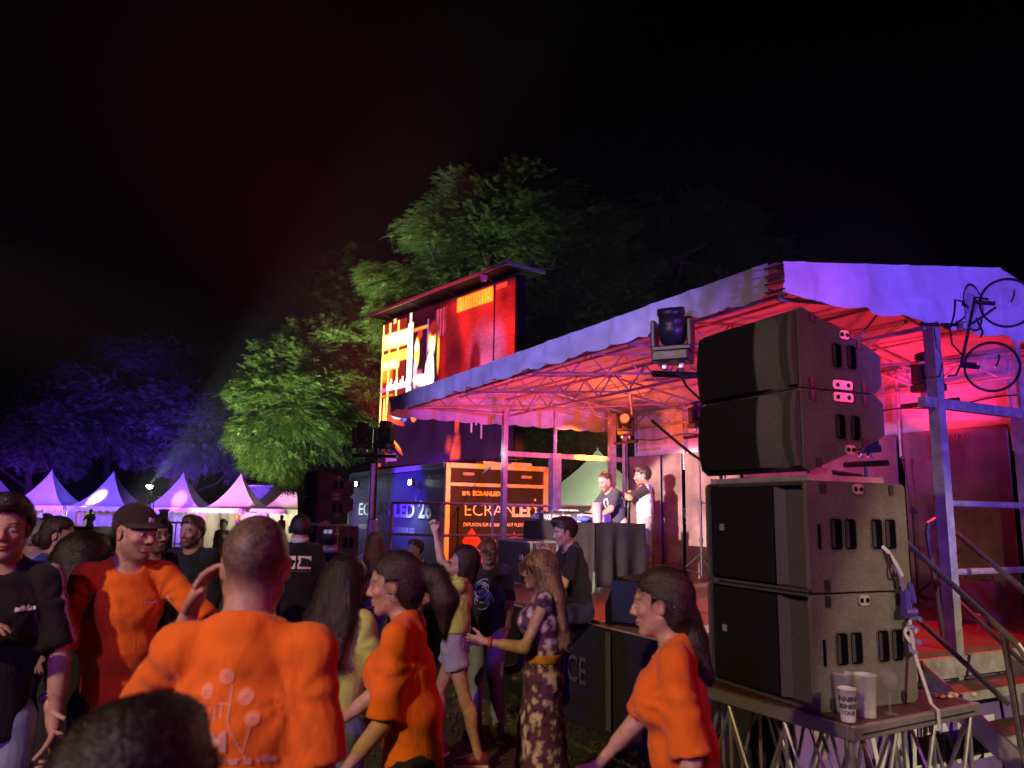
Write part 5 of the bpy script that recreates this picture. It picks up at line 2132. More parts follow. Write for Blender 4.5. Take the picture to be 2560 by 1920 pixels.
def tree(label, base, lumps, n, seed, L=.34, leaf=.075, nl=5, trunk_r=.28, group='trees behind the stage', leafm=None):
    t = thing('leafy_tree', label, 'tree', (0, 0, 0), 0, group)
    rng = random.Random(seed)
    base = Vector(base)
    cen = sum((Vector(c) for c, _ in lumps), Vector()) / len(lumps)
    top = Vector((base.x * .6 + cen.x * .4, base.y * .6 + cen.y * .4, max(cen.z - .5, 2.5)))
    mb = MB()
    pts = [base.lerp(top, k / 6) + Vector((rng.uniform(-.1, .1), rng.uniform(-.1, .1), 0)) * (1 if 0 < k < 6 else 0) for k in range(7)]
    mb.path(pts, [trunk_r * (1.25 if k == 0 else 1 - .09 * k) for k in range(7)], 10)
    for c, r_ in lumps:
        c = Vector(c)
        s = pts[rng.choice((3, 4, 5, 6))]
        mid = s.lerp(c, .5) + Vector((rng.uniform(-.3, .3), rng.uniform(-.3, .3), -.25))
        mb.path([s, mid, mid.lerp(c, .7), c], [trunk_r * .42, trunk_r * .28, trunk_r * .12, .02], 6)
        for _ in range(3):
            e = c + Vector((rng.uniform(-1, 1), rng.uniform(-1, 1), rng.uniform(-.5, .8))) * r_ * .55
            mb.path([mid.lerp(c, .6), c.lerp(e, .5), e], [.06, .035, .012], 5)
    mb.build('trunk', BARK, t, True)
    v, f = fronds(lumps, n, seed, L, leaf, nl)
    link_np('crown', v, f, leafm or LEAF, t)
    return t


def lump(px, py, d, r_):
    return (at(px, py, d), r_)


tree('tall locust tree lit green on its left flank behind the screen', far(1230, 28), [lump(*a) for a in ((1250, 560, 28, 2.1), (1110, 585, 27.5, 1.5), (1065, 575, 26.5, .95), (1000, 735, 26.5, 1.25), (1170, 500, 28, 1.4), (1300, 470, 28, 1.2), (1400, 640, 28, 1.9), (1370, 780, 27, 1.9), (1010, 850, 27, 1.3), (960, 800, 26, .8), (960, 980, 27, 1.2), (940, 690, 26.4, .7), (1180, 680, 29, 2.0), (1290, 440, 28.4, .7), (1450, 720, 27, 1.5), (1490, 640, 28, 1.3), (1330, 560, 28, 1.6), (1220, 620, 27.5, 1.6), (1560, 690, 28, 1.4), (1500, 560, 28.5, 1.2), (1090, 690, 27, 1.3), (1400, 500, 28.5, 1.1))], 30000, 11)
tree('low spreading locust tree lit bright green left of the screen', far(800, 27), [lump(*a) for a in ((660, 975, 26, 1.0), (620, 985, 25.6, .6), (720, 920, 26.5, 1.3), (800, 1000, 26.5, 1.6), (625, 1085, 25.6, .75), (680, 1075, 26, 1.1), (700, 1150, 25.6, .8), (640, 1135, 25.6, .6), (840, 880, 27, 1.3), (770, 1080, 26, 1.2), (870, 1060, 27, 1.4), (760, 850, 27, .9), (730, 1190, 25.8, .45))], 24000, 12)
tree('dark bushy tree seen through the open left end of the stage', far(1400, 25), [lump(*a) for a in ((1420, 1080, 24, 1.3), (1320, 1120, 24.5, 1.2), (1480, 1180, 24, 1.2), (1400, 1220, 24, 1.1), (1480, 880, 26, 1.7), (1560, 800, 26.5, 1.5), (1440, 900, 25, 1.0))], 11000, 13)
tree('unlit tree standing dark behind the green ones on the left', far(760, 38), [lump(*a) for a in ((700, 840, 38, 2.2), (820, 760, 38, 2.4), (620, 860, 38, 1.4), (900, 690, 39, 1.8), (640, 1000, 38, 2), (760, 960, 38, 2.5))], 6000, 14, .6, .15)
tree('dark tree rising over the stage roof right of the screen', far(1640, 34), [lump(*a) for a in ((1640, 580, 34, 2.0), (1600, 700, 33, 2.2), (1780, 620, 34, 2.2), (1740, 540, 34, 1.3), (1900, 680, 34, 2.0), (1520, 620, 35, 2.0), (1840, 560, 34, 1.2), (2010, 690, 34, 1.1))], 12000, 15, .5, .11)
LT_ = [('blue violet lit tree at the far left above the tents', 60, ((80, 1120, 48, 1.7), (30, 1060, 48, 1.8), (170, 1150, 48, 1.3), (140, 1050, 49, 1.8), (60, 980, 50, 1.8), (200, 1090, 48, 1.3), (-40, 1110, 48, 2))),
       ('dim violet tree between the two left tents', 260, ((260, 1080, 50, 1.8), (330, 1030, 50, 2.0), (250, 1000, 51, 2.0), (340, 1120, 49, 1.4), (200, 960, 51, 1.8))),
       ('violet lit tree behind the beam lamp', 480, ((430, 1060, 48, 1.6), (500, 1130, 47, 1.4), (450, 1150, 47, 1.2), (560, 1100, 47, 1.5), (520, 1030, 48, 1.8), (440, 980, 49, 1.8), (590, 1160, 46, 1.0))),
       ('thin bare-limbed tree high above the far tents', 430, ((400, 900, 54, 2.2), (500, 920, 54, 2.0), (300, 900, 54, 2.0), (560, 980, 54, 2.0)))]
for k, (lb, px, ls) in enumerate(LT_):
    tree(lb, far(px, 49), [lump(*a) for a in ls], 5500, 20 + k, .5, .15, 4, .3, 'trees behind the tents', mat('greyed_leaf', (.16, .17, .19), .6, 0, .3, 2.0))  # leaf colour greyed so the violet lamps show on it
# white work light on the park trees, from the left
spot('tree_flood', (-10.5, 19.5, .9), at(760, 980, 26), 19000, (.92, 1.0, .60), 44, .8, .15)
spot('tree_flood_high', (-10.5, 20.0, 1.0), at(1090, 680, 27), 21000, (.92, 1.0, .60), 24, .9, .15)
point('lamp_behind_stage', (2.6, 18.5, 3.6), 260, (.9, 1.0, .6), .1)

# ------------------------------------------------------------------ red light of the stage, then two added spots for trees and smoke
spot('stage_red_a', S(-3.0, .6, 2.2), S(-1.6, 3.95, 2.7), 260, (1.0, .02, .05), 66, .8, .1)
spot('stage_red_floor', S(1.5, 2.3, 3.2), S(1.8, 1.9, .9), 300, (1.0, .01, .02), 56, .3, .05)
spot('stage_red_floor_left', S(-.3, 2.4, 3.2), S(.1, 1.4, .9), 220, (1.0, .015, .02), 50, .3, .05)
spot('stage_red_roof', S(1.0, 1.6, 1.6), S(.6, 2.2, 3.8), 190, (1.0, .02, .05), 140, .8, .15)
spot('stage_red_roof_left', S(-3.2, 1.2, 1.9), S(-3.4, 1.6, 3.6), 220, (1.0, .05, .11), 140, .8, .15)
spot('stage_pink_back', S(.9, 3.35, 2.80), S(1.2, 3.95, 3.55), 60, (1.0, .02, .08), 120, .5, .1)
spot('stage_pink_back_left', S(-1.4, 3.35, 2.80), S(-1.4, 3.95, 3.55), 40, (1.0, .02, .06), 120, .5, .1)
spot('violet_on_far_trees', S(-1.0, 7.0, 5.0), at(1760, 610, 34), 3200, (.42, .28, 1), 60, .8, .2)  # added violet spot to lift the dark trees over the roof
spot('red_haze_fill', at(945, 1060, 11.9), at(800, 380, 16), 16000, (1.0, .03, .06), 74, 1.0, .1)  # added red spot to tint the smoke; the mast heads are unlit
# ------------------------------------------------------------------ people: bodies grown as one smooth surface from a posed skeleton
F32 = np.float32


class Field:
    """distance field on a regular grid, filled shape by shape"""

    def __init__(s, lo, hi, h):
        s.h = h
        s.lo = np.asarray(lo, float)
        s.n = np.maximum(np.ceil((np.asarray(hi, float) - s.lo) / h).astype(int) + 1, 4)
        s.v = np.full(s.n, .5, F32)
        s.ax = [(s.lo[i] + np.arange(s.n[i]) * h).astype(F32) for i in range(3)]

    def sub(s, lo, hi):
        i0 = np.clip(np.floor((np.asarray(lo) - s.lo) / s.h).astype(int), 0, s.n - 1)
        i1 = np.clip(np.ceil((np.asarray(hi) - s.lo) / s.h).astype(int) + 1, 1, s.n)
        if (i1 <= i0).any():
            return None
        sl = tuple(slice(a, b) for a, b in zip(i0, i1))
        g = np.meshgrid(*[s.ax[k][sl[k]] for k in range(3)], indexing='ij', copy=False)
        return sl, np.stack(g, -1)

    def put(s, sl, d, k, op):
        a = s.v[sl]
        if op == 'u':
            if k > 0:
                h = np.clip(.5 + .5 * (d - a) / k, 0, 1)
                s.v[sl] = d + (a - d) * h - k * h * (1 - h)
            else:
                s.v[sl] = np.minimum(a, d)
        elif op == 'x':   # carve
            if k > 0:
                h = np.clip(.5 - .5 * (a + d) / k, 0, 1)
                s.v[sl] = a + (-d - a) * h + k * h * (1 - h)
            else:
                s.v[sl] = np.maximum(a, -d)

    def cone(s, a, b, r1, r2, k=.02, op='u', flat=False):
        a, b = np.asarray(a, F32), np.asarray(b, F32)
        m = max(r1, r2) + k + 3 * s.h
        q = s.sub(np.minimum(a, b) - m, np.maximum(a, b) + m)
        if q is None:
            return
        sl, p = q
        ab = b - a
        L2 = float(ab @ ab) + 1e-9
        w = p - a
        t0 = (w @ ab) / L2
        t = np.clip(t0, 0, 1)
        d = np.sqrt(((w - t[..., None] * ab) ** 2).sum(-1)) - (r1 + (r2 - r1) * t)
        if flat:
            L = math.sqrt(L2)
            d = np.maximum(d, (t0 - 1) * L)
        s.put(sl, d, k, op)

    def ecl(s, a, b, ra, rb, X, k=.03, op='u'):
        """limb of elliptic section: ra, rb = (half width along X, half depth)"""
        a, b, X = np.asarray(a, F32), np.asarray(b, F32), np.asarray(X, F32)
        m = max(max(ra), max(rb)) + k + 3 * s.h
        q = s.sub(np.minimum(a, b) - m, np.maximum(a, b) + m)
        if q is None:
            return
        sl, p = q
        ab = b - a
        L = math.sqrt(float(ab @ ab)) + 1e-9
        Z = ab / L
        X = X - Z * float(X @ Z)
        X = X / np.linalg.norm(X)
        Y = np.cross(Z, X)
        w = p - a
        tz = w @ Z
        t = np.clip(tz / L, 0, 1)
        rx = ra[0] + (rb[0] - ra[0]) * t
        ry = ra[1] + (rb[1] - ra[1]) * t
        rz = np.minimum(rx, ry) * .8
        e = np.sqrt(((w @ X) / rx) ** 2 + ((w @ Y) / ry) ** 2 + ((tz - t * L) / rz) ** 2)
        s.put(sl, (e - 1) * np.minimum(rx, ry), k, op)

    def ell(s, c, r, M=None, k=.01, op='u'):
        c = np.asarray(c, F32)
        r = np.asarray(r, F32)
        m = float(r.max()) + k + 3 * s.h
        q = s.sub(c - m, c + m)
        if q is None:
            return
        sl, p = q
        w = p - c
        if M is not None:
            w = w @ np.asarray(M, F32)      # columns of M are the axes
        q1 = w / r
        k0 = np.sqrt((q1 ** 2).sum(-1)) + 1e-6
        k1 = np.sqrt(((q1 / r) ** 2).sum(-1)) + 1e-6
        s.put(sl, k0 * (k0 - 1) / k1, k, op)

    def cut(s, c, n):
        """remove everything on the side of n beyond c"""
        g = sum((s.ax[i].reshape([-1 if j == i else 1 for j in range(3)]) - c[i]) * n[i] for i in range(3))
        s.v = np.maximum(s.v, g.astype(F32))

    def mesh(s):
        """naive surface nets"""
        v = s.v
        ins = v < 0
        c = np.zeros(tuple(s.n - 1), np.int8)
        for i in (0, 1):
            for j in (0, 1):
                for k in (0, 1):
                    c += ins[i:s.n[0] - 1 + i, j:s.n[1] - 1 + j, k:s.n[2] - 1 + k]
        act = (c > 0) & (c < 8)
        cells = np.argwhere(act)
        if len(cells) == 0:
            return np.zeros((0, 3)), np.zeros((0, 4), int)
        idx = np.full(act.shape, -1, np.int64)
        idx[act] = np.arange(len(cells))
        acc = np.zeros((len(cells), 3))
        cnt = np.zeros(len(cells))
        corners = [(i, j, k) for i in (0, 1) for j in (0, 1) for k in (0, 1)]
        cv = {o: v[cells[:, 0] + o[0], cells[:, 1] + o[1], cells[:, 2] + o[2]].astype(float) for o in corners}
        for o in corners:
            for axis in range(3):
                if o[axis]:
                    continue
                o2 = list(o)
                o2[axis] = 1
                a, b = cv[o], cv[tuple(o2)]
                x = (a < 0) != (b < 0)
                t = np.where(x, a / np.where(x, a - b, 1), 0)
                p = np.array(o, float)[None] + np.zeros((len(cells), 1))
                p[:, axis] += t
                acc += p * x[:, None]
                cnt += x
        P = s.lo + (cells + acc / cnt[:, None]) * s.h
        F = []
        for axis in range(3):
            a1, a2 = [(1, 2), (2, 0), (0, 1)][axis]
            sh = list(s.n)
            sl0 = [slice(None)] * 3
            sl1 = [slice(None)] * 3
            sl0[axis] = slice(0, s.n[axis] - 1)
            sl1[axis] = slice(1, s.n[axis])
            A, B = ins[tuple(sl0)], ins[tuple(sl1)]
            e = np.argwhere(A != B)
            ok = (e[:, a1] > 0) & (e[:, a2] > 0) & (e[:, a1] < s.n[a1] - 1) & (e[:, a2] < s.n[a2] - 1)
            e = e[ok]
            if not len(e):
                continue
            def cell(d1, d2):
                q = e.copy()
                q[:, a1] -= d1
                q[:, a2] -= d2
                return idx[q[:, 0], q[:, 1], q[:, 2]]
            quad = np.stack([cell(1, 1), cell(0, 1), cell(0, 0), cell(1, 0)], 1)
            flip = ~A[e[:, 0], e[:, 1], e[:, 2]]
            quad[flip] = quad[flip][:, ::-1]
            F.append(quad)
        F = np.concatenate(F)
        F = F[(F >= 0).all(1)]
        return P, F

    def grad(s, p):
        q = np.clip(((p - s.lo) / s.h).astype(int), 1, s.n - 2)
        i, j, k = q.T
        g = np.stack([s.v[i + 1, j, k] - s.v[i - 1, j, k], s.v[i, j + 1, k] - s.v[i, j - 1, k], s.v[i, j, k + 1] - s.v[i, j, k - 1]], 1)
        return g / (np.linalg.norm(g, axis=1)[:, None] + 1e-9)

    def val(s, p):
        q = np.clip(np.round((p - s.lo) / s.h).astype(int), 0, s.n - 1)
        return s.v[q[:, 0], q[:, 1], q[:, 2]]


def rotm(ax, deg):
    return np.array(Matrix.Rotation(R(deg), 3, ax))


def unit(v):
    v = np.asarray(v, float)
    return v / np.linalg.norm(v)


def vnoise(P, scale, seed=0):
    """smooth value noise, vectorised"""
    q = np.asarray(P) * scale + seed * 17.13
    i = np.floor(q).astype(np.int64)
    f = q - i
    u = f * f * (3 - 2 * f)
    def hsh(a):
        n = (a[..., 0] * 73856093) ^ (a[..., 1] * 19349663) ^ (a[..., 2] * 83492791)
        n = (n * 1103515245 + 12345) & 0x7fffffff
        n = ((n >> 13) ^ n) * 60493 & 0x7fffffff
        return (n & 0xffff) / 32768.0 - 1
    r = 0
    for dx in (0, 1):
        for dy in (0, 1):
            for dz in (0, 1):
                w = (u[..., 0] if dx else 1 - u[..., 0]) * (u[..., 1] if dy else 1 - u[..., 1]) * (u[..., 2] if dz else 1 - u[..., 2])
                r = r + w * hsh(i + np.array([dx, dy, dz]))
    return r


SKIN = mat('skin', (.5, .3, .22), .50, 0, .16, 45, .22, 160, .45, attr='Col', sss=.06)
CLOTHM = mat('garment_cloth', (.5, .5, .5), .85, 0, .10, 16, .25, 300, .2, attr='Col', sheen=.1)
_ct = CLOTHM.node_tree
_fold = _ct.nodes.new('ShaderNodeTexNoise')
_fold.inputs['Scale'].default_value = 11
_fold.inputs['Detail'].default_value = 2.5
_fold.inputs['Distortion'].default_value = 1.2
_fm = _ct.nodes.new('ShaderNodeMapping')
_fm.inputs['Scale'].default_value = (1.3, 1.3, .55)
_fm.inputs['Rotation'].default_value = (.35, .3, 0)
_fb = _ct.nodes.new('ShaderNodeBump')
_fb.inputs['Strength'].default_value = .28
_fb.inputs['Distance'].default_value = .03
_tc = [n for n in _ct.nodes if n.type == 'TEX_COORD'][0]
_ob = [n for n in _ct.nodes if n.type == 'BUMP' and n != _fb][0]
_ct.links.new(_tc.outputs['Object'], _fm.inputs['Vector'])
_ct.links.new(_fm.outputs['Vector'], _fold.inputs['Vector'])
_ct.links.new(_fold.outputs['Fac'], _fb.inputs['Height'])
_ct.links.new(_fb.outputs['Normal'], _ob.inputs['Normal'])
HAIRM = mat('hair', (.03, .02, .015), .34, 0, .45, 70, .6, 170, .6, attr='Col')
LEATHER = mat('shoe_leather', (.03, .03, .03), .5)
STONES = dict(orange=(.78, .155, .012), black=(.014, .013, .016), yellow=(.56, .68, .16), jeans=(.10, .14, .24), jeansl=(.26, .30, .42), navy=(.02, .025, .06), blue=(.04, .05, .42), white=(.72, .70, .70), grey=(.30, .30, .32), pale=(.60, .50, .46), lilac=(.34, .30, .42))


class Fig:
    """one posed figure; all coordinates local, +y = facing, +x = its right hand"""

    def __init__(s, H=1.75, female=False, build=1.0, lean=0, side=0, twist=0, head=(0, 0, 0), ra=None, la=None, rl=None, ll=None, hs=None, bust=.0):
        s.H, s.fem, s.b = H, female, build * (.88 if female else .91)
        s.pose = dict(lean=lean, side=side, twist=twist, head=head, ra=ra, la=la, rl=rl, ll=ll)
        s.bust = bust
        s.hs = hs or (H / 1.76) ** .5 * (.96 if female else 1.0)
        p = s.pose
        Rt = rotm('Z', twist) @ rotm('Y', side) @ rotm('X', -lean)
        s.Rt = Rt
        s.pel = np.zeros(3)
        up = Rt @ np.array([0, 0, 1.0])
        s.waist = (rotm('Z', twist * .4) @ rotm('Y', side * .5) @ rotm('X', -lean * .5)) @ np.array([0, 0, .095 * H])
        s.chest = s.waist + Rt @ np.array([0, .004, .095 * H])
        s.nb = s.waist + Rt @ np.array([0, -.012, .20 * H])        # base of neck
        sw = (.080 if female else .090) * H * (.9 + .1 * build)
        s.sh = {1: s.nb + Rt @ np.array([sw, .0, -.027 * H]), -1: s.nb + Rt @ np.array([-sw, .0, -.027 * H])}
        yw, pt, rl_ = head
        s.Rh = rotm('Z', twist * .6) @ rotm('Z', yw) @ rotm('X', pt) @ rotm('Y', rl_)
        nv = unit(up * .72 + (s.Rh @ np.array([0, .10, 1.0])) * .5)
        s.hc = s.nb + nv * (.084 * s.hs / .98 + .030 * H / 1.76) + s.Rh @ np.array([0, .022, .022]) * s.hs
        hw = (.052 if female else .050) * H
        s.hip = {1: np.array([hw, 0, -.015 * H]), -1: np.array([-hw, 0, -.015 * H])}
        s.arm = {}
        for sg, spec in ((1, ra), (-1, la)):
            spec = spec or [(.16 * sg, .02, -1), (.06 * sg, .22, -1), (0, .1, -1), .35]
            u, f = unit(spec[0]), unit(spec[1])
            el = s.sh[sg] + u * .170 * H
            wr = el + f * .142 * H
            hd = unit(spec[2]) if len(spec) > 2 and spec[2] is not None else f
            curl = spec[3] if len(spec) > 3 else .35
            pn = unit(spec[4]) if len(spec) > 4 else None
            s.arm[sg] = (s.sh[sg], el, wr, hd, curl, pn)
        s.leg = {}
        for sg, spec in ((1, rl), (-1, ll)):
            spec = spec or [(.03 * sg, .0, -1), (.0, -.03, -1)]
            u, f = unit(spec[0]), unit(spec[1])
            kn = s.hip[sg] + u * .245 * H
            an = kn + f * .240 * H
            fo = unit(spec[2]) if len(spec) > 2 else unit(np.array([.18 * sg, 1, 0]))
            s.leg[sg] = (s.hip[sg], kn, an, fo)
        s.low = min(s.leg[g][2][2] for g in (1, -1)) - .045 * H / 1.0 * .95
        s.top = s.hc + s.Rh @ np.array([0, -.012, .035]) * s.hs + np.array([0, 0, .088 * s.hs])

    # ---- shapes -----------------------------------------------------------------
    def torso(s, F, g=0.0, loose=0.0, k=.05, hem=None, shoulders=True, waist_scale=1.0):
        H, b = s.H, s.b
        X = s.Rt @ np.array([1.0, 0, 0])
        X0 = np.array([1.0, 0, 0])
        if s.fem:
            hip, wai, che, uch = (.094, .062), (.070, .054), (.077, .058), (.070, .048)
        else:
            hip, wai, che, uch = (.088, .058), (.080, .056), (.088, .064), (.080, .054)
        def sc(r, l=0.0):
            return (r[0] * H * b + g + l, r[1] * H * b + g + l)
        low = s.pel + np.array([0, -.006 * H, -.02 * H]) if hem is None else hem
        F.ecl(low, s.waist, sc(hip, loose), sc(wai, loose * .8), X0, k)
        F.ecl(s.waist, s.chest, sc(wai, loose * .8), sc(che, loose * .4), X, k)
        upc = s.nb + s.Rt @ np.array([0, .004, -.045 * H])
        F.ecl(s.chest, upc, sc(che, loose * .3), sc(uch), X, k)
        if shoulders:
            for sg in (1, -1):
                F.cone(s.nb + s.Rt @ np.array([.028 * sg, -.012, -.006 * H]), s.sh[sg] + s.Rt @ np.array([-.012 * sg, 0, .004]), .030 * H * b * .8 + g * .7, .0265 * H * b + g * .8, k * .7)
        if s.fem and s.bust:
            for sg in (1, -1):
                F.ell(s.chest + s.Rt @ np.array([.040 * sg * H, .046 * H, .006 * H]), np.array([.040, .034, .042]) * H * s.bust + g, None, .05)

    def arms(s, F, g=0.0, upto=2, k=.025, frac=1.0, loose=0.0, only=(1, -1)):
        H, b = s.H, s.b * (.88 if s.fem else 1)
        for sg in only:
            sh, el, wr = s.arm[sg][:3]
            if upto == 2:
                F.cone(sh, el, .0275 * H * b + g, .0225 * H * b + g, k)
                F.cone(el, wr, .0235 * H * b + g, .0155 * H * b + g, k)
                F.cone(el + (wr - el) * .12, el + (wr - el) * .5, .0245 * H * b + g, .0205 * H * b + g, k)
            else:
                e = sh + (el - sh) * min(frac, 1.0)
                if frac > 1:
                    e = el + (wr - el) * (frac - 1)
                    F.cone(sh, el, .028 * H * b + g, .025 * H * b + g, k)
                    F.cone(el, e, .025 * H * b + g, .018 * H * b + g + loose * .4, k, flat=True)
                else:
                    F.cone(sh, e, .0262 * H * b + g, .0275 * H * b + g + loose, k, flat=True)

    def hand(s, F, sg, detail=True):
        sh, el, wr, hd, curl, pn = s.arm[sg]
        q = .98 * s.H / 1.76 * (.92 if s.fem else 1)
        if pn is None:
            pn = np.cross(np.array([0, 1.0, 0]), hd) * sg
            if np.linalg.norm(pn) < .2:
                pn = np.array([sg * -1.0, 0, 0])
            pn = unit(pn)
            pn = pn if pn @ np.array([-sg, 0, 0]) > 0 else -pn
        pn = unit(pn - hd * (pn @ hd))
        th = np.cross(hd, pn) * (1 if sg > 0 else -1)     # towards the thumb
        th = -th if False else th
        M = np.stack([th, hd, pn], 1)
        c = wr + hd * .048 * q
        F.ell(wr + hd * .01 * q, np.array([.024, .03, .018]) * q, M, .012)
        F.ell(c, np.array([.040, .052, .0165]) * q, M, .010)
        if not detail:
            F.ell(wr + hd * .12 * q + pn * .02 * curl, np.array([.034, .05, .016]) * q, M, .015)
            return
        base = [(-.030, .088, .052), (-.010, .094, .062), (.011, .094, .066), (.030, .088, .060)]  # little .. index
        for kf, (o, up, L) in enumerate(base):
            p = wr + hd * up * q + th * o * q
            d = hd + th * (o * 2.2)
            seg = [L * .48, L * .31, L * .24]
            r_ = (.0078, .0086, .0090, .0086)[kf] * q
            a = 0
            for j, l in enumerate(seg):
                a += R((28, 42, 30)[j]) * curl * 2.0 * (1.0 + .12 * (kf - 1.5) * -1)
                dd = unit(unit(d) * math.cos(a) + pn * math.sin(a))
                e = p + dd * l * q * 1.08
                F.cone(p, e, r_ * (1 - .07 * j), r_ * (.93 - .07 * j), .0035)
                p = e
        p = wr + hd * .026 * q + th * .030 * q
        d = unit(hd * .75 + th * .62 + pn * .30)
        for j, (l, r_) in enumerate(((.038, .0115), (.032, .0098), (.026, .0088))):
            dd = unit(d + (pn * .5 - th * .35) * curl * j)
            e = p + dd * l * q
            F.cone(p, e, r_ * q, r_ * .93 * q, .006)
            p = e

    def legs(s, F, g=0.0, k=.03, loose=0.0, upto=2.0, flare=0.0):
        H, b = s.H, s.b
        for sg in (1, -1):
            hp, kn, an, fo = s.leg[sg]
            t1 = (.053 if s.fem else .050) * H * b
            kr = .031 * H * b
            if upto <= 1:
                F.cone(hp, hp + (kn - hp) * upto, t1 + g, t1 * .92 + g + loose, k, flat=True)
            else:
                F.cone(hp + np.array([0, -.004 * H, -.01 * H]), kn, t1 + g, kr + g + loose * .5, k)
                if upto >= 2:
                    F.cone(kn, an, kr + g + loose * .5, .0195 * H + g + loose + flare, k)
                    if g < .01:
                        cm = kn + (an - kn) * .30 + np.array([0, -.012 * H, 0])
                        F.ell(cm, np.array([.029, .031, .075]) * H * b, None, k)

    def feet(s, F):
        for sg in (1, -1):
            an, fo = s.leg[sg][2], s.leg[sg][3]
            he = an + np.array([0, 0, -.022 * s.H])
            F.cone(an, he - fo * .01 * s.H, .021 * s.H, .020 * s.H, .02)
            F.cone(he, he + fo * .095 * s.H + np.array([0, 0, -.008 * s.H]), .021 * s.H, .014 * s.H, .02)

    def head(s, F, smile=0.0, big=1.0):
        q = s.hs
        Rh, C = s.Rh, s.hc
        L = lambda x, y, z: C + Rh @ (np.array([x, y, z]) * q)
        f = .955 if s.fem else 1.0
        F.ell(L(0, -.014, .033), np.array([.0745, .096, .088]) * q, Rh, .02)
        F.ell(L(0, .022, -.030), np.array([.060 * f, .066, .080]) * q, Rh, .03)
        for sg in (1, -1):
            F.cone(L(.052 * sg * f, -.006, -.050), L(.016 * sg, .058, -.094), .018 * q * f, .017 * q, .022)
            F.ell(L(.040 * sg, .060, -.022), np.array([.020, .018, .016]) * q, Rh, .018)
        F.ell(L(0, .066, -.098), np.array([.020, .016, .015]) * q, Rh, .016)
        F.cone(L(-.034, .078, .020), L(.034, .078, .020), .011 * q, .011 * q, .016)
        # sockets, eyeballs
        for sg in (1, -1):
            F.ell(L(.031 * sg, .094, .002), np.array([.0165, .012, .0105]) * q, Rh, .010, 'x')
            F.ell(L(.0305 * sg, .0735, .001), np.array([.0135, .0135, .0120]) * q, Rh, .003)
        # nose
        F.cone(L(0, .083, .012), L(0, .104, -.026), .0075 * q, .0105 * q * f, .008)
        for sg in (1, -1):
            F.ell(L(.0115 * sg, .092, -.031), np.array([.0085, .010, .0075]) * q, Rh, .006)
        # mouth
        w = .023 + .006 * smile
        F.ell(L(0, .083, -.0575), np.array([w, .0115, .0062]) * q, Rh, .005)
        F.ell(L(0, .081, -.0690), np.array([w * .85, .0120, .0070]) * q, Rh, .005)
        F.cone(L(-w, .081, -.0630 + .005 * smile), L(w, .081, -.0630 + .005 * smile), .0022 * q, .0022 * q, .003, 'x')
        F.cone(L(-.012, .0945, -.0630), L(.012, .0945, -.0630), .0025 * q, .0025 * q, .003, 'x')
        # ears
        for sg in (1, -1):
            Me = Rh @ rotm('Z', -20 * sg) @ rotm('X', -12)
            F.ell(L(.0755 * sg, -.010, -.004), np.array([.0075, .0185, .0310]) * q, Me, .006)
            F.ell(L(.0830 * sg, -.004, .000), np.array([.006, .0105, .0190]) * q, Me, .004, 'x')
        # neck
        F.cone(L(0, -.018, -.055), s.nb + s.Rt @ np.array([0, -.004, -.02]), .056 * q * (.82 if s.fem else 1), .060 * q * (.84 if s.fem else 1.02), .03)

    def bounds(s, pts, m):
        P = np.array(pts)
        return P.min(0) - m, P.max(0) + m

    def body_mesh(s, h, hh, smile=0, detail=True):
        pts = [s.hc, s.nb, s.pel] + [a for g in (1, -1) for a in s.arm[g][:3]] + [s.arm[g][2] + s.arm[g][3] * .19 for g in (1, -1)] + [a for g in (1, -1) for a in s.leg[g][:3]] + [s.leg[g][2] + s.leg[g][3] * .2 for g in (1, -1)]
        lo, hi = s.bounds(pts, .17)
        F = Field(lo, hi, h)
        s.torso(F)
        s.arms(F)
        s.legs(F)
        s.feet(F)
        s.head(F)
        if not detail:
            for g in (1, -1):
                s.hand(F, g, False)
            v, f = F.mesh()
            return v, f, [len(v)]
        # fine head and hands replace the coarse ones
        F.cut(s.nb + s.Rt @ np.array([0, 0, .035]), s.Rt @ np.array([0, 0, 1.0])) if False else None
        V, Q, off = [], [], 0
        G = Field(*s.bounds([s.hc], .175 * s.hs), hh)
        s.head(G, smile)
        v2, f2 = G.mesh()
        # drop coarse cells around the head that the fine mesh covers
        v, f = F.mesh()
        loc = (v - s.hc) @ s.Rh
        in_head = (loc[:, 2] > -.105 * s.hs) & (np.linalg.norm(loc, axis=1) < .16)
        for g in (1, -1):
            wr, hd = s.arm[g][2], s.arm[g][3]
        keep = ~in_head[f].all(1)
        V.append(v); Q.append(f[keep]); off = len(v)
        V.append(v2); Q.append(f2 + off); off += len(v2)
        nh = off
        for g in (1, -1):
            wr, hd = s.arm[g][2], s.arm[g][3]
            G = Field(*s.bounds([wr - hd * .03, wr + hd * .10], .115), max(hh * 1.25, .004))
            sh, el = s.arm[g][0], s.arm[g][1]
            b = s.b * (.88 if s.fem else 1)
            G.cone(el, wr, .0235 * s.H * b, .0155 * s.H * b, .02)
            s.hand(G, g)
            v3, f3 = G.mesh()
            V.append(v3); Q.append(f3 + off); off += len(v3)
        return np.concatenate(V), np.concatenate(Q), [len(v), nh]

    def skin_cols(s, V, tone, brow=(.03, .02, .015), beard=0.0, lips=None, smile=0, beard_col=None, scalp=None):
        n = len(V)
        base = np.array(tone)
        C = np.tile(base, (n, 1)) * (1 + .14 * vnoise(V, 22, 1)[:, None] * np.array([.6, 1.0, 1.0]) + .10 * vnoise(V, 75, 2)[:, None])
        p = ((V - s.hc) @ s.Rh) / s.hs
        x, y, z = p.T
        near = (np.linalg.norm(p, axis=1) < .20)
        ax = np.abs(x)
        def mixc(m, col):
            nonlocal C
            m = np.clip(m, 0, 1)[:, None] * near[:, None]
            C = C * (1 - m) + np.array(col) * m
        fr = y > .03
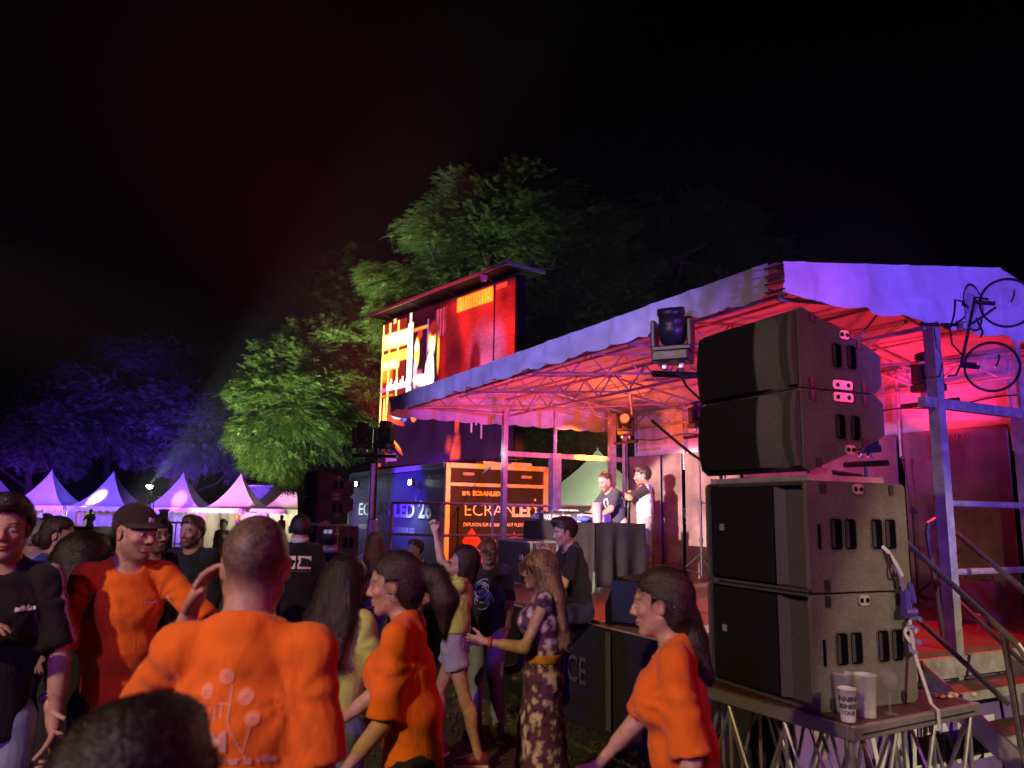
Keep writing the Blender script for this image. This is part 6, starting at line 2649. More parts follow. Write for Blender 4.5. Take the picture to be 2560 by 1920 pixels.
        # blush on cheeks, nose, ears
        red = base * np.array([1.08, .78, .74])
        mixc(.55 * np.exp(-(((ax - .042) / .02) ** 2 + ((z + .022) / .02) ** 2)) * fr, red)
        mixc(.55 * np.exp(-((x / .014) ** 2 + ((z + .028) / .012) ** 2)) * (y > .085), red)
        mixc(.5 * (ax > .073), red)
        # beard
        if beard:
            bc = np.array(beard_col if beard_col is not None else brow)
            m = np.clip((-.028 - z) / .02, 0, 1) * np.clip((y + .02) / .03, 0, 1) * (ax < .075)
            m = np.maximum(m, np.clip(1 - ((ax - .0) / .034) ** 2, 0, 1) * np.exp(-((z + .045) / .008) ** 2) * (y > .06) * 1.3)
            m = m * (1 - np.exp(-((x / .022) ** 2 + ((z + .064) / .010) ** 2)) * .9) * (z > -.125)
            mixc(beard * m * (.8 + .3 * vnoise(V, 260, 4)), bc)
        lc = np.array(lips) if lips is not None else base * np.array([.95, .52, .50])
        zz = z - .005 * smile * (ax / .025) ** 2
        mixc(((x / .025) ** 2 + ((zz + .0632) / .0105) ** 2 < 1) * (y > .06) * .85, lc)
        mixc(((x / .021) ** 2 + ((zz + .0632) / (.0016 + .0032 * smile)) ** 2 < 1) * (y > .06), (.62, .55, .5) if smile > .4 else lc * .35)
        # brows
        mixc((np.abs(z - (.0225 + .004 * np.exp(-((ax - .034) / .012) ** 2))) < .0042) * (ax > .013) * (ax < .050) * (y > .045) * (.85 if not s.fem else .7), brow)
        # eyes
        ex = (ax - .0308)
        e = (ex / .0135) ** 2 + ((z - .001) / .0056) ** 2
        mixc((e < 1.5) * (y > .055) * .75, base * .30)
        mixc((e < .95) * (y > .055), (.55, .52, .50))
        mixc(((ex ** 2 + (z - .001) ** 2) < .0052 ** 2) * (e < 1.1) * (y > .055), (.035, .022, .014))
        if scalp is not None:
            m = np.where(y < .01, np.clip((z + .070) / .075, 0, 1) ** .8, np.clip((z - .035) / .03, 0, 1)) * (y < .074) * (ax < .0765)
            m = m * np.clip((np.sqrt((y + .006) ** 2 + (z + .004) ** 2) - .026) / .012, 0, 1)
            mixc(m * (.8 + .25 * vnoise(V, 200, 7)), scalp)
        # knuckle and elbow reddening is left to the noise
        out = np.ones((n, 4))
        out[:, :3] = np.clip(C, .002, 1)
        return out


def wrinkle(V, Fc, amp, seed, stretch=(9, 9, 3.2), pins=()):
    """cloth folds: displacement along the normals, long in the vertical, stronger towards pinned places"""
    n = len(V)
    nr = np.zeros_like(V)
    a, b, c, d = V[Fc[:, 0]], V[Fc[:, 1]], V[Fc[:, 2]], V[Fc[:, 3]]
    fn = np.cross(c - a, d - b)
    for k in range(4):
        np.add.at(nr, Fc[:, k], fn)
    nr /= np.linalg.norm(nr, axis=1)[:, None] + 1e-12
    w = np.asarray(stretch)
    warp = .10 * np.stack([vnoise(V, 4, seed + 1), vnoise(V, 4, seed + 2), vnoise(V, 4, seed + 3)], 1)
    # tilt the folds to run on the bias
    T = np.array([[1, 0, .35], [0, 1, -.25], [-.35, .25, 1]])
    P_ = (V + warp) @ T
    r1 = 1 - np.abs(vnoise(P_ * w, 1.0, seed)) * 2.4
    r2 = 1 - np.abs(vnoise((P_ + warp * .5) * w * 2.3, 1.0, seed + 5)) * 2.2
    gate = np.clip(.55 + .9 * vnoise(V, 5, seed + 11), .1, 1.4)
    dsp = amp * gate * (.75 * np.sign(r1) * np.abs(r1) ** 1.5 + .40 * r2)
    for c_, rad, gain, dirn in pins:
        q = V - np.asarray(c_)
        dist = np.linalg.norm(q, axis=1)
        ang = np.arctan2(q[:, 2], q[:, 0] + 1e-6)
        dsp += amp * gain * np.exp(-(dist / rad) ** 2) * np.sin(ang * 9 + 3 * vnoise(V, 5, seed + 9))
    return V + nr * dsp[:, None]


def flatcol(n, c, V=None, var=.06, seed=0):
    o = np.ones((n, 4))
    o[:, :3] = c
    if V is not None:
        o[:, :3] *= (1 + var * vnoise(V, 30, seed))[:, None]
    return o


def strands(F, starts, dirs, L, n=7, lift=.003, w=.0016, rng=None, curl=0.0, follow=True):
    """thin ribbons combed over a hair volume; returns verts, quads"""
    P = starts.copy()
    D = dirs.copy()
    m = len(P)
    path = [P.copy()]
    step = (L / n)[:, None] if np.ndim(L) else L / n
    ph = rng.uniform(0, 6.28, m)
    for k in range(n):
        g = F.grad(P)
        d = D - g * (D * g).sum(1)[:, None] * .92
        d /= np.linalg.norm(d, axis=1)[:, None] + 1e-9
        if curl:
            s = np.cross(d, g)
            d = d + curl * (np.sin(ph + k * 1.7)[:, None] * s + np.cos(ph + k * 1.7)[:, None] * g)
            d /= np.linalg.norm(d, axis=1)[:, None]
        P = P + d * step
        if follow:
            vv = F.val(P)
            g = F.grad(P)
            P = P + g * np.clip(lift - vv, -.01, .01)[:, None]
        path.append(P.copy())
    path = np.stack(path, 1)
    g = F.grad(path[:, 0])
    V = np.empty((m, (n + 1) * 2, 3))
    for k in range(n + 1):
        t = path[:, min(k + 1, n)] - path[:, max(k - 1, 0)]
        gg = F.grad(path[:, k])
        s = np.cross(t, gg)
        s /= np.linalg.norm(s, axis=1)[:, None] + 1e-9
        ww = w * (1 - .75 * k / n)
        V[:, 2 * k] = path[:, k] - s * ww
        V[:, 2 * k + 1] = path[:, k] + s * ww
    base = (np.arange(m) * (n + 1) * 2)[:, None]
    Q = np.concatenate([np.stack([base[:, 0] + 2 * k, base[:, 0] + 2 * k + 1, base[:, 0] + 2 * k + 3, base[:, 0] + 2 * k + 2], 1) for k in range(n)])
    return V.reshape(-1, 3), Q


def hair_field(s, style, h):
    q = s.hs
    Rh, C = s.Rh, s.hc
    L = lambda x, y, z: C + Rh @ (np.array([x, y, z]) * q)
    dn = np.array([0, 0, -1.0])
    m = dict(long=.62, pony=.42, bob=.34, tail=.42, curly=.42, big=.55).get(style, .22)
    lo, hi = C - np.array([.24, .24, m if style in ('long', 'pony', 'bob', 'big', 'curly', 'tail') else .2]), C + np.array([.24, .24, .22])
    if style == 'pony':
        lo, hi = C - np.array([.36, .36, .46]), C + np.array([.36, .36, .22])
    F = Field(lo, hi, h)
    th = dict(buzz=.0025, short=.012, quiff=.016, messy=.020, pony=.010, long=.016, bob=.022, curly=.05, big=.055, bun=.011, tail=.010, cap=.006).get(style, .012)
    F.ell(L(0, -.018, .034), (np.array([.0755, .097, .089]) + th) * q, Rh, .01)
    if style in ('quiff', 'short', 'messy'):
        F.ell(L(0, .035, .105), np.array([.055, .055, .030]) * q, Rh, .02)
    if style == 'quiff':
        F.ell(L(.0, .065, .105), np.array([.048, .035, .036]) * q, Rh, .02)
    if style in ('long', 'bob', 'big', 'curly', 'pony', 'bun', 'tail'):
        F.ell(L(0, -.060, -.020), (np.array([.068, .052, .075]) + th * .8) * q, Rh, .02)
    if style in ('long', 'big'):
        back = s.Rt @ np.array([0, -1.0, 0])
        p0 = L(0, -.065, .0)
        p1 = s.nb + back * .085 + s.Rt @ np.array([0, 0, -.02])
        p2 = s.nb + back * .115 + s.Rt @ np.array([0, 0, -.20])
        X = s.Rt @ np.array([1.0, 0, 0])
        F.ecl(p0, p1, (.075 + th, .045 + th), (.095 + th, .030 + th), X, .03)
        F.ecl(p1, p2, (.095 + th, .030 + th), (.075 + th * .5, .018 + th * .5), X, .03)
        for sg in (1, -1):
            F.cone(L(.072 * sg, -.02, .03), L(.078 * sg, -.025, -.09), .026 * q, .026 * q, .02)
            F.cone(L(.078 * sg, -.025, -.09), s.nb + s.Rt @ np.array([.085 * sg, .01, -.10]), .026 * q, .016 * q, .02)
    if style == 'bob':
        for sg in (1, -1):
            F.cone(L(.070 * sg, -.025, .02), L(.070 * sg, -.03, -.10), .034 * q, .036 * q, .03)
        F.cone(L(0, -.07, 0), L(0, -.075, -.12), .06 * q, .062 * q, .03)
    if style == 'curly':
        F.ell(L(0, -.03, .0), np.array([.135, .135, .15]) * q, Rh, .03)
    if style == 'pony':
        p0 = L(0, -.108, .040)
        F.ell(p0, np.array([.028, .028, .026]) * q, Rh, .012)
        p1 = L(.0, -.175, .020)
        p2 = L(.0, -.205, -.075)
        p3 = L(.0, -.195, -.190)
        F.cone(p0, p1, .022, .034, .015)
        F.cone(p1, p2, .034, .044, .03)
        F.cone(p2, p3, .044, .012, .03)
    if style == 'tail':
        F.ell(L(0, -.085, -.045), np.array([.045, .030, .05]) * q, Rh, .02)
        back = s.Rt @ np.array([0, -1.0, 0])
        p1 = s.nb + back * .080 + s.Rt @ np.array([0, 0, .0])
        p2 = s.nb + back * .105 + s.Rt @ np.array([.0, 0, -.13])
        F.cone(L(0, -.105, -.05), p1, .030, .034, .02)
        F.cone(p1, p2, .034, .012, .02)
    if style == 'bun':
        F.ell(L(0, -.125, -.035), np.array([.045, .040, .042]) * q, Rh, .015)
    # clear the face: everything in front of the hairline
    fy = {'buzz': .062, 'short': .070, 'quiff': .085, 'cap': .02}.get(style, .070)
    G = F.v
    g = np.meshgrid(*F.ax, indexing='ij', copy=False)
    p = (np.stack(g, -1) - C.astype(F32)) @ Rh.astype(F32) / q
    x, y, z = p[..., 0], p[..., 1], p[..., 2]
    low = {'buzz': .0, 'short': -.005, 'quiff': .0}.get(style, -.40)
    # front plane leaning: hairline at forehead z~.075, temples further back
    face = np.minimum(z - (.072 - .40 * np.clip(np.abs(x) - .030, 0, 1)), 0) * 1.0
    line = y - (.030 if style in ('long', 'bob', 'big') else .018) + 0.0 * z          # in front of ears
    cutd = np.minimum(y - .022 + .25 * np.clip(-.02 - z, 0, .1), .078 - .55 * np.clip(np.abs(x) - .02, 0, 1) - z)
    cutd = cutd + .006 * np.sin(x * 210 + 3 * np.sin(z * 130)) * np.sin(z * 170 + 1.3) + .004 * np.sin(x * 420 + z * 300)
    F.v = np.maximum(F.v, cutd * q)
    if style in ('buzz', 'short', 'quiff'):
        # short back and sides: stops at the nape, bares the ears
        nape = (-.052 - z)
        F.v = np.maximum(F.v, nape * q)
        ear = .034 - np.sqrt((y + .006) ** 2 + ((z + .006) * .85) ** 2)
        F.v = np.maximum(F.v, np.where(np.abs(x) > .055, ear, -1) * q)
    elif style in ('pony', 'bun', 'tail'):
        ear = .030 - np.sqrt((y + .004) ** 2 + ((z + .004) * .9) ** 2)
        F.v = np.maximum(F.v, np.where((np.abs(x) > .058), ear, -1) * q)
    return F


def hair_part(s, parent, M, style, col, h=.006, n=900, tip=None, seed=1, name='hair'):
    rng = np.random.default_rng(seed)
    F = hair_field(s, style, h)
    V, Q = F.mesh()
    if not len(V):
        return None
    p = (V - s.hc) @ s.Rh
    amp = dict(curly=.018, big=.012, long=.005, pony=.006, bob=.007, buzz=.0006, short=.004, quiff=.005).get(style, .004)
    st = (70, 70, 9) if style in ('long', 'bob') else (60, 12, 60) if style in ('pony', 'bun', 'tail') else (45, 45, 45)
    V2 = wrinkle(V, Q, amp, seed, st)
    cols = flatcol(len(V2), col, V2, .35, seed)
    cols[:, :3] *= np.clip(1 + .9 * vnoise(V * np.array(st) * 1.6, 1.0, seed + 4), .3, 2.4)[:, None]
    if tip is not None:
        t = np.clip((s.nb[2] + .06 - V2[:, 2]) / .22, 0, 1)[:, None]
        cols[:, :3] = cols[:, :3] * (1 - t) + np.array(tip) * t * (1 + .3 * vnoise(V2, 60, 3))[:, None]
    allV, allQ, allC = [V2], [Q], [cols]
    if n:
        i = rng.integers(0, len(V), n)
        st_ = V2[i]
        pl = (st_ - s.hc) @ s.Rh
        if style in ('pony', 'bun', 'tail'):
            tgt = s.hc + s.Rh @ (np.array([0, -.12, .03]) * s.hs)
            d = tgt - st_
            far_ = (pl[:, 1] < -.11) | (pl[:, 2] < -.06)
            d[far_] = np.array([0, -.1, -1.0])
        elif style in ('buzz', 'short', 'quiff'):
            d = np.tile(s.Rh @ np.array([0, -.25, -.2]), (n, 1)) + .6 * rng.standard_normal((n, 3))
            if style == 'quiff':
                d[pl[:, 2] > .08] += s.Rh @ np.array([0, .8, .8])
        elif style in ('curly', 'big', 'messy'):
            d = rng.standard_normal((n, 3)) + np.array([0, 0, -.6])
        else:
            d = np.tile(np.array([0, 0, -1.0]), (n, 1)) + .18 * rng.standard_normal((n, 3))
        d /= np.linalg.norm(d, axis=1)[:, None]
        Ln = rng.uniform(.5, 1.2, n) * dict(buzz=.006, short=.045, quiff=.06, messy=.08, curly=.10, big=.12, long=.26, bob=.16, pony=.16).get(style, .10)
        sv, sq = strands(F, st_, d, Ln, 6, .005 if style not in ('buzz',) else .002, .0021 if h < .008 else .003, rng, .55 if style in ('curly', 'big', 'messy') else .10)
        sc = flatcol(len(sv), np.array(col), sv, .5, seed + 2)
        sc[:, :3] *= np.repeat(rng.uniform(.6, 3.2, n), 14)[:, None]
        if style not in ('buzz',):
            # loose hairs that stand off the volume
            k2 = n // 4
            j = rng.integers(0, len(V), k2)
            d2 = d[rng.integers(0, n, k2)] + .55 * rng.standard_normal((k2, 3))
            d2 /= np.linalg.norm(d2, axis=1)[:, None]
            fv, fq = strands(F, V2[j], d2, rng.uniform(.3, 1.0, k2) * Ln.mean(), 6, .012, .0012 if h < .008 else .002, rng, .3, False)
            fc_ = flatcol(len(fv), np.array(col) * 1.6, fv, .4, seed + 3)
            if tip is not None:
                fc_[:, :3] = fc_[:, :3] * .5 + np.array(tip) * .5
            allQ.append(fq + len(V2) + 0); allV.append(fv); allC.append(fc_)
            base_off = len(V2) + len(fv)
        else:
            base_off = len(V2)
        if tip is not None:
            t = np.clip((s.nb[2] + .06 - sv[:, 2]) / .22, 0, 1)[:, None]
            sc[:, :3] = sc[:, :3] * (1 - t) + np.array(tip) * 1.2 * t
        allQ.append(sq + base_off); allV.append(sv); allC.append(sc)
    v = np.concatenate(allV)
    o = link_np(name, xf(M, v), np.concatenate(allQ), HAIRM, parent, True, np.concatenate(allC))
    return o


def xf(M, V):
    A = np.array(M.to_3x3())
    t = np.array(M.translation)
    return np.asarray(V) @ A.T + t


class Dresser:
    """builds the parts of one person under an Empty"""

    def __init__(s, label, fig, head_at=None, yaw=0.0, ground=0.0, root=None, res=(.010, .0038, .010), tone=(.46, .27, .19), smile=0, brow=(.03, .02, .015), beard=0.0, beard_col=None, scalp=None, group=None, detail=True, lips=None):
        s.f = fig
        s.res = res
        Ry = Matrix.Rotation(R(yaw), 4, 'Z')
        tl_ = Vector(fig.top)
        if root is None:
            w = Vector(head_at)
            base = w - (Ry @ tl_)
            base.z = ground - fig.low
        else:
            base = Vector(root)
        s.M = Ry
        s.root = thing('person', label, 'person', (base.x, base.y, base.z + fig.low if root is None else base.z), 0, group)
        # parts are in coordinates of the Empty: at the feet, turned to the world
        s.M = Matrix.Translation((0, 0, -fig.low if root is None else 0)) @ Ry
        V, Q, parts = fig.body_mesh(res[0], res[1], smile, detail)
        cols = fig.skin_cols(V, tone, brow, beard, lips, smile, beard_col, scalp)
        s.body = link_np('body', xf(s.M, V), Q, SKIN, s.root, True, cols)

    def W(s, p):
        """figure coordinates -> coordinates under the Empty"""
        return s.M @ Vector(p)

    def garment(s, name, fill, col, amp=.004, seed=1, stretch=(9, 9, 3.2), colf=None, pins=(), h=None, margin=.16, m=None, pts=None):
        f = s.f
        if pts is None:
            pts = [f.nb, f.pel] + [a for g in (1, -1) for a in f.arm[g][:2]] + [a for g in (1, -1) for a in f.leg[g][:3]]
        lo, hi = f.bounds(pts, margin)
        F = Field(lo, hi, h or s.res[2])
        fill(F)
        V, Q = F.mesh()
        if not len(V):
            return None
        V2 = wrinkle(V, Q, amp, seed, stretch, pins)
        c = flatcol(len(V2), col, V2, .07, seed)
        if colf:
            colf(V2, c)
        o = link_np(name, xf(s.M, V2), Q, m or CLOTHM, s.root, True, c)
        o['_n'] = 0
        del o['_n']
        s.last = (V2, Q)
        return o

    def tee(s, col, g=.008, loose=.014, sleeve=.72, hem=-.055, amp=.0055, seed=1, colf=None, name='t_shirt', neck=.068, sl_loose=.010):
        f = s.f
        H = f.H
        def fill(F):
            low = f.pel + np.array([0, 0, hem * H])
            f.torso(F, g, loose, .05, low - np.array([0, 0, .03]))
            F.cut(low, np.array([0, 0, -1.0]))
            f.arms(F, g, 1, .055, sleeve, sl_loose)
            # sleeve mouths hollowed, neck opening
            for sg in (1, -1):
                sh, el = f.arm[sg][0], f.arm[sg][1]
                if sleeve <= 1:
                    e = sh + (el - sh) * sleeve
                    d = unit(el - sh)
                    F.cone(e - d * .025, e + d * .08, (.0245 * H) * f.b * (.9 if f.fem else 1) + .003 + sl_loose * .35, (.0255 * H) * f.b * (.9 if f.fem else 1) + .004 + sl_loose * .45, 0, 'x')
            cr = (.066 if f.fem else .078) * f.hs
            if neck < .075:
                F.cone(f.nb + f.Rt @ np.array([0, -.006, -.055]), f.nb + f.Rt @ np.array([0, -.006, .018 - cr * .35]), cr * 1.12, cr, .03)
                F.cut(f.nb + f.Rt @ np.array([0, .0, .026]), f.Rt @ unit([0, .30, 1.0]))
            nk = f.nb + f.Rt @ np.array([0, .004, .0])
            F.cone(nk + f.Rt @ np.array([0, .006, .075]), nk + f.Rt @ np.array([0, .034, .010]), neck * f.hs * 1.02, neck * f.hs * .86, .006, 'x')
        pins = [(f.sh[1] + f.Rt @ np.array([-.03, .03, -.10]), .16, .8, 0), (f.sh[-1] + f.Rt @ np.array([.03, .03, -.10]), .16, .8, 0)]
        o = s.garment(name, fill, col, amp, seed, (10, 10, 4.5), colf, pins)
        s.shirt = o
        V2 = s.last[0]
        a0 = f.nb + f.Rt @ np.array([0, .010, .075])
        a1 = f.nb + f.Rt @ np.array([0, .038, .010])
        axd = unit(a0 - a1)
        q = V2 - a1
        tt = q @ axd
        rr = np.linalg.norm(q - tt[:, None] * axd, axis=1)
        xa = unit(f.Rt @ np.array([1.0, 0, 0]))
        ya = np.cross(axd, xa)
        ang = np.arctan2(q @ ya, q @ xa)
        loop = []
        for k in range(22):
            a = -math.pi + 2 * math.pi * (k + .5) / 22
            dd = np.abs((ang - a + math.pi) % (2 * math.pi) - math.pi)
            m = (dd < .26) & (rr < neck * f.hs * 1.30) & (rr > neck * f.hs * .55) & (np.abs(tt) < .10)
            if m.any():
                i = np.where(m)[0][np.argmax(tt[m])]
                loop.append((rr[i], tt[i], a))
        if len(loop) == 22:
            L_ = np.array(loop)
            for _ in range(2):
                L_[:, :2] = (np.roll(L_[:, :2], 1, 0) + L_[:, :2] * 2 + np.roll(L_[:, :2], -1, 0)) / 4
            mb = MB()
            mb.path([s.W(a1 + axd * (t_ - .001) + (xa * math.cos(a) + ya * math.sin(a)) * r_) for r_, t_, a in L_], .0068, 6, True)
            cm = mb.build('collar', CLOTHM, o, True)
            ca = cm.data.color_attributes.new('Col', 'FLOAT_COLOR', 'POINT')
            ca.data.foreach_set('color', flatcol(len(cm.data.vertices), np.array(col) * .92).astype(np.float32).ravel())
        s.shirt_bvh = BVHTree.FromPolygons([tuple(v.co) for v in o.data.vertices], [tuple(p.vertices) for p in o.data.polygons])
        return o

    def pants(s, col, g=.010, loose=.012, upto=2.0, amp=.009, seed=2, colf=None, name='trousers', waist=.055):
        f = s.f
        H = f.H
        def fill(F):
            f.torso(F, g * .8, 0, .05, None, False)
            F.cut(f.pel + np.array([0, 0, waist * H]), np.array([0, 0, 1.0]))
            f.legs(F, g, .03, loose, upto)
            if upto >= 2:
                for sg in (1, -1):
                    an = f.leg[sg][2]
        return s.garment(name, fill, col, amp, seed, (12, 12, 5), colf, pts=[f.pel, f.waist] + [a for g_ in (1, -1) for a in f.leg[g_][:3]])

    def shoes(s, m_up=None, m_sole=None):
        f = s.f
        for sg in (1, -1):
            an, fo = f.leg[sg][2], f.leg[sg][3]
            e = bpy.data.objects.new('shoe', None)
            COL.objects.link(e)
            e.parent = s.root
            p = s.W(an)
            d = (s.M.to_3x3() @ Vector(fo))
            e.location = (p.x, p.y, p.z - .043 * f.H)
            e.rotation_euler = (0, 0, math.atan2(d.y, d.x) - math.pi / 2)
            shoe_mesh(e, m_up or LEATHER, m_sole or RUBBER, .27 * f.H / 1.76)

    def decal(s, v, faces, center, right, up, normal, m, name='print', off=.004, parent=None):
        """lay flat artwork (x,y) on the shirt around a point, projected along -normal"""
        c, r_, u, n = [Vector(a) for a in (center, right, up, normal)]
        pts = []
        for x, y, *_ in v:
            o = c + r_ * float(x) + u * float(y) + n * .25
            hit = s.shirt_bvh.ray_cast(o, -n, .6)
            pts.append((hit[0] + n * off) if hit[0] is not None else (c + r_ * float(x) + u * float(y)))
        return link_mesh(name, pts, faces, m, parent or s.shirt)

    def ring(s, c, axis, r, w, m, name, th=.004, parent=None):
        q = Vector(axis).to_track_quat('Z', 'Y').to_matrix()
        mb = MB()
        mb.lathe([(r, -w / 2), (r + th, -w / 2), (r + th, w / 2), (r, w / 2), (r, -w / 2)], 20, s.W(c), s.M.to_3x3() @ q)
        return mb.build(name, m, parent or s.root, True)

    def watch(s, sg, m=None, back=.02):
        f = s.f
        sh, el, wr, hd = f.arm[sg][:4]
        d = unit(wr - el)
        c = wr - d * back
        o = s.ring(c, d, (.0160 * f.H + .001) * (.9 if f.fem else 1) + .002, .022, m or RUBBER, 'watch_strap')
        n = unit(np.cross(d, np.array([0, 0, 1.0])) + np.array([0, -.2, 0]))
        mb = MB()
        q = Vector(n).to_track_quat('Z', 'Y').to_matrix()
        mb.lathe([(.017, 0), (.018, .005), (.015, .009), (0, .0095)], 16, s.W(c + n * ((.0160 * f.H + .001) + .002)), s.M.to_3x3() @ q)
        mb.build('watch_case', ALU, o, True)

    def hl(s, x, y, z):
        """head coordinates -> under the Empty"""
        return s.W(s.f.hc + s.f.Rh @ (np.array([x, y, z]) * s.f.hs))

    def cap(s, col, logo=None, lm=None):
        f = s.f
        q = f.hs
        def fill(F):
            F.ell(f.hc + f.Rh @ (np.array([0, -.014, .040]) * q), np.array([.086, .107, .094]) * q, f.Rh, .01)
            F.cut(f.hc + f.Rh @ (np.array([0, .05, .038]) * q), f.Rh @ unit([0, -.12, -1.0]))
        o = s.garment('cap', fill, col, .0012, 3, (30, 30, 30), None, (), .006, .15, None, [f.hc])
        mb = MB()
        n = 14
        for k in range(5):
            t = k / 4
            for i in range(n + 1):
                a = -math.pi * .42 + math.pi * .84 * i / n
                r_ = .086 + .072 * t * math.cos(a * .95) ** .8
                x, y = math.sin(a) * (.084 + .004 * t), .0 + math.cos(a) * (.088 + .070 * t)
                mb.v.append(s.hl(x, y, .046 - .020 * t * t + .012 * (1 - (x / .09) ** 2) * (t > 0)))
        for k in range(4):
            for i in range(n):
                a = k * (n + 1) + i
                mb.f.append((a, a + 1, a + n + 2, a + n + 1))
        pk = mb.build('peak', mat('cap_cloth_%s' % ('b' if sum(col) < .2 else 'c'), col, .8, 0, .1, 30), o, True)
        md = pk.modifiers.new('thick', 'SOLIDIFY')
        md.thickness = .004
        mb = MB()
        mb.lathe([(.008, 0), (.007, .004), (0, .006)], 8, s.hl(0, -.014, .133), s.M.to_3x3() @ Matrix(f.Rh.tolist()))
        mb.build('button', MATS['cap_cloth_%s' % ('b' if sum(col) < .2 else 'c')], o)
        if logo:
            V2, Q = s.last
            W2 = xf(s.M, V2)
            bv = BVHTree.FromPolygons([tuple(p) for p in W2], [tuple(int(i) for i in q_) for q_ in Q])
            Rw = s.M.to_3x3() @ Matrix(f.Rh.tolist())
            for body, dx, sz in logo:
                v, fc = text_mesh(body, sz, bold=.0008)
                w_ = v[:, 0].max()
                c = s.hl(0, .2, .088)
                pts = []
                for x, y, _ in v:
                    o_ = c + Rw @ Vector((-(x - w_ / 2) + dx, .0, y - sz * .35))
                    hit = bv.ray_cast(o_, Rw @ Vector((0, -1, -.25)).normalized(), .5)
                    pts.append((hit[0] + Rw @ Vector((0, .0025, .001))) if hit[0] is not None else o_)
                link_mesh('cap_badge', pts, fc, lm or WHITE, o)
        return o

    def glasses(s, m=None, lens=None, dark=False):
        mb = MB()
        for sg in (1, -1):
            mb.path([s.hl(sg * .033 + .023 * math.cos(a), .094 - .004 * abs(math.cos(a)) * 1, .0 + .016 * math.sin(a)) for a in np.linspace(0, 2 * math.pi, 18, endpoint=False)], .0017, 5, True)
            mb.path([s.hl(sg * .056, .090, .004), s.hl(sg * .076, .04, .006), s.hl(sg * .080, -.02, .004)], .0016, 5)
        mb.path([s.hl(-.012, .098, .003), s.hl(0, .101, .006), s.hl(.012, .098, .003)], .0016, 5)
        o = mb.build('glasses', m or RUBBER, s.root)
        for sg in (1, -1):
            mb = MB()
            mb.v = [s.hl(sg * .033 + .022 * math.cos(a), .0935, .015 * math.sin(a)) for a in np.linspace(0, 2 * math.pi, 16, endpoint=False)]
            mb.f = [tuple(range(16))]
            mb.build('lens', lens or mat('glasses_lens', (.5, .5, .55), .05, 0, 0, 1, alpha=.25), o)
        return o

    def finish(s):
        return s.root
HI = (.0105, .0036, .0105)
MID = (.013, .0055, .013)
LOW = (.018, .010, .018)
FAR = (.024, .016, .024)
WHITEP = mat('white_shirt_print', (.78, .40, .28), .8)
SK_A, SK_B, SK_C, SK_D = (.50, .30, .215), (.44, .255, .175), (.38, .215, .145), (.16, .085, .055)
DK = (.016, .011, .008)
BR = (.040, .022, .012)


def hd(px, py, d):
    return at(px, py, d)


def fit(px, py, d, ground=0.0, **kw):
    """figure whose height puts its crown where the photograph shows it"""
    w = at(px, py, d)
    H = kw.pop('H0', 1.72)
    for _ in range(4):
        f = Fig(H=H, **kw)
        cur = f.top[2] - f.low
        H *= (w.z - ground) / cur
    return Fig(H=H, **kw), w


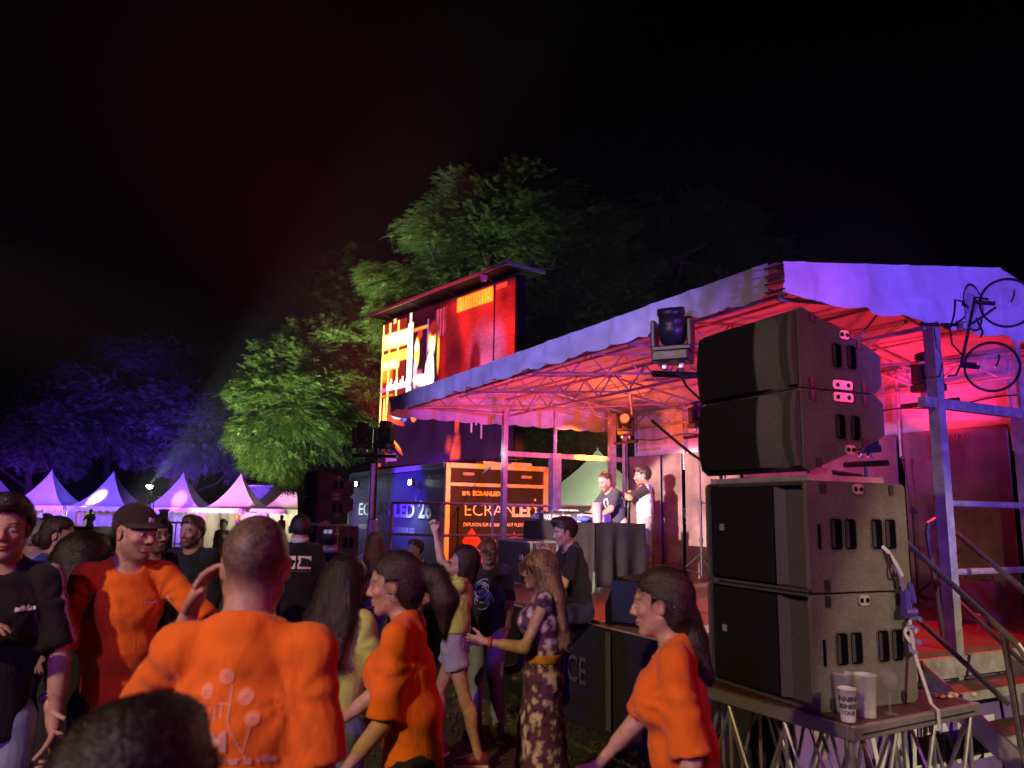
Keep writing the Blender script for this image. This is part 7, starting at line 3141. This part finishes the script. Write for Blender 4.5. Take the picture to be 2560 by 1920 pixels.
# ---------------------------------------------------------------- shaved man from behind, orange shirt
f, w = fit(648, 1285, 1.95, build=.90, lean=3, twist=2, head=(6, -2, 2),
           la=[(-.55, .55, -.62), (.42, .0, .91), (.32, .0, .95), .30], ra=[(.13, -.04, -1), (.16, .12, -1), (.05, .1, -1), .35])
d = Dresser('man with shaven head seen from behind in orange printed t-shirt, hand at temple', f, w, -4, tone=SK_B, res=HI, scalp=(.038, .027, .025), group='people in orange t-shirts')
d.tee(STONES['orange'], seed=5, amp=.0055, sleeve=.80, sl_loose=.012, loose=.012)
d.pants(STONES['navy'])
d.shoes()
d.watch(-1, RUBBER, .035)
bw = d.M.to_3x3()
def back_print(d, f, m):
    c = d.W(f.chest + f.Rt @ np.array([0, -.15, -.02]))
    rt = bw @ Vector(f.Rt @ np.array([1.0, 0, 0]))
    up = bw @ Vector(f.Rt @ np.array([0, 0, 1.0]))
    nn = bw @ Vector(f.Rt @ np.array([0, -1.0, 0]))
    def disc(x, y, r_, name='print_dot'):
        v = [(x, y)] + [(x + r_ * math.cos(a), y + r_ * math.sin(a)) for a in np.linspace(0, 2 * math.pi, 14, endpoint=False)]
        d.decal(v, [(0, 1 + i, 1 + (i + 1) % 14) for i in range(14)], c, rt, up, nn, m, name)
    pale = m
    for x, y, r_ in ((-.075, .045, .017), (-.045, .085, .017), (-.002, .118, .018), (.045, .075, .018), (.065, .030, .016), (-.098, .028, .015), (-.135, .005, .015)):
        v, fc = [], []
        n = 20
        for i in range(n):
            a = 2 * math.pi * i / n
            v += [(x + r_ * math.cos(a), y + r_ * math.sin(a)), (x + r_ * .12 * math.cos(a), y + r_ * .12 * math.sin(a))]
        fc = [(2 * i, (2 * i + 2) % (2 * n), (2 * i + 3) % (2 * n), 2 * i + 1) for i in range(n)]
        d.decal(v, fc, c, rt, up, nn, mat('faded_shirt_print', (.80, .27, .12), .85), 'print_ring', .002)
        for k in range(2):
            v = [(x - r_ * .45, y - .004 + .008 * k), (x + r_ * .45, y - .004 + .008 * k), (x + r_ * .45, y - .001 + .008 * k), (x - r_ * .45, y - .001 + .008 * k)]
            d.decal(v, [(0, 1, 2, 3)], c, rt, up, nn, m, 'print_bar', .0035)
    def stroke(x0, y0, x1, y1, w=.0028):
        n = 5
        dx, dy = x1 - x0, y1 - y0
        L_ = math.hypot(dx, dy)
        ox, oy = -dy / L_ * w / 2, dx / L_ * w / 2
        v, fc = [], []
        for i in range(n + 1):
            t = i / n
            v += [(x0 + dx * t + ox, y0 + dy * t + oy), (x0 + dx * t - ox, y0 + dy * t - oy)]
        fc = [(2 * i, 2 * i + 1, 2 * i + 3, 2 * i + 2) for i in range(n)]
        d.decal(v, fc, c, rt, up, nn, m, 'print_stroke', .002)
    for a in ((-.040, .066, -.048, .012), (.012, .10, .014, .02), (.014, .02, .048, -.045), (.062, .012, .048, -.045), (-.070, .026, -.085, .0), (-.09, -.02, -.03, .0), (-.03, .0, -.03, .05), (-.015, .06, .01, .06), (-.018, .06, -.018, .02), (-.005, .06, -.005, .03), (-.12, -.02, -.08, -.018)):
        stroke(*a)
    def txt(s_, x, y, size, **kw):
        v, fc = text_mesh(s_, size, **kw)
        d.decal(v, fc, c, rt, up, nn, m, 'print_lettering')
    for s_, x, y, size, kw in (('M', -.030, -.038, .058, dict(bold=.003)), ('le meilleur pour la ville', -.125, -.066, .026, dict(bold=.0006)), ('ENDUNITY', -.118, -.128, .038, dict(bold=.001, xscale=.8))):
        v, fc = text_mesh(s_, size, **kw)
        v = v.copy()
        v[:, 0] += x
        v[:, 1] += y
        d.decal(v, fc, c, rt, up, nn, m, 'print_lettering')
    for k, (ax_, ay) in enumerate(((.022, -.128), (.036, -.098), (.050, -.128), (.030, -.112))):
        v = [(ax_ - .009, ay), (ax_ + .009, ay), (ax_, ay + .026)]
        d.decal(v, [(0, 1, 2)], c, rt, up, nn, m, 'print_triangle')


back_print(d, f, WHITEP)

# ---------------------------------------------------------------- man in dark cap, orange shirt, half turned
f, w = fit(342, 1262, 3.6, build=.90, lean=2, head=(34, -4, 0),
           ra=[(.24, -.02, -1), (.06, .75, -.7), (-.05, .6, -.8), .45], la=[(-.55, .50, -.68), (-.35, .85, -.05), (-.25, .9, .05), .4])
d = Dresser('man in a dark baseball cap and orange t-shirt smiling to the right', f, w, -148, tone=SK_A, res=HI, smile=1, beard=.55, brow=(.05, .03, .02), beard_col=(.10, .06, .04), group='people in orange t-shirts')
d.tee(STONES['orange'], seed=9, amp=.0055, sleeve=.92, sl_loose=.016, loose=.016)
d.pants(STONES['navy'], seed=8)
d.shoes()
hair_part(f, d.root, d.M, 'buzz', (.05, .03, .02), .005, 900, None, 4)
d.cap((.035, .022, .022), [('N', .003, .050), ('Y', -.003, .050)])
d.watch(1, mat('steel_bracelet', (.5, .48, .42), .3, .8), .03)
d.watch(-1, RUBBER, .03)
bw = d.M.to_3x3()
c = d.W(f.chest + f.Rt @ np.array([-.085, .14, .035]))
rt, up, nn = [bw @ Vector(f.Rt @ np.array(a)) for a in ([-1.0, 0, 0], [0, 0, 1.0], [0, 1.0, 0])]
v, fc = text_mesh('endunity', .020, bold=.0008)
d.decal(v - np.array([.02, 0, 0]), fc, c, rt, up, nn, WHITEP, 'print_lettering')
for ax_, ay in ((.075, .0), (.085, .014), (.095, .0)):
    d.decal([(ax_ - .007, ay), (ax_ + .007, ay), (ax_, ay + .016)], [(0, 1, 2)], c, rt, up, nn, WHITEP, 'print_triangle')

# ---------------------------------------------------------------- young man at the left edge, black shirt with white shoulder stripes
f, w = fit(26, 1243, 3.2, build=.88, lean=1, head=(4, -2, 0),
           la=[(-.22, .02, -1), (-.05, .18, -1), (-.02, .15, -1), .40], ra=[(.30, .25, -.9), (-.75, .55, .45), (-.9, .2, .2), .3])
def stripes(V, c):
    p = (V - f.nb) @ f.Rt
    for sg in (1, -1):
        sh, el = f.arm[sg][0], f.arm[sg][1]
        q = V - sh
        dr = unit(el - sh)
        t = q @ dr
        rad = q - t[:, None] * dr
        up_ = f.Rt @ np.array([.55 * sg, 0, 1.0])
        x_ = np.cross(unit(up_), dr)
        u = rad @ x_
        top = rad @ unit(up_) > .012
        for k in (-1, 0, 1):
            m = (np.abs(u - k * .016) < .0050) & top & (np.abs(p[:, 0]) > .05)
            c[m, :3] = (.7, .68, .7)


d = Dresser('young man in a black shirt with white shoulder stripes at the left edge', f, w, 202, tone=SK_B, res=HI, brow=DK, smile=0)
d.tee(STONES['black'], seed=12, amp=.006, sleeve=.86, sl_loose=.016, loose=.016, colf=stripes)
d.pants(STONES['jeansl'], seed=5)
d.shoes()
hair_part(f, d.root, d.M, 'quiff', (.022, .014, .010), .005, 1800, None, 7)
bw = d.M.to_3x3()
c = d.W(f.chest + f.Rt @ np.array([-.10, .14, .03]))
rt, up, nn = [bw @ Vector(f.Rt @ np.array(a)) for a in ([-1.0, 0, 0], [0, 0, 1.0], [0, 1.0, 0])]
v, fc = text_mesh('adidas', .026, bold=.0012)
d.decal(v - np.array([.02, 0, 0]), fc, c, rt, up, nn, WHITE, 'print_lettering')
d.watch(1, RUBBER, .03)

# ---------------------------------------------------------------- woman with dark bun, blue top
f, w = fit(150, 1294, 5.3, female=True, build=.98, lean=6, head=(4, -4, 0), bust=.85)
d = Dresser('woman with dark hair in a low bun and a blue top, looking right', f, w, -80, tone=SK_A, res=MID, brow=DK)
d.tee(STONES['blue'], seed=3, sleeve=.25, amp=.004, neck=.082, name='blue_top')
d.pants(STONES['navy'])
d.shoes()
hair_part(f, d.root, d.M, 'bun', (.030, .018, .012), .006, 1200, None, 5)

# ---------------------------------------------------------------- woman with a mass of black curls, black dress
f, w = fit(212, 1352, 4.2, female=True, build=1.02, head=(-10, 4, 0), bust=.9, ra=[(.2, .2, -1), (.0, .6, -.7)], la=[(-.2, .2, -1), (0, .6, -.7)])
d = Dresser('woman with a mass of black curls in a short black dress seen from behind', f, w, -25, tone=SK_C, res=MID, brow=DK)
def dress(col, to=.55, flare=.05, seed=4, amp=.006, colf=None, sleeve=.3, neck=.08, name='dress'):
    H = f.H
    def fill(F):
        low = f.pel + np.array([0, 0, -to * H * .5])
        f.torso(F, .010, .006)
        F.ecl(low - np.array([0, 0, .04]), f.pel + np.array([0, 0, -.01]), (.098 * H * f.b + flare, .075 * H * f.b + flare), (.100 * H * f.b, .070 * H * f.b), np.array([1.0, 0, 0]), .05)
        F.cut(low, np.array([0, 0, -1.0]))
        if sleeve:
            f.arms(F, .011, 1, .03, sleeve, .004)
        nk = f.nb + f.Rt @ np.array([0, .004, .0])
        F.cone(nk + f.Rt @ np.array([0, -.006, .06]), nk + f.Rt @ np.array([0, .022, -.014]), neck * f.hs, neck * f.hs * .9, .006, 'x')
    return d.garment(name, fill, col, amp, seed, (11, 11, 2.2), colf)


dress(STONES['black'], .46, .02)
d.shoes()
hair_part(f, d.root, d.M, 'big', (.010, .007, .006), .009, 2600, None, 8)

# ---------------------------------------------------------------- dark head right below the camera
f, w = fit(345, 1790, 1.06, build=1.0, head=(-8, 0, 0))
d = Dresser('person with short dark tousled hair in the very front, cut by the bottom edge', f, w, -6, tone=SK_C, res=(.014, .005, .014), brow=DK)
d.tee(STONES['black'], seed=22)
d.pants(STONES['navy'])
d.shoes()
hair_part(f, d.root, d.M, 'messy', (.010, .007, .006), .005, 7000, None, 21)

# ---------------------------------------------------------------- dark haired woman in yellow green shirt
f, w = fit(868, 1394, 3.7, female=True, build=1.0, lean=6, head=(-20, 0, 0), bust=.8, ra=[(.2, .25, -1), (.1, .5, -.8)], la=[(-.25, .0, -1), (-.1, .3, -1)])
d = Dresser('dark haired woman in a yellow green t-shirt with her back to the camera', f, w, -22, tone=SK_A, res=MID, brow=DK)
d.tee(STONES['yellow'], seed=14, sleeve=.75)
d.pants(STONES['jeans'])
d.shoes()
hair_part(f, d.root, d.M, 'long', (.016, .011, .009), .007, 1600, None, 14)

# ---------------------------------------------------------------- ponytail woman in orange
f, w = fit(992, 1384, 3.05, female=True, build=.92, lean=10, head=(6, -6, 0), bust=.95,
           la=[(-.10, .10, -1), (.02, .62, -.78), (0, .6, -.8), .4], ra=[(.15, .45, -.85), (0, .75, -.6), (0, .8, -.5), .4])
d = Dresser('woman with a dark ponytail in an orange t-shirt, laughing to the left', f, w, 84, tone=SK_A, res=HI, smile=.8, brow=DK, group='people in orange t-shirts')
d.tee(STONES['orange'], seed=17, amp=.0055, sleeve=.95, sl_loose=.022, loose=.024)
d.pants(STONES['black'], seed=4)
d.shoes()
hair_part(f, d.root, d.M, 'pony', (.018, .012, .010), .005, 5000, None, 17)
mb = MB()
mb.path([d.hl(-.082, -.008 + .011 * math.cos(a), -.046 + .011 * math.sin(a)) for a in np.linspace(0, 2 * math.pi, 14, endpoint=False)], .0014, 5, True)
mb.build('earring', ALU, d.root)
bw = d.M.to_3x3()
c = d.W(f.chest + f.Rt @ np.array([-.10, .12, -.06]))
rt, up, nn = [bw @ Vector(f.Rt @ np.array(a)) for a in ([-.5, -.85, 0], [0, 0, 1.0], [-.85, .5, 0])]
v, fc = text_mesh('endunity', .018, bold=.0008)
d.decal(v - np.array([.05, 0, 0]), fc, c, rt, up, nn, WHITEP, 'print_lettering')

# ---------------------------------------------------------------- dancing woman in yellow crop top and shorts
f, w = fit(1165, 1366, 6.1, female=True, build=.98, lean=-6, head=(8, 14, 0), bust=.85,
           rl=[(.05, .38, -1), (.05, -.02, -1)], ll=[(-.05, -.32, -1), (-.05, -.30, -1)],
           la=[(-.25, .75, -.35), (.15, .35, .9), (.1, .2, .95), .7], ra=[(.15, .75, .55), (-.05, .25, 1), (0, .2, 1), .9])
d = Dresser('dancing woman in a yellow green crop top and pale shorts with bare legs', f, w, 80, tone=SK_A, res=MID, brow=DK)
d.tee(STONES['yellow'], seed=19, hem=.045, sleeve=.55, loose=.020)
d.pants((.34, .36, .52), upto=.42, seed=6, name='shorts', loose=.016)
d.shoes(mat('burgundy_shoe', (.22, .03, .06), .5), WHITE)
hair_part(f, d.root, d.M, 'bob', (.020, .012, .010), .007, 1300, None, 19)
mb = MB()
hp = d.W(f.hip[1] + np.array([.09, .0, -.10]))
mb.path([hp, hp + Vector((.03, -.03, -.25)), hp + Vector((-.01, -.05, -.5)), hp + Vector((-.12, -.05, -.62))], .008, 6)
mb.build('jacket_strap', mat('mauve_strap', (.30, .14, .22), .7), d.root)

# ---------------------------------------------------------------- bald man with sunglasses
f, w = fit(1224, 1342, 6.8, build=1.05, head=(10, -2, 0), la=[(-.2, .3, -1), (-.1, .6, -.6)], ra=[(.2, .25, -1), (.05, .5, -.75)], ll=[(-.1, .5, -.85), (-.05, -.2, -1)])
d = Dresser('bald man in sunglasses and a black t-shirt with a pale figure printed on it', f, w, 168, tone=SK_D, res=MID, brow=DK, beard=.7, beard_col=(.25, .22, .2), scalp=(.06, .035, .026))
d.tee((.018, .018, .026), seed=23, loose=.02, sleeve=.9)
d.pants(STONES['jeansl'], seed=9)
d.shoes()
d.glasses(RUBBER, mat('mirror_lens', (.5, .5, .55), .06, .9))
bw = d.M.to_3x3()
c = d.W(f.chest + f.Rt @ np.array([.01, .14, -.04]))
rt, up, nn = [bw @ Vector(f.Rt @ np.array(a)) for a in ([-1.0, 0, 0], [0, 0, 1.0], [0, 1.0, 0])]
rr_ = random.Random(5)
for k in range(26):
    a0 = rr_.uniform(0, 6.28)
    r0 = rr_.uniform(.02, .075)
    cx, cy_ = rr_.uniform(-.03, .03), rr_.uniform(-.07, .05)
    v, fc = [], []
    for i in range(7):
        a = a0 + i * .28
        for rr in (r0, r0 + .007):
            v.append((cx + rr * math.cos(a), cy_ + rr * .9 * math.sin(a)))
    fc = [(2 * i, 2 * i + 1, 2 * i + 3, 2 * i + 2) for i in range(6)]
    d.decal(v, fc, c, rt, up, nn, mat('pale_blue_print', (.30, .34, .5), .8), 'print_swirl')

# ---------------------------------------------------------------- blonde woman in a long floral dress
f, w = fit(1352, 1378, 4.75, female=True, build=1.03, lean=2, head=(6, 0, 0), bust=.95,
           la=[(-.12, .42, -.9), (.12, .92, .12), (.1, .95, .05), .5], ra=[(.2, -.05, -1), (.1, .15, -1)])
d = Dresser('blonde woman in a long mauve floral dress with an ochre belt', f, w, 92, tone=SK_A, res=(.0115, .0045, .0115), brow=(.10, .06, .04))
def floral(V, c):
    n1 = vnoise(V * np.array([1, 1, .8]), 34, 31)
    n2 = vnoise(V, 62, 33)
    c[:, :3] = (.13, .045, .12)
    c[(n1 + .45 * n2) > .22, :3] = (.50, .34, .46)
    c[(n1 + .45 * n2) > .52, :3] = (.70, .55, .62)
    c[(n1 - .5 * n2) < -.55, :3] = (.04, .02, .07)


dress((.2, .1, .2), .93, .085, 15, .011, floral, .10, .085, 'floral_dress')
hb = f.pel + np.array([0, 0, .070 * f.H])
def belt(F):
    f.torso(F, .020, .004, .05)
    F.cut(hb + np.array([0, 0, .025]), np.array([0, 0, 1.0]))
    F.cut(hb - np.array([0, 0, .025]), np.array([0, 0, -1.0]))
d.garment('belt', belt, (.55, .22, .04), .001, 2)
d.shoes()
hair_part(f, d.root, d.M, 'long', (.16, .095, .055), .006, 4500, (.42, .27, .17), 25)
d.watch(-1, mat('red_bracelet', (.6, .05, .05), .4), .03)

# ---------------------------------------------------------------- man in black seated on the stage edge
f = Fig(H=1.76, build=1.03, lean=14, head=(2, -10, 0), rl=[(.10, .9, -.12), (.0, .1, -1)], ll=[(-.12, .9, -.12), (0, .1, -1)],
        la=[(-.10, .45, -.85), (.10, .45, .90), (.1, .3, .9), .8], ra=[(.12, .55, -.8), (-.35, .3, .85), (-.2, .2, .9), .7])
w = at(1412, 1330, 7.0)
yaw = 104
off = Matrix.Rotation(R(yaw), 4, 'Z') @ Vector(f.top)
d = Dresser('dark haired man in a black t-shirt sitting on the stage edge, hand at his mouth', f, None, yaw, root=(w.x - off.x, w.y - off.y, FLOOR + .12), tone=SK_B, res=MID, brow=DK, beard=.3)
d.tee(STONES['black'], seed=31, sleeve=.8)
d.pants(STONES['navy'], seed=12)
d.shoes()
hair_part(f, d.root, d.M, 'quiff', (.018, .012, .010), .006, 1200, None, 31)

# ---------------------------------------------------------------- woman in orange walking past at the right
f, w = fit(1655, 1424, 2.75, female=True, build=.94, lean=8, head=(-4, -4, 0), bust=.95,
           la=[(-.16, -.18, -1), (-.05, .18, -1), (0, .1, -1), .4], ra=[(.2, .45, -.9), (.05, .65, -.75), (0, .6, -.8), .4])
d = Dresser('dark haired woman in an orange t-shirt walking left past the speaker platform', f, w, 78, tone=SK_A, res=HI, brow=DK, group='people in orange t-shirts')
d.tee(STONES['orange'], seed=37, amp=.0055, sleeve=.95, sl_loose=.022, loose=.026)
d.pants(STONES['black'], seed=14)
d.shoes()
hair_part(f, d.root, d.M, 'tail', (.020, .014, .010), .005, 6000, None, 37)
bw = d.M.to_3x3()
c = d.W(f.chest + f.Rt @ np.array([-.10, .12, -.01]))
rt, up, nn = [bw @ Vector(f.Rt @ np.array(a)) for a in ([-.5, -.85, 0], [0, 0, 1.0], [-.85, .5, 0])]
v, fc = text_mesh('endunity', .018, bold=.0008)
d.decal(v - np.array([.05, 0, 0]), fc, c, rt, up, nn, WHITEP, 'print_lettering')

# ---------------------------------------------------------------- two crew members in black with square marks on the back
def crew(px, py, dd, yaw, label, cap, seed):
    global d, f
    f, w = fit(px, py, dd, build=1.0, lean=4, head=(8, -6, 0), ra=[(.25, .15, -1), (-.1, .8, -.4)], la=[(-.25, .15, -1), (.1, .8, -.4)])
    d = Dresser(label, f, w, yaw, tone=SK_B, res=LOW, brow=DK, group='crew in black t-shirts with square marks')
    d.tee(STONES['black'], seed=seed, sleeve=.85)
    d.pants(STONES['black'], seed=3)
    d.shoes()
    hair_part(f, d.root, d.M, 'short', (.014, .010, .009), .008, 500, None, seed)
    d.ring(f.nb + f.Rt @ np.array([0, 0, .045]), f.Rt @ np.array([0, -.15, 1.0]), .062, .045, mat('white_neck_scarf', (.55, .52, .52), .9, 0, .3, 40, .6, 60), 'neck_scarf', .022)
    bw = d.M.to_3x3()
    c = d.W(f.chest + f.Rt @ np.array([0, -.15, .02]))
    rt, up, nn = [bw @ Vector(f.Rt @ np.array(a)) for a in ([1.0, 0, 0], [0, 0, 1.0], [0, -1.0, 0])]
    def rectd(x0, y0, x1, y1, m, nm, off):
        n = 4
        v, fc = [], []
        for i in range(n + 1):
            x = x0 + (x1 - x0) * i / n
            v += [(x, y0), (x, y1)]
        fc = [(2 * i, 2 * i + 2, 2 * i + 3, 2 * i + 1) for i in range(n)]
        d.decal(v, fc, c, rt, up, nn, m, nm, off)
    rectd(-.125, -.05, -.012, .065, WHITE, 'white_square', .006)
    rectd(.008, -.05, .122, .065, WHITE, 'white_square', .006)
    for x0, y0, x1, y1 in ((-.085, -.035, -.055, -.025), (-.085, -.035, -.077, .005), (-.062, -.035, -.055, .0), (-.085, -.002, -.055, .006), (-.078, .02, -.060, .05), (.035, -.03, .10, -.015), (.035, -.03, .05, .05), (.085, -.03, .10, .025), (.06, .012, .10, .025), (.062, -.008, .075, .02)):
        rectd(x0, y0, x1, y1, BLK, 'mark', .010)
    rectd(-.07, -.075, .12, -.066, mat('grey_print', (.3, .29, .34), .8), 'line_of_print', .006)
    if cap:
        d.cap((.02, .02, .022))
        # square badge on the back of the cap
        for k in (-1, 1):
            p = d.hl(.024 * k, -.125, .085)
            mb = MB()
            mb.box(p, (.038, .004, .036), bw @ Matrix(f.Rh.tolist()))
            mb.build('cap_badge', WHITE, d.root)
    else:
        mb = MB()
        mb.path([d.hl(.088 * math.cos(a), -.01, .04 + .098 * math.sin(a)) for a in np.linspace(-.35, math.pi + .35, 18)], .008, 6)
        hp_ = mb.build('headphones', RUBBER, d.root)
        for sg in (1, -1):
            mb = MB()
            mb.lathe([(0, -.018), (.034, -.016), (.036, .010), (.02, .018), (0, .018)], 14, d.hl(.090 * sg, -.008, -.002), (bw @ Matrix(f.Rh.tolist())) @ Matrix.Rotation(R(90), 3, 'Y'))
            mb.build('ear_cup', RUBBER, hp_, True)


crew(753, 1290, 7.3, 8, 'crew man with headphones in a black t-shirt with two white squares', False, 41)
crew(828, 1322, 8.0, -12, 'crew member in a black cap with a small square badge, half turned', True, 43)

# ---------------------------------------------------------------- people further back
def simple(px, py, dd, yaw, label, shirt, pant, hair, hcol, tone, res=LOW, fem=False, ground=None, tip=None, beard=0, sleeve=.8, glasses=False, group=None, seed=1, detail=True, **kw):
    global d, f
    g = ground if ground is not None else ground_z(at(px, py, dd).x, dd)
    f, w = fit(px, py, dd, g, female=fem, bust=.85 if fem else 0, **kw)
    d = Dresser(label, f, w, yaw, g, tone=tone, res=res, brow=DK, beard=beard, group=group, detail=detail)
    d.tee(shirt, seed=seed, sleeve=sleeve)
    d.pants(pant, seed=seed + 1)
    d.shoes()
    if hair:
        hair_part(f, d.root, d.M, hair, hcol, max(res[1], .007), 500 if detail else 0, tip, seed)
    if glasses:
        d.glasses()
    return d


simple(388, 1292, 5.4, -120, 'bearded man in glasses half hidden behind the man in the cap', STONES['black'], STONES['navy'], 'short', DK, SK_C, MID, beard=.8, glasses=True, seed=51)
simple(484, 1292, 6.3, 176, 'man with a reddish beard in a dark jacket before the violet tent', STONES['navy'], STONES['navy'], 'short', (.10, .04, .02), SK_B, MID, beard=.9, sleeve=1.9, seed=52, head=(-10, 0, 0))
simple(937, 1332, 8.6, 20, 'woman with loose brown hair in front of the lighting mast', STONES['pale'], STONES['jeans'], 'long', (.07, .04, .025), SK_A, LOW, True, tip=(.14, .08, .05), seed=53)
simple(88, 1300, 5.4, 60, 'grey haired man in a lilac shirt bending behind the young man', STONES['lilac'], STONES['jeans'], 'short', (.22, .2, .24), SK_B, LOW, seed=54, lean=24, ra=[(.3, .6, -.6), (-.1, .6, -.7)], la=[(-.3, .5, -.8), (0, .5, -.8)])
simple(243, 1336, 6.6, 150, 'person in a pale shirt and dark headband behind the curls', STONES['pale'], STONES['jeans'], 'short', BR, SK_A, LOW, seed=55, la=[(-.5, .5, -.6), (.5, .6, .1)], ra=[(.5, .4, -.7), (-.5, .7, .0)])
simple(75, 1286, 13, 200, 'small dark haired person before the leftmost full tent', STONES['black'], STONES['navy'], 'short', DK, SK_C, FAR, seed=56, detail=False)
simple(120, 1284, 15, 160, 'red haired person far back before the leftmost full tent', STONES['grey'], STONES['navy'], 'short', (.14, .04, .02), SK_A, FAR, seed=57, detail=False)
simple(228, 1273, 35.4, 185, 'bar man lit red inside the blue violet tent', STONES['white'], STONES['navy'], 'short', (.2, .18, .16), SK_A, FAR, seed=58, detail=False, ra=[(.4, .4, -.7), (-.4, .6, .0)], la=[(-.4, .4, -.7), (.4, .6, 0)], ground=.12)
simple(705, 1288, 38, 160, 'small figure serving inside the white and pink tent', STONES['orange'], STONES['navy'], 'short', DK, SK_C, FAR, seed=59, detail=False, ground=-.2)
simple(165, 1300, 20, 120, 'guest in a grey shirt among the far crowd', STONES['grey'], STONES['jeans'], 'short', BR, SK_B, FAR, seed=60, detail=False)
simple(560, 1298, 17, 170, 'guest in white before the pink tent', STONES['white'], STONES['jeans'], 'short', DK, SK_B, FAR, seed=61, detail=False)
simple(630, 1300, 19, 20, 'guest in navy before the pink tent', STONES['navy'], STONES['jeans'], 'short', DK, SK_B, FAR, seed=62, detail=False)
simple(1040, 1350, 9.4, 130, 'man in a dark shirt below the guard rail', STONES['black'], STONES['jeans'], 'short', DK, SK_C, LOW, seed=63)

# ---------------------------------------------------------------- the two disc jockeys
wl = at(1512, 1180, 11.2)
f, w = fit(1512, 1180, 11.2, FLOOR, build=1.18, hs=1.12, lean=24, head=(6, -22, 0), ra=[(.2, .55, -.85), (-.25, .75, -.6), (-.2, .8, -.5), .4], la=[(-.15, .45, -.9), (.2, .8, -.45), (.15, .8, -.5), .4])
d = Dresser('bearded disc jockey in a dark printed t-shirt leaning over the turntables', f, w, 118, FLOOR, tone=SK_A, res=(.012, .006, .012), beard=.8, brow=BR, smile=.5, group='disc jockeys')
d.tee((.045, .055, .075), seed=71, sleeve=.85)
d.pants(STONES['pale'], seed=72)
d.shoes()
hair_part(f, d.root, d.M, 'buzz', (.06, .03, .02), .007, 400, None, 71)
bw = d.M.to_3x3()
c = d.W(f.chest + f.Rt @ np.array([-.02, .14, -.02]))
rt, up, nn = [bw @ Vector(f.Rt @ np.array(a)) for a in ([-1.0, 0, 0], [0, 0, 1.0], [0, 1.0, 0])]
v, fc = [], []
for i in range(15):
    a = math.pi * (-.25 + 1.5 * i / 14)
    for rr in (.035, .055):
        v.append((rr * math.cos(a), .05 + rr * 1.1 * math.sin(a)))
fc = [(2 * i, 2 * i + 1, 2 * i + 3, 2 * i + 2) for i in range(14)]
d.decal(v, fc, c, rt, up, nn, WHITE, 'print_arc', .008)
for x0 in (-.05, .02):
    d.decal([(x0, -.09), (x0 + .022, -.09), (x0 + .03, .02), (x0 + .008, .02)], [(0, 1, 2, 3)], c, rt, up, nn, WHITE, 'print_bar', .008)
f, w = fit(1606, 1167, 11.4, FLOOR, build=1.18, hs=1.12, lean=2, head=(4, -6, 0), la=[(-.15, .75, -.45), (.1, .80, .42), (.05, .6, .7), .9], ra=[(.2, .25, -.9), (-.45, .55, .65), (-.4, .3, .8), .9])
def raglan(V, c):
    for sg in (1, -1):
        sh, el = f.arm[sg][0], f.arm[sg][1]
        dr = unit(el - sh)
        t = (V - sh) @ dr
        r_ = np.linalg.norm((V - sh) - t[:, None] * dr, axis=1)
        m = (t > -.02) & (r_ < .085) & (((V - f.nb) @ f.Rt)[:, 0] * sg > .10)
        c[m, :3] = (.03, .028, .03)


d = Dresser('dark haired disc jockey in a white t-shirt with black sleeves, fists raised', f, w, 84, FLOOR, tone=SK_B, res=(.012, .006, .012), beard=.6, brow=DK, smile=.6, group='disc jockeys')
d.tee(STONES['white'], seed=74, sleeve=.9, colf=raglan)
d.pants(STONES['grey'], seed=75)
d.shoes()
hair_part(f, d.root, d.M, 'quiff', (.025, .015, .012), .007, 600, None, 74)
mb = MB()
mb.path([d.W(f.nb + f.Rt @ np.array([.075 * math.cos(a), .02 + .075 * math.sin(a), .03])) for a in np.linspace(-.4, math.pi + .4, 16)], .010, 6)
hp_ = mb.build('headphones', RUBBER, d.root)
# ------------------------------------------------------------------ thin stage smoke hanging over the whole place
mb = MB()
mb.box((-2, 28, 8.6), (110, 76, 20.6))
hz_m = bpy.data.materials.new('thin_stage_smoke')
hz_m.use_nodes = True
_t = hz_m.node_tree
_t.nodes.remove(_t.nodes['Principled BSDF'])
_pv = _t.nodes.new('ShaderNodeVolumePrincipled')
_pv.inputs['Color'].default_value = (.88, .80, .95, 1)
_pv.inputs['Density'].default_value = 0.0007
_pv.inputs['Anisotropy'].default_value = 0.25
_t.links.new(_pv.outputs['Volume'], _t.nodes['Material Output'].inputs['Volume'])
tag(mb.build('haze', hz_m), 'thin smoke over the festival ground', 'haze', None, 'stuff')
